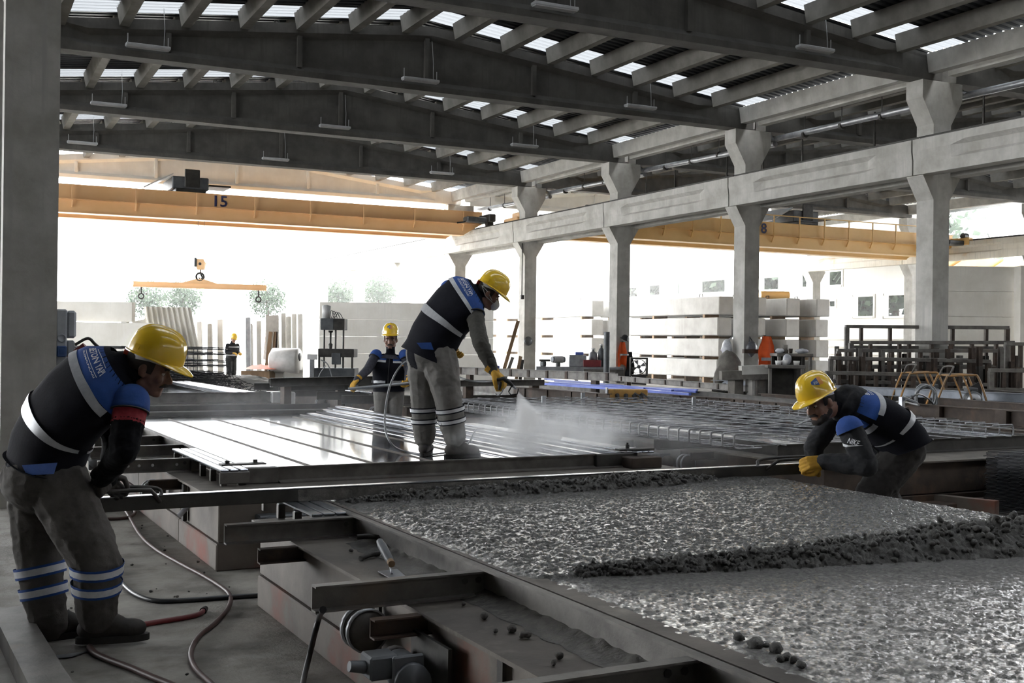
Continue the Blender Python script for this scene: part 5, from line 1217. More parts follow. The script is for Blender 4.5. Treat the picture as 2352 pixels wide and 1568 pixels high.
def stored(kind, label, a, c, z, h=.12, wd=.07, m='steel', ribs=0, name=None):
    """one stored steel profile from pixel a to pixel c at height z, resting on packing blocks that reach the floor"""
    A = P(a[0], a[1], z); B = P(c[0], c[1], z); t = thing(name or 'steel_profile', label, 'steel profile', (A.x, A.y, 0))
    b = MB()
    {'c': lambda: b.chan(A, B, h, wd, .008), 'i': lambda: b.ibeam(A, B, h, wd, .01), 'b': lambda: b.beam(A, B, wd, h), 'a': lambda: b.angle(A, B, h, .01)}[kind]()
    b.build('profile', M_[m], t); d_ = B-A; n_ = d_.normalized(); sd = n_.cross(Vector((0,0,1)))
    for i in range(ribs):
        p = A.lerp(B, (i+.5)/ribs); r = MB(); r.beam(p-Vector((0,0,h/2-.008)), p+Vector((0,0,h/2-.008)), .05, wd*.8, n_); r.build('rib', M_['galv' if m == 'galv' else 'brown'], t)
    for f_ in (.12, .88):
        p = A.lerp(B, f_); zb_ = deck(p); r = MB(); r.beam(Vector((p.x,p.y,min(zb_,z-h/2-.01))), Vector((p.x,p.y,z-h/2)), .1, .14, n_); r.build('packing', M_['brown'], t)
    return t
S = stored
S('c', 'pale long steel channel with welded ribs lying farthest back by the columns', (1040,850), (1420,866), .9, .16, .08, 'steel', 9)
S('c', 'light steel rail with ladder ribs in front of the concrete beam stacks', (1412,868), (1720,893), .72, .12, .07, 'steel', 8)
S('c', 'long bluish grey channel running to the right below the bagged shelf', (1640,880), (2380,915), .75, .14, .1, 'bgrey', 3)
S('i', 'dark steel beam lying right of the blue tubes', (1590,905), (1900,935), .66, .14, .09, 'dark')
S('c', 'weathered channel with short ribs between the cage and the right stores', (1545,915), (1700,925), .68, .12, .08, 'brown', 5)
S('c', 'weathered channel with three ribs left of the crouching worker helmet', (1690,925), (1840,938), .7, .12, .08, 'brown', 4)
S('b', 'flat rusty steel strip under the ribbed channel by the helmet', (1650,945), (1800,950), .6, .08, .1, 'brown')
S('i', 'steel beam with stiffeners behind the spray', (1180,900), (1400,918), .68, .18, .1, 'brown', 4)
S('c', 'dark channel left of the facing worker farthest from us', (620,878), (900,872), .85, .14, .08, 'dark', 0)
S('c', 'dark channel left of the facing worker nearer to us', (640,888), (800,886), .72, .14, .08, 'dark', 0)
S('c', 'grey channel behind the legs of the spraying worker', (1050,880), (1250,878), .85, .1, .08, 'steel', 0)
S('c', 'short dark channel under the ochre socket box', (1400,940), (1560,930), .55, .1, .08, 'dark')
S('b', 'pale timber coloured bar behind the hooded worker', (1960,905), (2090,940), .62, .06, .1, 'canvas')
S('b', 'second pale bar behind the hooded worker', (1975,920), (2060,960), .56, .05, .08, 'canvas')
S('c', 'wide steel channel at the right edge behind the compactors', (2230,900), (2400,915), .72, .16, .1, 'steel')
S('i', 'brown steel beam at the right edge in front of the racks', (2150,925), (2420,945), .68, .16, .1, 'brown')
S('b', 'red painted steel beam lying low behind the legs of the crouching worker', (2052,1142), (2290,1168), .1, .14, .1, 'base', name='steel_beam')
# blue square tubes
for i, (a, c, w_) in enumerate((((1252,870),(1545,897),'uppermost'),((1225,880),(1480,893),'leftmost'),((1262,879),(1600,899),'second'),((1290,884),(1585,905),'third'),((1340,884),(1602,896),'shiny front'),((1275,874),(1520,900),'middle'))):
    A = P(a[0], a[1], .74-.012*(i%3)); B = P(c[0], c[1], .74-.012*(i%3)); b = MB(); b.beam(A, B, .05, .04)
    t = b.build('blue_tube', M_['bluesteel'], at=A, label=f'blue painted square tube of the bundle behind the spray, {w_} one', cat='tube', group='blue steel tubes')
# ochre socket box
c = P(1440,925,.62); ob = thing('socket_box', 'ochre power box with black plugs standing behind the cage', 'socket box', c); r_ = nrm((_R.x,_R.y,0)); f_ = nrm((_F.x,_F.y,0))
b = MB(); MM = Matrix.Translation(c) @ Matrix(((r_.x,f_.x,0,0),(r_.y,f_.y,0,0),(0,0,1,0),(0,0,0,1)))
b = MB(MM); b.bbox(-.3,.3,-.12,.12,0,.21,.012); b.build('housing', M_['yellowbox'], ob)
b = MB(MM); b.bbox(-.32,-.3,-.13,.13,-.01,.23,.004); b.build('side_plate', M_['galv'], ob)
for x in (-.16,-.03,.1,.2):
    b = MB(MM); b.cyl((x,-.12,.12),(x,-.2,.07),.035,.028,10); pg = b.build('plug', M_['black'], ob)
    b = MB(MM); b.tube(smooth_path([(x,-.2,.07),(x-.05,-.26,.05),(x-.16,-.3,-.03)] if x < .05 else [(x,-.15,.16),(x+.08,-.24,.1),(x+.16,-.3,-.03)],4), .012, 6); b.build('plug_cable', M_['black'], pg)
b = MB(MM); b.box(-.3,.3,-.1,.1,-.12,0); b.build('foot', M_['dark'], ob)
# ================================================================ plate compactors with tube cages
def compactor(c, label, s=1.0, coil=False, rz=0.0):
    t = thing('plate_compactor', label, 'compactor', c)
    ang = math.atan2(r_.y, r_.x)+rz; MM = Matrix.Translation(c) @ Matrix.Rotation(ang, 4, 'Z') @ Matrix.Scale(s, 4)
    b = MB(MM); b.bbox(-.5,.5,-.24,.24,.02,.045,.01); b.bbox(-.44,.44,-.2,.2,0,.02,.004); b.build('base_plate', M_['steel'], t)
    M_.setdefault('ochretube', mat('worn_ochre_tube', '#a8793f', '#7a6a55', 9, .5, metal=.2))
    for y in (-.2,.2):
        b = MB(MM); b.tube(smooth_path([(-.48,y,.04),(-.4,y,.28),(-.3,y,.54),(-.24,y,.58),(.12,y,.6),(.2,y,.56),(.3,y,.3),(.36,y,.06)],4), .017, 8); b.build('cage_tube', M_['ochretube'], t)
        b = MB(MM); b.tube(smooth_path([(-.05,y,.6),(.08,y,.3),(.14,y,.05)],3), .014, 8); b.build('cage_tube', M_['ochretube'], t)
    b = MB(MM); b.tube(smooth_path([(-.26,-.2,.57),(-.2,-.2,.7),(-.16,-.1,.73),(-.16,.1,.73),(-.2,.2,.7),(-.26,.2,.57)],4), .014, 8); b.build('handle', M_['steel'], t)
    for x in (-.22,.1): b = MB(MM); b.cyl((x,-.2,.59),(x,.2,.59),.013,n=8); b.build('cross_tube', M_['ochretube'], t)
    b = MB(MM); b.lathe([(0,0),(.1,0),(.125,.02),(.13,.05),(.13,.26),(.11,.28),(.11,.3),(0,.3)], (.14,-.2,.22), (.25,1,0), 20); mo = b.build('motor', M_['machine'], t)
    b = MB(MM); b.lathe([(.02,0),(.1,0),(.1,-.008),(.02,-.008)], (.14,-.2,.22), (.25,1,0), 20); b.build('fan_cover', M_['galv'], mo)
    for k in range(8):
        a = 2*pi*k/8; b = MB(MM); b.box(.14+.13*cos(a)-.008,.14+.13*cos(a)+.008,-.14,.05,.22+.13*sin(a)-.008,.22+.13*sin(a)+.008); b.build('cooling_fin', M_['machine'], mo)
    b = MB(MM); b.bbox(.08,.24,-.1,.08,.34,.4,.01); b.build('terminal_box', M_['machine'], mo)
    b = MB(MM); b.bbox(-.22,.0,-.12,.12,.06,.2,.01); b.build('exciter', M_['black'], t)
    b = MB(MM); b.add([(.2,.14,.12),(.42,.14,.1),(.38,.14,.5),(.2,.14,.4),(.2,.17,.12),(.42,.17,.1),(.38,.17,.5),(.2,.17,.4)], [(0,1,2,3),(7,6,5,4),(0,4,5,1),(1,5,6,2),(2,6,7,3),(3,7,4,0)]); b.build('belt_guard', M_['black'], t)
    return t
compactor(P(2205,948,.5), 'nearer plate compactor with ochre tube cage and round grey motor', 1.0)
compactor(P(2118,935,.5), 'second plate compactor half hidden behind the coiled cable', 1.0)
cc = P(2120,952,.5)+Vector((0,0,.26)); b = MB(); rnd = random.Random(2); cp = []
for k in range(110):
    a = 2*pi*k/16; rr = .17+.05*noise.noise((k*.21,1,2)); cp.append(cc+r_*(rr*cos(a)*.9)+Vector((0,0,1))*(rr*sin(a)*1.1)+f_*(-.1+.07*noise.noise((k*.3,5,1))))
b.tube(cp, .013, 6); b.build('cable_coil', M_['hoseg'], at=P(2120,952,.5), label='grey cable coiled and hung on the left end of the compactors', cat='cable')
hose('cable', 'grey cable stretched from the coil towards the left behind the crouching worker', [P(2110,930,.75), P(2060,922,.66), P(2000,940,.58), P(1950,915,.6)], .013, 'hoseg')
hose('cable', 'dark cable rising over the compactor cages', [P(2046,935,.62), P(2090,915,.8), P(2110,905,.86), P(2135,918,.75), P(2150,940,.6)], .012, 'hosek')
b = MB(); A_ = P(2075,960,.712); b.chan(A_, A_+Vector((0,0,.24)), .05, .05, .006, up=(1,0,0)); b.beam(A_+Vector((0,0,.24)), A_+Vector((0,0,.24))+r_*.13-f_*.06+Vector((0,0,-.06)), .04, .02)
b.build('clamp_iron', M_['galv'], at=A_, label='bright bent clamp iron standing on the brown beam behind the worker', cat='clamp')
for i, (x, y, l_) in enumerate(((2000,945,1.1),(2100,956,1.6),(2050,950,.9),(2150,962,1.2))):
    A_ = P(x, y, .53); b = MB(); b.cyl(A_, A_+r_*l_+f_*(.1-.08*i), .022, n=8); b.build('pipe_offcut', M_['canvas'], at=A_-Vector((0,0,.022)), label=f'dusty pipe offcut lying under the compactors, {["shortest left","longest front","middle","rightmost"][i]} one', cat='pipe', group='pipe offcuts under the compactors')
# stack of mesh mats at the right edge
c = P(2345,1195); mb_ = MB()
for k in range(46):
    z = .012+.0125*k; j = .05*noise.noise((k*.7,3,1))+(.12 if k < 14 else 0)*abs(noise.noise((k*1.3,1,4)))
    for i in range(9): mb_.cyl(T(8.62-j,6.2+.12*i,z), T(10.6,6.2+.12*i,z), .0055, n=4, cap=False)
for i in range(4): mb_.cyl(T(8.75+.45*i,6.22,.01), T(8.75+.45*i,6.22,.62), .005, n=4)
mb_.build('mesh_stack', M_['rebard'], kind='stuff', label='stack of steel mesh mats at the right edge behind the concrete heap', cat='mesh')
# ================================================================ overhead cranes
def crane(X0, X1, Y0, z0, z1, label, num, numx, m, posts=False, trolley=(0,0)):
    t = thing('overhead_crane', label, 'crane', (X0, Y0, z0)); h = z1-z0
    for k, dy in enumerate((0, 1.7)):
        b = MB(); b.add([(X0,Y0+dy,z0),(X1-.75,Y0+dy,z0),(X1,Y0+dy,z0+h*.5),(X1,Y0+dy,z1),(X0,Y0+dy,z1)]+[(X0,Y0+dy+.4,z0),(X1-.75,Y0+dy+.4,z0),(X1,Y0+dy+.4,z0+h*.5),(X1,Y0+dy+.4,z1),(X0,Y0+dy+.4,z1)],
                         [(0,1,2,3,4),(9,8,7,6,5)]+[(i,5+i,5+(i+1)%5,(i+1)%5) for i in range(5)])
        g = b.build('girder', M_[m], t)
        b = MB(); b.box(X0,X1,Y0+dy-.04,Y0+dy+.44,z1,z1+.02); b.build('top_flange', M_[m], g)
        b = MB(); b.box(X0,X1-.75,Y0+dy-.04,Y0+dy+.44,z0-.02,z0); b.build('bottom_flange', M_[m], g)
        if k == 0:
            zz = z0+h*.48; b = MB(); b.angle((X0,Y0-.0,zz),(X1-.3,Y0-.0,zz), .14, .012, flip=1); b.box(X0,X1-.3,Y0-.16,Y0,zz-.012,zz); b.build('walkway_angle', M_[m], g)
            n = 14 if posts else 9
            for i in range(n):
                x = X0+1.0+(X1-X0-1.8)*i/(n-1); r = MB()
                r.beam((x,Y0-.14,zz-.02),(x-.0,Y0-.01,zz-.26), .03, .05); r.box(x-.02,x+.02,Y0-.15,Y0,zz-.04,zz); r.build('bracket', M_[m], g)
                r = MB(); r.box(x-.02,x+.02,Y0-.16,Y0-.12,zz,z1+(.26 if posts else .0)); r.build('post', M_[m], g)
            if posts: r = MB(); r.box(X0+1,X1-.8,Y0-.16,Y0-.12,z1+.25,z1+.28); r.build('hand_rail', M_[m], g)
    for x in (X0-.05, X1-.12):
        b = MB(); b.bbox(x,x+.28,Y0-.9,Y0+3.0,z0+h*.52,z0+h*.86,.03); e = b.build('end_carriage', M_['dark'] if not posts else M_[m], t)
        for y in (Y0-.6, Y0+2.7): b = MB(); b.cyl((x+.02,y,5.96),(x+.26,y,5.96),.13,n=14); b.build('wheel', M_['dark'], e)
    b = MB(); b.bbox(X1-.9,X1-.1,Y0-.7,Y0-.25,z0+h*.5,z0+h*.72,.03); dr = b.build('drive_motor', M_['machine'], t); b = MB(); b.tube([(X1-1.2,Y0-.4,z0+h*.45),(X1-.9,Y0-.45,z0+h*.5),(X1-.8,Y0-.5,z0+h*.75)], .03, 6); b.build('cable_arm', M_['dark'], dr)
    a = MB(); a.bbox(numx[0],numx[0]+1.2,Y0+.1,Y0+2.0,z1+.12,z1+.55,.03); tr_ = a.build('hoist_trolley', M_['machine'], t)
    a = MB(); a.bbox(numx[0]+1.25,numx[0]+2.0,Y0+.3,Y0+1.4,z1+.3,z1+.36,.02); a.bbox(numx[0]+.4,numx[0]+.9,Y0+.05,Y0+.1,z1+.2,z1+.8,.02) ; a.build('trolley_cover', M_['dark'], tr_)
    a = MB(); a.add([(numx[0]-.9,Y0+.2,z1+.1),(numx[0]+.05,Y0+.2,z1+.62),(numx[0]+.05,Y0+1.6,z1+.62),(numx[0]-.9,Y0+1.6,z1+.1)]+[(numx[0]-.9,Y0+.2,z1+.14),(numx[0]+.05,Y0+.2,z1+.66),(numx[0]+.05,Y0+1.6,z1+.66),(numx[0]-.9,Y0+1.6,z1+.14)], [(3,2,1,0),(4,5,6,7),(0,1,5,4),(1,2,6,5),(2,3,7,6),(3,0,4,7)]); a.build('service_ramp', M_['white'], tr_)
    a = MB(); a.bbox(numx[0]+.1,numx[0]+1.1,Y0+.0,Y0+2.1,z1+.02,z1+.14,.02); a.build('trolley_wheel_frame', M_['dark'], tr_)
    put_text(num, lambda x, y: Vector((numx[1]+x*.56, Y0-.02, z1-.24+y*.52)), 'lettering', M_['navyink'], t)
    return t
crane(.5, 17.95, 39.0, 5.55, 6.42, 'orange double girder overhead crane numbered 15 across the main bay', '15', (6.6, 8.15), 'crane')
crane(18.7, 35.9, 33.0, 5.16, 6.02, 'yellow overhead crane with hand rail posts numbered 18 in the right bay', '18', (27.9, 26.3), 'cranel', True)
t = thing('overhead_crane', 'third orange crane seen low behind the far right runway beam', 'crane', (38.6, 36.3, 4.9)); b = MB(); b.box(38.6,52,36.3,36.8,4.9,5.6); b.build('girder', M_['cranel'], t)
for i in range(5): b = MB(); b.beam((39+2.4*i,36.2,4.9),(40.4+2.4*i,36.2,5.6),.08,.1,(0,1,0)); b.build('brace', M_['cranel'], t)
b = MB(); b.bbox(XM+.3, XM+1.5, 37.2, 38.3, 5.85, 6.15, .05); b.bbox(XM+.5, XM+1.0, 37.4, 38.0, 6.15, 6.35, .04)
t = b.build('crane_bogie', M_['crane'], at=(XM+.3,37.2,5.85), label='orange crane end bogie standing on the runway behind the third column', cat='crane part')
# spreader beam hanging from the crane
dS = 38.6; sp = thing('spreader_beam', 'yellow lifting spreader beam hanging from the hook of crane 15', 'lifting beam', D(460,655,dS))
A_ = D(306,652,dS); B_ = D(612,661,dS); b = MB(); b.ibeam(A_, B_, .19, .14, .02); b.build('beam', M_['crane'], sp)
rs_ = (B_-A_).normalized(); m_ = A_.lerp(B_,.5); upz = Vector((0,0,1)); b = MB(); n_ = rs_.cross(upz)
tri = [m_+rs_*-.62+upz*.09, m_+rs_*.62+upz*.09, m_+rs_*.12+upz*.24, m_+rs_*-.12+upz*.24]
b.add([v-n_*.03 for v in tri]+[v+n_*.03 for v in tri], [(0,1,2,3),(7,6,5,4),(0,4,5,1),(1,5,6,2),(2,6,7,3),(3,7,4,0)]); b.build('gusset', M_['crane'], sp)
b = MB(); b.tube([m_+upz*(.31+.13*sin(a*.52))+rs_*(.13*cos(a*.52)) for a in range(12)], .04, 6, True); b.build('eye_ring', M_['dark'], sp)
for A0 in (A_.lerp(B_,.06), A_.lerp(B_,.94)):
    b = MB(); b.cyl(A0-upz*.09, A0-upz*.32, .03, n=6); hk = b.build('shackle', M_['dark'], sp); b = MB(); b.tube([A0-upz*(.40+.09*sin(a*.628))+rs_*(.09*cos(a*.628)) for a in range(10)], .028, 6, True); b.build('shackle_ring', M_['dark'], hk)
hkc = D(461,606,dS); hb = thing('hook_block', 'orange crane hook block with pulley above the spreader beam', 'hook', hkc)
b = MB(); out = [(-.12,.17),(.1,.17),(.17,.05),(.12,-.2),(-.1,-.2),(-.15,.0)]; b.add([hkc+rs_*x*1.0+upz*y-n_*.09 for x, y in out]+[hkc+rs_*x+upz*y+n_*.09 for x, y in out], [tuple(range(6)),tuple(range(6,12))[::-1]]+[(i,6+i,6+(i+1)%6,(i+1)%6) for i in range(6)]); b.build('block', M_['crane'], hb)
b = MB(); b.cyl(hkc-n_*.1, hkc+n_*.1, .05, n=12); b.build('pulley_axle', M_['dark'], hb)
b = MB(); b.bbox(hkc.x-.22,hkc.x-.14,hkc.y-.05,hkc.y+.05,hkc.z-.1,hkc.z+.2,.01); b.build('counterweight', M_['machine'], hb)
b = MB(); b.tube(smooth_path([hkc-upz*.2, hkc-upz*.34, hkc-upz*.45+rs_*.05, hkc-upz*.52, hkc-upz*.46-rs_*.06],4), .025, 6); b.build('hook', M_['dark'], hb)
for s in (-.1,.1): b = MB(); b.cyl(hkc+rs_*s+upz*.15, (hkc.x+s, hkc.y, 6.5), .008, n=5); b.build('wire_rope', M_['rope'], hb)

# ================================================================ precast beams in stacks
def stack(X0, Ynear, Yfar, nrow, hh, z0, pitch, wd, names, gr):
    b = MB(); b.bbox(0, wd, 0, Yfar-Ynear, 0, hh, .03); mesh = None
    for k in range(nrow):
        z = z0+k*pitch; jy = .12*noise.noise((X0,k*1.7,2)); 
        if mesh is None: o = b.build('precast_beam', M_['concs']); mesh = o
        else: o = mesh.copy(); COL.objects.link(o)
        o.location = (X0+.03*(k%2), Ynear+jy, z); RM[o.name] = Matrix.Translation(o.location)
        tag(o, f'{names}, {["bottom","second from the bottom","third from the bottom","top"][k]} beam', 'beam', gr)
        r = MB(); lz = z+hh
        if k == nrow-1:
            for yy in (Ynear+1.6, Yfar-1.5): r.tube([(X0+wd/2,yy-.1,lz-.01),(X0+wd/2,yy-.09,lz+.14),(X0+wd/2,yy+.09,lz+.14),(X0+wd/2,yy+.1,lz-.01)], .018, 5)
            r.build('lifting_loop', M_['dark'], o, kind='stuff')
        for ii, yy in enumerate((Ynear+.9, (Ynear+Yfar)/2, Yfar-.9)):
            zb = 0 if k == 0 else z-pitch+hh; r = MB(); r.box(X0+.02, X0+wd+.02, yy, yy+.14, zb, z)
            r.build('timber_spacer', M_['wood'], at=(X0,yy,zb), label=f'{["near end","middle","far end"][ii]} timber spacer under the {["bottom","second","third","top"][k]} beam of the {names.split(" stack")[0]} stack', cat='spacer', group='timber spacers in the beam stacks')
def endX(px, y): return AY(px, 700, y).x
Ye = 35.9; xs = [endX(1650, Ye), endX(1795-62, Ye-.3), endX(1870-58, Ye-.5), endX(1935-58, Ye-.6)]
nm = ['front stack of pale concrete beams', 'second stack of pale concrete beams', 'third stack of pale concrete beams', 'rightmost stack of pale concrete beams']
for i, x in enumerate(xs): stack(x, Ye-.3*i*.6, Ye+9-.3*i, 4, .70, .28, .82, .68, nm[i], 'precast beams in the near stacks')
Y2 = 44.0; x2 = endX(1359, Y2); stack(x2, Y2, Y2+9.5, 4, .72, .25, .84, .62, 'farther stack of pale concrete beams', 'precast beams in the far stack')
x3 = endX(1130, 55); stack(x3, 55, 64, 4, .74, .25, .86, .7, 'farthest stack of pale concrete beams behind the spraying worker', 'precast beams in the farthest stack')
c = Vector((xs[2]+.3, Ye+1.6, .30+3*.82+.7)); b = MB(); b.cyl(c+Vector((-.05,0,.17)), c+Vector((1.1,-.4,.17)), .17, n=16); o = b.build('strap_roll', M_['cranel'], at=c, label='roll of yellow lifting straps lying on the third beam stack', cat='roll')
for k in range(3): b = MB(); p0 = c+Vector((.1+.35*k,-.02-.12*k,.17)); b.cyl(p0, p0+Vector((.12,-.04,0)), .178, n=16); b.build('strap_band', M_['black'], o)
# ================================================================ panels, slabs, drums in the yard and along the far end
def panel(name, label, pts, th, m, joints=(), z=None, lines=0):
    """upright panel through the pixel rectangle pts = (x0,y0,x1,y1) at depth d; thickness th"""
    x0, y0, x1, y1, d = pts; A = D(x0, y1, d); B = D(x1, y1, d); zt = D(x0, y0, d).z; zb = A.z if z is None else z
    u = (B-A); u.z = 0; L = u.length; u.normalize(); n = Vector((0,0,1)).cross(u)*-1; MM = Matrix(((u.x,-n.x*-1,0,A.x),(u.y,-n.y*-1,0,A.y),(0,0,1,zb),(0,0,0,1)))
    t = thing(name, label, 'panel', (A.x, A.y, zb)); k = lines or 1
    for i in range(k):
        b = MB(MM); b.bbox(0, L, -.0, th, (zt-zb)*i/k+(.006 if i else 0), (zt-zb)*(i+1)/k, .012); b.build('panel_course' if k > 1 else 'panel_body', M_[m], t)
    if zb > .05:
        for f_ in (.1,.9): b = MB(MM); b.box(L*f_-.08, L*f_+.08, 0, th, -zb, 0); b.build('foot_block', M_['conclt'], t)
    return t
panel('wall_panel', 'large pale concrete panel with cast joints standing behind the facing worker', (735,694,1132,840,37.5), .25, 'panelw', lines=5, z=0)
panel('wall_panel', 'upper grey concrete panel of the pile beside the left column', (118,692,311,737,35), .3, 'panelw')
panel('wall_panel', 'lower grey concrete panel of the pile beside the left column', (118,739,360,850,34.6), .3, 'panelw', z=0)
panel('wall_panel', 'tall pale concrete panel with joints standing right of the nearest middle column', (2162,612,2326,765,40), .35, 'panelw', lines=5, z=0)
panel('wall_panel', 'narrow end panel standing at the right side of the tall jointed panel', (2328,612,2346,775,39.6), .5, 'panelw', z=0)
# ribbed panel leaning
t = thing('ribbed_panel', 'pale ribbed cladding panel leaning beside the pile on the left', 'panel', D(318,850,35.5)); b = MB()
A_ = D(330,704,36); B_ = D(436,706,36); n_ = 36; vs = []
A0 = D(352,862,35.3); B0 = D(468,862,35.3)
for i in range(n_+1):
    u = i/n_; off = -_F*(.09 if (i//2) % 2 else 0); vs.append((A_.lerp(B_,u)+off, A0.lerp(B0,u)+off))
N_ = len(vs); b.add([v[0] for v in vs]+[v[1] for v in vs]+[v[0]+_F*.12 for v in vs]+[v[1]+_F*.12 for v in vs], [(i,i+1,N_+i+1,N_+i) for i in range(n_)]+[(2*N_+i+1,2*N_+i,3*N_+i,3*N_+i+1) for i in range(n_)]+[(i+1,i,2*N_+i,2*N_+i+1) for i in range(n_)]+[(0,N_,3*N_,2*N_),(n_,2*N_+n_,3*N_+n_,N_+n_)])
b.build('ribbed_sheet', M_['panelw'], t)
b = MB(); b.beam(D(322,735,36.4), D(345,860,36.4), .5, .12, _F); b.build('edge_strip', M_['conc'], t)
lean = [(560,600,730,845,7,'grey'),(455,462,740,850,8,'conclt'),(478,486,745,850,8,'conc'),(500,512,735,850,8,'conclt'),(612,640,725,838,6,'conc'),(648,655,720,842,6,'conclt'),(660,666,728,842,6,'conc'),(672,680,722,842,6,'conclt'),(686,693,722,842,6,'conclt'),(570,580,745,840,6,'conc'),(590,600,738,842,6,'conclt')]
wd_ = ['widest grey','pale leftmost','grey second','pale third','broad shaded','thin pale','thin grey','white narrow','white rightmost','slim dark edged','slim pale']
for i, (xa, xb, ya, yb, k, m) in enumerate(lean):
    if i == 0: xa, xb = 566, 574
    d = 39+.3*(i%4); A_ = D((xa+xb)/2+2, yb, d); A_.z = 0; B_ = D((xa+xb)/2, ya, d+.7); w_ = (xb-xa)*d/FPX
    b = MB(); b.beam(A_, B_, max(.15, w_), .14, _F); b.build('leaning_slab', M_[m], at=A_, label=f'concrete slab strip leaning upright in the far yard, {wd_[i]} one', cat='slab', group='slab strips leaning in the yard')
t = thing('timber_bundle', 'bundle of timber shutter boards leaning left of the white drum', 'timber', D(625,855,38.5))
for i, (x0, x1, m) in enumerate(((608,622,'wood'),(616,624,'conc'),(622,630,'wood'),(630,634,'brown'))):
    A_ = D(x0,860,38.5+.1*i); A_.z = 0; b = MB(); b.beam(A_, D(x1,762,38.9+.1*i), .12, .08, _F); b.build('board', M_[m], t)
dc = D(640,828,37.5); dt = thing('steel_drum', 'white horizontal drum with a dark manhole in the yard', 'tank', (dc.x,dc.y,0)); dn = nrm(Vector((.75,-.5,0)))
b = MB(); b.lathe([(0,-.0),(.28,.03),(.42,.12),(.42,.95),(.4,1.0),(0,1.02)], dc-dn*.3, dn, 24); b.build('drum_shell', M_['white'], dt)
b = MB(); b.lathe([(0,0),(.13,0),(.13,.03),(0,.03)], dc+dn*.7+Vector((0,0,.13)), dn, 16); b.build('manhole', M_['black'], dt)
for s in (-.05,.5): b = MB(); c_ = dc+dn*s; b.box(c_.x-.3,c_.x+.3,c_.y-.08,c_.y+.08,0,dc.z-.3); b.build('cradle', M_['conclt'], dt)
b = MB(); c_ = D(598,842,38)
b.grid(lambda u, v: D(563+72*u, 846-14*sin(pi*u)**.7*(1-v)*(.7+.5*noise.noise((u*4,v*2,1)))+2*v, 38-1.2*v)-Vector((0,0,.0)), 20, 8); tp_ = b.build('tarpaulin', M_['tarp'], at=Vector((c_.x,c_.y,.3)), label='faded orange tarpaulin lying over boards in the yard', cat='tarpaulin')
b = MB(); e0 = D(567,850,37.6); e1 = D(632,850,37.4); e0.z = e1.z = .25; b.beam(e0, e1, .9, .5); b.build('board_pile', M_['wood'], at=Vector((e0.x,e0.y,0)), label='low pile of boards under the orange tarpaulin', cat='boards')
b = MB(); b.grid(lambda u, v: Vector(T(3.5+7*u, 27+7*v, .02+(.55+.35*noise.noise((u*6,v*6,3)))*sin(pi*min(1,u*1.02))*sin(pi*v)*.9+.1*abs(noise.noise((u*30,v*30,1))))), 60, 60); b.build('rubble', M_['conclt'], kind='stuff', label='heap of white demolition rubble between the mesh piles and the drill press', cat='rubble')
# reinforcement mesh piles
def mesh_pile(label, x0, x1, q0, q1, levels, m, seed, jit=.05):
    rnd = random.Random(seed); b = MB(TM)
    for z, dens in levels:
        nx = int((x1-x0)/dens); ny = int((q1-q0)/dens)
        for i in range(nx+1):
            x = x0+(x1-x0)*i/nx+rnd.uniform(-jit,jit); b.cyl((x,q0+rnd.uniform(-.3,.1),z+rnd.uniform(-.03,.03)),(x+rnd.uniform(-.1,.1),q1+rnd.uniform(-.1,.3),z+rnd.uniform(-.03,.03)),.008,n=4,cap=False,smooth=False)
        for i in range(ny+1):
            y = q0+(q1-q0)*i/ny+rnd.uniform(-jit,jit); b.cyl((x0-rnd.uniform(0,.3),y,z+rnd.uniform(-.03,.03)),(x1+rnd.uniform(0,.3),y,z+rnd.uniform(-.03,.03)),.008,n=4,cap=False,smooth=False)
    for i in range(int((x1-x0)/.22)):
        x = x0+.22*i
        for y in (q0, (q0+q1)/2): b.cyl((x,y,0),(x,y,levels[-1][0]),.008,n=4,cap=False,smooth=False)
    return b.build('mesh_pile', m, kind='stuff', label=label, cat='mesh')
mesh_pile('pile of dark reinforcement mesh behind the bent worker in the helmet', 1.2, 6.2, 26, 28.9, [(.08+.05*k,.2) for k in range(14)]+[(.9,.2),(1.02,.22),(1.18,.22),(1.3,.25)], M_['rebard'], 4)
mesh_pile('long rack of reinforcement ladders left of the far worker', 1.6, 3.6, 30, 32, [(.3,.3),(.7,.25),(.95,.25),(1.1,.25),(1.28,.25)], M_['rebard'], 6)
b = MB(TM); rnd = random.Random(12)
for i in range(420):
    a = rnd.uniform(0, 6.28); r = rnd.random()**.6; x = 6.7+1.1*r*cos(a); y = 27.5+1.6*r*sin(a); z = .75*(1-r)*rnd.random()+.05; d_ = Vector((rnd.gauss(0,1),rnd.gauss(0,1),rnd.gauss(0,.6))).normalized()*.18
    b.tube([Vector((x,y,z))-d_, Vector((x,y,z+.05)), Vector((x,y,z))+d_], .007, 4)
b.build('stirrup_heap', M_['rebard'], kind='stuff', label='tangled heap of small dark stirrups right of the mesh pile', cat='rebar')
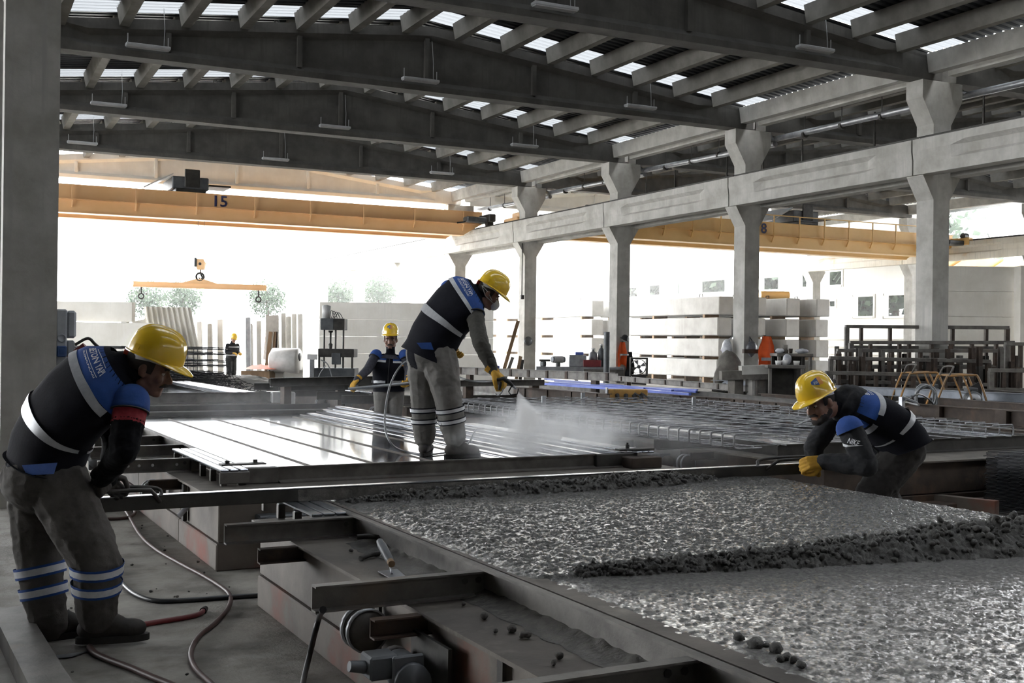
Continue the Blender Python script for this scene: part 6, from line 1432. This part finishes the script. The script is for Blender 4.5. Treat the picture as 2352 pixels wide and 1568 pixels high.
# drill press on its bench, welding table
dp = D(766,880,25); dp.z = 0; U2 = lambda x, y, z, dd=0: Vector((dp.x,dp.y,0))+r_*x+f_*(y)+Vector((0,0,z)); FM = Matrix(((r_.x,f_.x,0,dp.x),(r_.y,f_.y,0,dp.y),(0,0,1,0),(0,0,0,1)))
t = thing('press_frame', 'dark press frame with white cylinder on top left of the facing worker', 'machine', dp)
def fb(name, m, root, M, *box, bev=.006): b = MB(M); b.bbox(*box, bev); return b.build(name, M_[m], root)
fb('bench_cabinet', 'machine', t, FM, -.42,.5,-.3,.35,0,.92); fb('press_table', 'dark', t, FM, -.3,.48,-.3,.3,1.16,1.34)
fb('head_beam', 'machine', t, FM, -.26,.02,-.25,.2,1.75,2.0); fb('head_beam', 'dark', t, FM, .02,.26,-.25,.2,1.75,2.0)
for x in (-.2,.05,.22): b = MB(FM); b.cyl((x,-.1,.92),(x,-.1,1.76),.02,n=8); b.build('column_rod', M_['dark'], t)
for x in (-.28,.44): fb('table_leg', 'dark', t, FM, x-.02,x+.02,-.28,-.22,.92,1.17)
b = MB(FM); b.lathe([(0,0),(.09,0),(.095,.28),(.0,.3)], (-.17,-.05,2.0), (0.02,0,1), 16); cy_ = b.build('cylinder', M_['white'], t)
for k in range(4): b = MB(FM); b.tube(smooth_path([(-.08+.03*k,-.1,2.0),(-.05+.05*k,-.12,2.18-.02*k),(.0+.05*k,-.12,2.1),(.02+.06*k,-.1,2.01)],4), .008, 5); b.build('hydraulic_hose', M_['black'], t)
b = MB(FM); b.lathe([(.03,0),(.05,.1),(.02,.12),(.02,.35),(.05,.36),(.05,.4)], (-.06,-.1,1.34), (0,0,1), 10); b.build('ram', M_['dark'], t)
b = MB(FM); b.bbox(.0,.2,-.32,-.25,1.0,1.25,.01); b.build('gauge_box', M_['machine'], t)
b = MB(FM); b.beam((-.4,-.42,0),(-.4,-.42,1.1),.09,.09,(0,1,0)); o = b.build('signal_post', M_['galv'], at=U2(-.4,-.42,0), label='grey steel post with a white plate left of the press frame', cat='post'); b = MB(FM); b.box(-.5,-.28,-.48,-.46,1.1,1.22); b.build('plate', M_['white'], o)
b = MB(FM); b.tube(smooth_path([(-.2,-.5,1.1),(-.05,-.5,1.0),(.05,-.5,.7),(.1,-.5,.2)],5), .014, 6); b.tube(smooth_path([(-.1,-.5,.98),(-.25,-.5,.7),(-.28,-.5,.2)],5), .014, 6); b.build('hose_bunch', M_['hoseg'], at=U2(0,-.5,.0), kind='stuff', label='grey hoses hanging in front of the press frame', cat='hose')
# bench between the columns with tools, fan, gas bottles
B0 = D(1330,850,33); B0.z = 0; BM = Matrix(((r_.x,f_.x,0,B0.x),(r_.y,f_.y,0,B0.y),(0,0,1,0),(0,0,0,1)))
t = thing('work_bench', 'long grey steel bench before the beam stacks', 'bench', B0)
fb('bench_top', 'galv', t, BM, -1.25,1.25,-.5,.5,.72,.86); fb('apron', 'steel', t, BM, .1,1.25,-.55,-.5,.5,.8)
for x in (-1.15,-.1,1.1): fb('leg', 'steel', t, BM, x-.05,x+.05,-.45,-.35,0,.72)
for nm_, lb, ct, bx, m in (('tool_box','grey steel box on the bench between two columns','box',(-.3,.2,-.2,.2,.86,1.2),'galv'),('charger','dark red charger with white front on the bench','charger',(.1,.62,-.3,.1,.86,1.06),'redp'),('tray','blue tray on top of the grey steel box on the bench','tray',(-.12,.12,-.1,.1,1.2,1.28),'bluesteel')):
    b = MB(BM); b.bbox(*bx, .015); b.build(nm_, M_[m], at=BM @ Vector((bx[0],bx[2],bx[4])), label=lb, cat=ct)
def bottle(nm_, lb, px, py0, d, r, h, m, cap='dark'):
    c = D(px, py0, d); b = MB(); b.lathe([(0,0),(r,0),(r,h*.72),(r*.8,h*.82),(r*.35,h*.9),(r*.3,h*.96),(0,h*.97)], c, (0,0,1), 14); o = b.build(nm_, M_[m], at=c, label=lb, cat='bottle')
    b = MB(); b.lathe([(r*.42,0),(r*.42,h*.06),(0,h*.07)], c+Vector((0,0,h*.95)), (0,0,1), 10); b.build('valve', M_[cap], o); return c
c_ = B0+r_*.72; 
for nm_, lb, x, r, h, m in (('gas_bottle','grey gas bottle standing at the right end of the bench',.66,.1,.62,'machine'),('canister','white topped canister on the bench beside the gas bottle',.42,.13,.5,'galv')):
    c = BM @ Vector((x,.25,.86)); b = MB(); b.lathe([(0,0),(r,0),(r,h*.7),(r*.75,h*.82),(r*.3,h*.9),(r*.3,h),(0,h)], c, (0,0,1), 14); o = b.build(nm_, M_[m], at=c, label=lb, cat='bottle'); b = MB(); b.lathe([(r*.5,0),(r*.5,.04),(0,.05)], c+Vector((0,0,h)), (0,0,1), 10); b.build('valve', M_['white'], o)
v_ = BM @ Vector((-1.05,-.2,.86)); t = thing('bench_vise', 'dark vise on the left end of the steel bench', 'vise', v_); b = MB(); b.bbox(v_.x-.06,v_.x+.06,v_.y-.1,v_.y+.1,v_.z,v_.z+.14,.02); b.build('body', M_['machine'], t); b = MB(); b.cyl(v_+Vector((-.12,0,.17)), v_+Vector((.22,0,.17)), .03, n=8); b.bbox(v_.x-.1,v_.x+.1,v_.y-.06,v_.y+.06,v_.z+.14,v_.z+.2,.01); b.build('jaw', M_['dark'], t)
g_ = BM @ Vector((-.62,-.2,.86)); t = thing('bench_grinder', 'white bench grinder on the steel bench', 'grinder', g_); b = MB(); b.cyl(g_+Vector((-.14,0,.2)), g_+Vector((.14,0,.2)), .1, n=14); b.build('body', M_['white'], t); b = MB(); b.box(g_.x-.05,g_.x+.05,g_.y-.05,g_.y+.05,g_.z,g_.z+.12); b.build('stand', M_['machine'], t)
for s in (-.2,.16): b = MB(); b.cyl(g_+Vector((s,0,.2)), g_+Vector((s+.04,0,.2)), .09, n=14); b.build('wheel', M_['grey'], t)
fc = D(1467,842,31); t = thing('drum_fan', 'dark square fan standing left of the beam stacks', 'fan', (fc.x,fc.y,0)); FF = Matrix(((r_.x,f_.x,0,fc.x),(r_.y,f_.y,0,fc.y),(0,0,1,fc.z)  ,(0,0,0,1)))
for bx in ((-.24,-.2,-.1,.1,-.25,.25),(.2,.24,-.1,.1,-.25,.25),(-.2,.2,-.1,.1,.21,.25),(-.2,.2,-.1,.1,-.25,-.21)): fb('frame', 'dark', t, FF, *bx)
b = MB(FF); b.lathe([(.2,-.08),(.21,-.08),(.21,.08),(.2,.08)], (0,0,0), (0,1,0), 20); b.build('shroud', M_['dark'], t)
for k in range(4):
    a = pi/2*k+.4; b = MB(FF); b.add([(.03*cos(a),0,.03*sin(a)),(.19*cos(a-.3),-.03,.19*sin(a-.3)),(.19*cos(a+.3),.03,.19*sin(a+.3))]+[(.03*cos(a),.01,.03*sin(a)),(.19*cos(a-.3),-.02,.19*sin(a-.3)),(.19*cos(a+.3),.04,.19*sin(a+.3))],[(0,1,2),(5,4,3),(0,3,4,1),(1,4,5,2),(2,5,3,0)]); b.build('blade', M_['galv'], t)
b = MB(FF); b.cyl((0,-.05,0),(0,.05,0),.05,n=12); b.build('hub', M_['machine'], t)
fb('stand', 'dark', t, FF, -.2,.2,-.1,.1,-fc.z,-.25)
c = D(1393,848,32); b = MB(); b.cyl((c.x,c.y,0), (c.x,c.y,D(1393,762,32).z), .09, n=12); b.build('steel_post', M_['machine'], at=(c.x,c.y,0), label='grey round steel post left of the third middle column', cat='post')
A_ = D(1146,835,38); A_.z = 0; b = MB(); b.beam(A_, D(1190,737,38.5), .12, .1, _F); b.build('prop_beam', M_['wood'], at=A_, label='timber prop leaning towards the fourth middle column', cat='timber')
for i, (x0,y0,x1,y1,m,l) in enumerate(((1150,846,1178,820,'canvas','bent'),(1180,848,1196,818,'wood','straight'),(1192,848,1200,826,'dark','dark'))):
    A_ = D(x0,y0,35); A_.z = max(0,A_.z-.5)*0; b = MB(); b.beam(A_, D(x1,y1,35), .1, .08, _F); b.build('scrap_board', M_[m], at=A_, label=f'{l} scrap board leaning at the foot of the fourth middle column', cat='board')
c = D(1140,845,33); b = MB(); b.lathe([(0,0),(.1,0),(.1,.3),(.07,.36),(0,.36)], (c.x,c.y,0), (0,0,1), 12); b.lathe([(.1,.3),(.1,.85),(0,.86)], (c.x,c.y,0), (0,0,1), 12); b.build('blue_can', M_['bluesteel'], at=(c.x,c.y,0), label='blue can standing left of the fourth middle column', cat='can')
# things hung on the columns
def on_col(i, px, py): return AY(px, py, YN[i]-.235)
c = on_col(2,1428,785); t = thing('orange_vest', 'orange work vest hanging on the third middle column', 'vest', c)
def drape(c, w_, h, seed, m, nm_, root):
    b = MB(); b.grid(lambda u, v: c+Vector((1,0,0))*((u-.5)*w_*(.5+.5*min(1,v*2.5)-.15*max(0,v-.7))+.04*noise.noise((v*3,seed,1)))+Vector((0,-.05-.05*sin(u*9+seed)*(.3+v)-.03*noise.noise((u*4,v*4,seed)),-h*v*(1+.1*sin(u*7+seed)))), 18, 14); return b.build(nm_, M_[m], root)
drape(c, .36, .75, 1, 'orange', 'cloth', t); b = MB(); b.cyl(c+Vector((0,.0,0)), c+Vector((0,-.08,.01)), .012, n=6); b.build('peg', M_['dark'], t)
b = MB(); b.grid(lambda u, v: c+Vector(((u-.5)*.34+.02,-.115-.05*sin(u*9+1)*.7,-.36-.05*v)), 14, 2); b.build('reflective_band', M_['tape'], t)
c = on_col(2,1430,778); b = MB(); b.lathe([(0,.13),(.06,.12),(.1,.07),(.115,0),(.14,-.01),(.14,-.02),(0,-.02)], c+Vector((0,-.12,0)), (.3,-.4,1), 16); o = b.build('hard_hat', M_['black'], at=c, label='black helmet hanging above the orange vest on the third column', cat='helmet')
c = on_col(2,1443,800); t = thing('dark_jacket', 'dark jacket hanging low beside the orange vest on the column', 'jacket', c); drape(c+Vector((.02,-.02,-.1)), .25, .95, 5, 'hood', 'cloth', t)
c = on_col(3,1212,783); b = MB(); b.lathe([(0,-.04),(.13,-.03),(.16,0),(.13,.03),(.05,.06),(0,.06)], c+Vector((0,-.05,0)), (0,-1,0), 18); b.build('cable_reel', M_['machine'], at=c, label='dark round reel hung on the fourth middle column', cat='reel')
c = on_col(1,1720,775); t = thing('plastic_bag', 'dark grey plastic bag hanging on the second middle column', 'bag', c); b = MB(); b.ell(c+Vector((0,-.12,-.28)), (.15,0,0), (0,.1,0), (0,0,.2), 14, 10); b.v = [v+(v-c)*.16*noise.noise(v*9) for v in b.v]; b.build('sack', M_['bagd'], t); b = MB(); b.tube([c+Vector((-.06,-.1,-.12)), c+Vector((0,-.03,.02)), c+Vector((.06,-.1,-.12))], .015, 6); b.build('knot', M_['bagd'], t)
c = AX(1684,775,XM-.225); t = thing('plastic_bag', 'white plastic bag hanging on the left face of the second middle column', 'bag', c); b = MB(); b.ell(c+Vector((-.19,0,-.3)), (.12,0,0), (0,.16,0), (0,0,.26), 14, 10); b.v = [v+(v-c)*.16*noise.noise(v*9) for v in b.v]; b.build('sack', M_['bag'], t); b = MB(); b.tube([c+Vector((-.17,-.05,-.08)), c+Vector((-.02,0,.02)), c+Vector((-.17,.05,-.08))], .015, 6); b.build('knot', M_['bag'], t)
b = MB(); c = on_col(3,1205,610); b.cyl((c.x-.1,c.y-.01,3.2),(c.x-.1,c.y-.01,5.0),.02,n=6); b.bbox(c.x-.16,c.x-.04,c.y-.08,c.y-.0,3.05,3.2,.01); b.build('cable_conduit', M_['dark'], at=(c.x-.1,c.y-.05,3.05), label='dark conduit with a small box on the fourth middle column', cat='conduit')
# ================================================================ formwork racks on the right
def rack(label, px0, px1, pyt, pyb, d, posts, rails, m='brown', dep=.0, tilt=0, bar=.07):
    A = D(px0, pyt, d); B = D(px1, pyt+tilt, d); zt = A.z; u = B-A; L = Vector((u.x,u.y,0)).length; u = Vector((u.x,u.y,0)).normalized(); zb = D(px0, pyb, d).z; t = thing('formwork_frame', label, 'frame', (A.x,A.y,0)); slope = (B.z-A.z)/L
    M = Matrix(((u.x,f_.x,0,A.x),(u.y,f_.y,0,A.y),(slope,0,1,0),(0,0,0,1)))
    for z in [zt-.04]+[zb+(zt-zb)*r for r in rails]:
        b = MB(M); b.bbox(-.03, L+.03, -.06, .06, z-bar/2, z+bar/2, .006); b.build('rail', M_['steel'], t)
    for i, s in enumerate(posts):
        b = MB(M); wd = .09 if i in (0, len(posts)-1) else .06; b.bbox(L*s-wd/2, L*s+wd/2, -.05, .05, 0, zt-.05, .005); b.build('post', M_[m if i else 'steel'], t)
    return t
rk = [('tallest dark formwork frame at the back of the rack',1945,2313,745,880,23.6,(0,.09,.27,.46,.66,.87,1),(.62,),3),
 ('second tallest formwork frame with wide bays at the rack back',1955,2325,782,880,23.2,(0,.12,.3,.36,.5,.62,.75,.9,1),(.4,),0),
 ('formwork frame with a thick right end post in the rack',1926,2288,800,885,22.6,(0,.07,.16,.34,.52,.7,.86,1),(.5,),1),
 ('third formwork frame from the front of the rack',1930,2250,820,890,22.2,(0,.1,.21,.3,.42,.57,.66,.8,.93,1),(.35,),2),
 ('light topped formwork frame second from the front',1909,2270,817,890,21.6,(0,.12,.24,.37,.5,.62,.75,.88,1),(.2,),8),
 ('frontmost low formwork frame of the rack',1900,2230,851,895,21.0,(0,.08,.2,.34,.46,.6,.7,.82,.92,1),(.1,),6),
 ('low formwork frame at the right edge of the picture',2276,2420,845,900,20.6,(0,.2,.42,.65,1),(.1,),2),
 ('higher dark formwork frame at the right edge behind',2312,2440,785,890,22.8,(0,.25,.5,1),(.4,),0)]
for l, a, c, yt, yb, d, ps, rl, tl in rk: rack(l, a, c, yt, yb, d, ps, rl, tilt=tl)
rnd = random.Random(21)
for i in range(46):                                                  # loose upright channels standing inside the racks
    px = rnd.uniform(1915,2345); d = rnd.uniform(21.2,24); A_ = D(px, 880, d); zt = D(px, rnd.uniform(790,845), d).z; b = MB(); b.chan((A_.x,A_.y,0),(A_.x,A_.y,zt), rnd.choice((.1,.14,.18)), .07, .01, up=f_)
    b.build('upright_channel', M_[rnd.choice(('dark','brown','brown','steel'))], at=(A_.x,A_.y,0), label='dark steel channel standing upright in the formwork rack', cat='channel', group='upright channels in the formwork rack')
def stool(label, px0, px1, pyt, pyb, d):
    A = D(px0, pyt, d); B = D(px1, pyt, d); zt = A.z; L = Vector((B.x-A.x,B.y-A.y)).length; zb = 0; t = thing('steel_trestle', label, 'trestle', (A.x,A.y,0)); M = Matrix(((r_.x,f_.x,0,A.x),(r_.y,f_.y,0,A.y),(0,0,1,0),(0,0,0,1)))
    fb('top_plate', 'steel', t, M, -.02,L+.02,0,.6,zt-.06,zt); fb('back_sheet', 'dark', t, M, 0,L,.56,.6,zb,zt-.06)
    for x in (0,L-.06):
        for y in (0,.54): fb('leg', 'steel' if y == 0 else 'dark', t, M, x,x+.06,y,y+.06,zb,zt-.06)
    return t, M, L, zt
t, M, L, zt = stool('upper steel trestle with cups and bags on it left of the racks', 1787, 1866, 811, 850, 21.5)
def small(nm_, lb, ct, M, x, y, z, fn, m): b = MB(M); fn(b, x, y, z); return b.build(nm_, M_[m], at=M @ Vector((x,y,z)), label=lb, cat=ct)
lump = lambda r1, r2, r3: (lambda b, x, y, z: (b.ell((x,y,z+r3*.9), (r1,0,0), (0,r2,0), (0,0,r3), 12, 8), b.v.__setitem__(slice(None), [v+Vector((.02,.02,.02))*noise.noise(v*17) for v in b.v])))
cup = lambda r, h: (lambda b, x, y, z: b.lathe([(0,0),(r*.8,0),(r,h),(r*.9,h),(r*.75,.01),(0,.01)], (x,y,z), (0,0,1), 12))
small('paper_cup','tall paper cup on the upper trestle','cup',M,.18,.2,zt,cup(.05,.16),'canvas'); small('crumpled_bag','white crumpled bag at the left end of the upper trestle','bag',M,.08,.2,zt,lump(.09,.07,.05),'bag'); small('crumpled_bag','pale crumpled bag at the right end of the upper trestle','bag',M,.5,.2,zt,lump(.13,.08,.05),'bag'); small('mug','dark mug in the middle of the upper trestle','cup',M,.3,.25,zt,cup(.04,.09),'brown')
t, M, L, zt = stool('lower steel trestle with white pots on it left of the racks', 1766, 1848, 838, 882, 20.6)
small('paint_pot','white pot at the left end of the lower trestle','pot',M,.22,.2,zt,cup(.06,.08),'white'); small('paint_pot','second white pot beside it on the lower trestle','pot',M,.34,.2,zt,cup(.06,.09),'white'); small('paint_pot','yellowish pot at the right end of the lower trestle','pot',M,.55,.2,zt,cup(.06,.08),'conclt'); small('crumpled_bag','white crumpled bag standing behind the pots of the lower trestle','bag',M,.42,.38,zt,lump(.08,.06,.11),'bag')
c = D(1758,772,22.5); t = thing('orange_jacket', 'orange jacket with reflective stripes hung between the second column and the racks', 'jacket', c); drape(c, .42, .62, 3, 'orange', 'cloth', t)
b = MB(); b.grid(lambda u, v: c+Vector(((u-.5)*.4,-.13-.05*sin(u*9+3)*.7,-.42-.06*v)), 14, 2); b.build('reflective_band', M_['tape'], t)
b = MB(); c2 = c+Vector((0,.05,0)); b.beam((c2.x,c2.y,0),(c2.x,c2.y,c2.z+.02),.06,.06,(0,1,0)); b.beam(c2+Vector((-.5,0,-.3)),c2+Vector((.6,0,-.3)),.06,.08); b.build('coat_stand', M_['brown'], at=(c2.x,c2.y,0), label='rough steel stand that carries the orange jacket', cat='stand')
c = D(1672,845,23); b = MB(); b.ell((c.x,c.y,c.z-.1), (.3,0,0), (0,.25,0), (0,0,.42), 16, 12); b.v = [v+(v-c)*.35*noise.noise(v*4)+(v-c)*.1*noise.noise(v*11) for v in b.v]; b.box(c.x-.25,c.x+.25,c.y-.2,c.y+.2,0,c.z-.3); b.build('canvas_heap', M_['canvas'], at=(c.x,c.y,0), kind='stuff', label='crumpled grey canvas heaped left of the second middle column', cat='canvas')
for i, (x0,x1,y,m,l) in enumerate(((1655,1725,862,'canvas','long pale'),(1700,1760,850,'conc','short upper'),(1715,1768,862,'steel','right lower'))):
    A_ = D(x0,y,21); B_ = D(x1,y-2,21); b = MB(); b.beam(A_, B_, .3, .16); b.beam(Vector((A_.x*.5+B_.x*.5,A_.y*.5+B_.y*.5,0)), A_.lerp(B_,.5), .2, .2, (0,1,0)); b.build('form_block', M_[m], at=(A_.x,A_.y,0), label=f'{l} formwork block lying before the second middle column', cat='block')
# ================================================================ the white building beyond and the trees
wins = [(1483,655,1517,678),(1548,650,1562,676),(1603,645,1667,671),(1745,637,1790,665),(1833,625,1855,660),(1895,623,1935,655),(1960,680,2008,727),(2030,677,2080,727),(1420,662,1465,682),(1895,690,1920,705)]
XF = 38.0; rects = []
for a, y0, c, y1 in wins:
    p = AX(a, y0, XF); q = AX(c, y1, XF); rects.append((min(p.y,q.y), max(p.y,q.y), min(p.z,q.z), max(p.z,q.z)))
ya, yb = 35.5, 112.0; ys = sorted({ya, yb}|{v for r in rects for v in r[:2]})
fac = thing('wall_far', 'white outer wall with rectangular openings beyond the beam stacks', 'wall', (XF, ya, 0), kind='structure')
for i in range(len(ys)-1):
    a, c = ys[i], ys[i+1]; zs = [(r[2], r[3]) for r in rects if r[0] < (a+c)/2 < r[1]]; z = 0; zs.sort()
    for z0, z1 in zs+[(9.0, 9.0)]:
        if z0 > z+.01: b = MB(); b.box(XF, XF+.3, a, c, z, z0); b.build('wall_slab', M_['facade'], fac)
        z = max(z, z1)
for i, r in enumerate(rects):
    b = MB()
    for bx in ((r[0]-.06,r[0]+.04,r[2]-.06,r[3]+.06),(r[1]-.04,r[1]+.06,r[2]-.06,r[3]+.06),(r[0],r[1],r[2]-.06,r[2]+.04),(r[0],r[1],r[3]-.04,r[3]+.06)): b.box(XF-.05, XF+.1, *bx)
    b.build('window_frame', M_['facade'], fac)
for k in range(5): b = MB(); b.box(XF-.12, XF, 37+.02, 80, .5+.35*k, .56+.35*k); b.build('guard_rail', M_['facade'], fac)
# second white wall across the yard with openings (behind the fourth column)
YF = 92.0; w2 = [(1230,672,1278,695),(1300,664,1378,692),(1235,605,1277,640),(1300,594,1372,637),(1306,552,1336,576)]; rects = []
for a, y0, c, y1 in w2:
    p = AY(a, y0, YF); q = AY(c, y1, YF); rects.append((p.x, q.x, q.z, p.z))
f2 = thing('wall_back_yard', 'white building across the yard with square openings behind the fourth column', 'wall', (30, YF, 0), kind='structure'); xs_ = sorted({26.0, 46.0}|{v for r in rects for v in r[:2]})
for i in range(len(xs_)-1):
    a, c = xs_[i], xs_[i+1]; zs = sorted((min(r[2],r[3]), max(r[2],r[3])) for r in rects if r[0] < (a+c)/2 < r[1]); z = 0
    for z0, z1 in zs+[(12.0, 12.0)]:
        if z0 > z+.01: b = MB(); b.box(a, c, YF, YF+.3, z, z0); b.build('wall_slab', M_['facade'], f2)
        z = max(z, z1)
for i in range(3):
    y = YN[4]+6.13*(i+2); put_column(XM, y, f'pale concrete column in the open yard, {["nearest","middle","farthest"][i]} of the row beyond the roof')
    runway(XM-.41, -1, y-6.13, y, f'pale runway beam standing out in the yard, {["nearest","middle","farthest"][i]} length', M_['conclt'])
def tree(c, h, cr, label, seed):
    rnd = random.Random(seed); t = thing('tree', label, 'tree', c); b = MB(); b.tube([c, c+Vector((.1,0,h*.3)), c+Vector((0,.1,h*.75))], .2, 7, rs=[.28,.2,.08]); b.build('trunk', M_['trunk'], t); b = MB()
    for k in range(700):
        d_ = Vector((rnd.gauss(0,1),rnd.gauss(0,1),rnd.gauss(0,.8))).normalized()*rnd.random()**.4; p = c+Vector((d_.x*cr,d_.y*cr,h*.66+d_.z*cr*.95)); a = Vector((rnd.gauss(0,1),rnd.gauss(0,1),rnd.gauss(0,1))).normalized(); e = a.orthogonal().normalized(); s = cr*rnd.uniform(.04,.09)
        for _ in range(3):
            o = p+Vector((rnd.gauss(0,.09),rnd.gauss(0,.09),rnd.gauss(0,.09)))*cr; b.add([o+a*s, o+e*s*.8, o-a*s*.8+e*.2*s, o-e*s], [(0,1,2,3)]); a = a.cross(e).normalized(); e = a.orthogonal().normalized()
    b.build('foliage', M_['leaf'], t, kind='stuff'); return t
for i, (px, pyt, pyb, d, h) in enumerate(((775,640,778,88,7.4),(870,630,778,84,7.6),(335,655,778,92,6),(420,650,778,96,6),(612,650,778,90,6))):
    c = D(px, 790, d); c.z = 0; zt = D(px, pyt, d).z; tree(c, zt*1.2, (900-830)/2*d/FPX*1.25, ['round pale green tree left of the second tree behind the big panel','taller pale green tree behind the big concrete panel','hazy tree behind the left panel pile','hazy tree right of the ribbed panel','hazy tree at the right end of the spreader beam'][i], i+1)
for i, (px, xt) in enumerate(((1500,48),(1560,47),(1635,48),(1700,47),(1765,48),(1850,47),(1915,48),(1985,47),(2055,48),(1255,0),(1340,0))):
    c = AX(px, 785, xt) if xt else AY(px, 785, 101); c.z = 0; tree(c, 9+.5*(i%3), 4.6, f'bushy tree seen through the openings of the white {"wall" if i < 9 else "building"}, {["first","second","third","fourth","fifth","sixth","seventh","eighth","ninth","first","second"][i]} from the left', 20+i)
# haze of the bright yard
m = bpy.data.materials.new('yard_haze'); m.use_nodes = True; nt = m.node_tree
for n in list(nt.nodes): nt.nodes.remove(n)
o_ = nt.nodes.new('ShaderNodeOutputMaterial'); v = nt.nodes.new('ShaderNodeVolumeScatter'); v.inputs['Density'].default_value = .0008; v.inputs['Anisotropy'].default_value = .3; nt.links.new(v.outputs[0], o_.inputs['Volume'])
b = MB(); b.box(-45, 23.9, 35.0, 150, -.01, 22); b.build('haze', m, kind='stuff', label='faint dusty haze over the open yard beyond the main bay', cat='haze')
m = m.copy(); m.node_tree.nodes['Volume Scatter'].inputs['Density'].default_value = .005
b = MB(); b.box(24, 120, 35.0, 150, -.01, 22); b.build('haze', m, kind='stuff', label='bright dusty haze before the white building on the right', cat='haze')
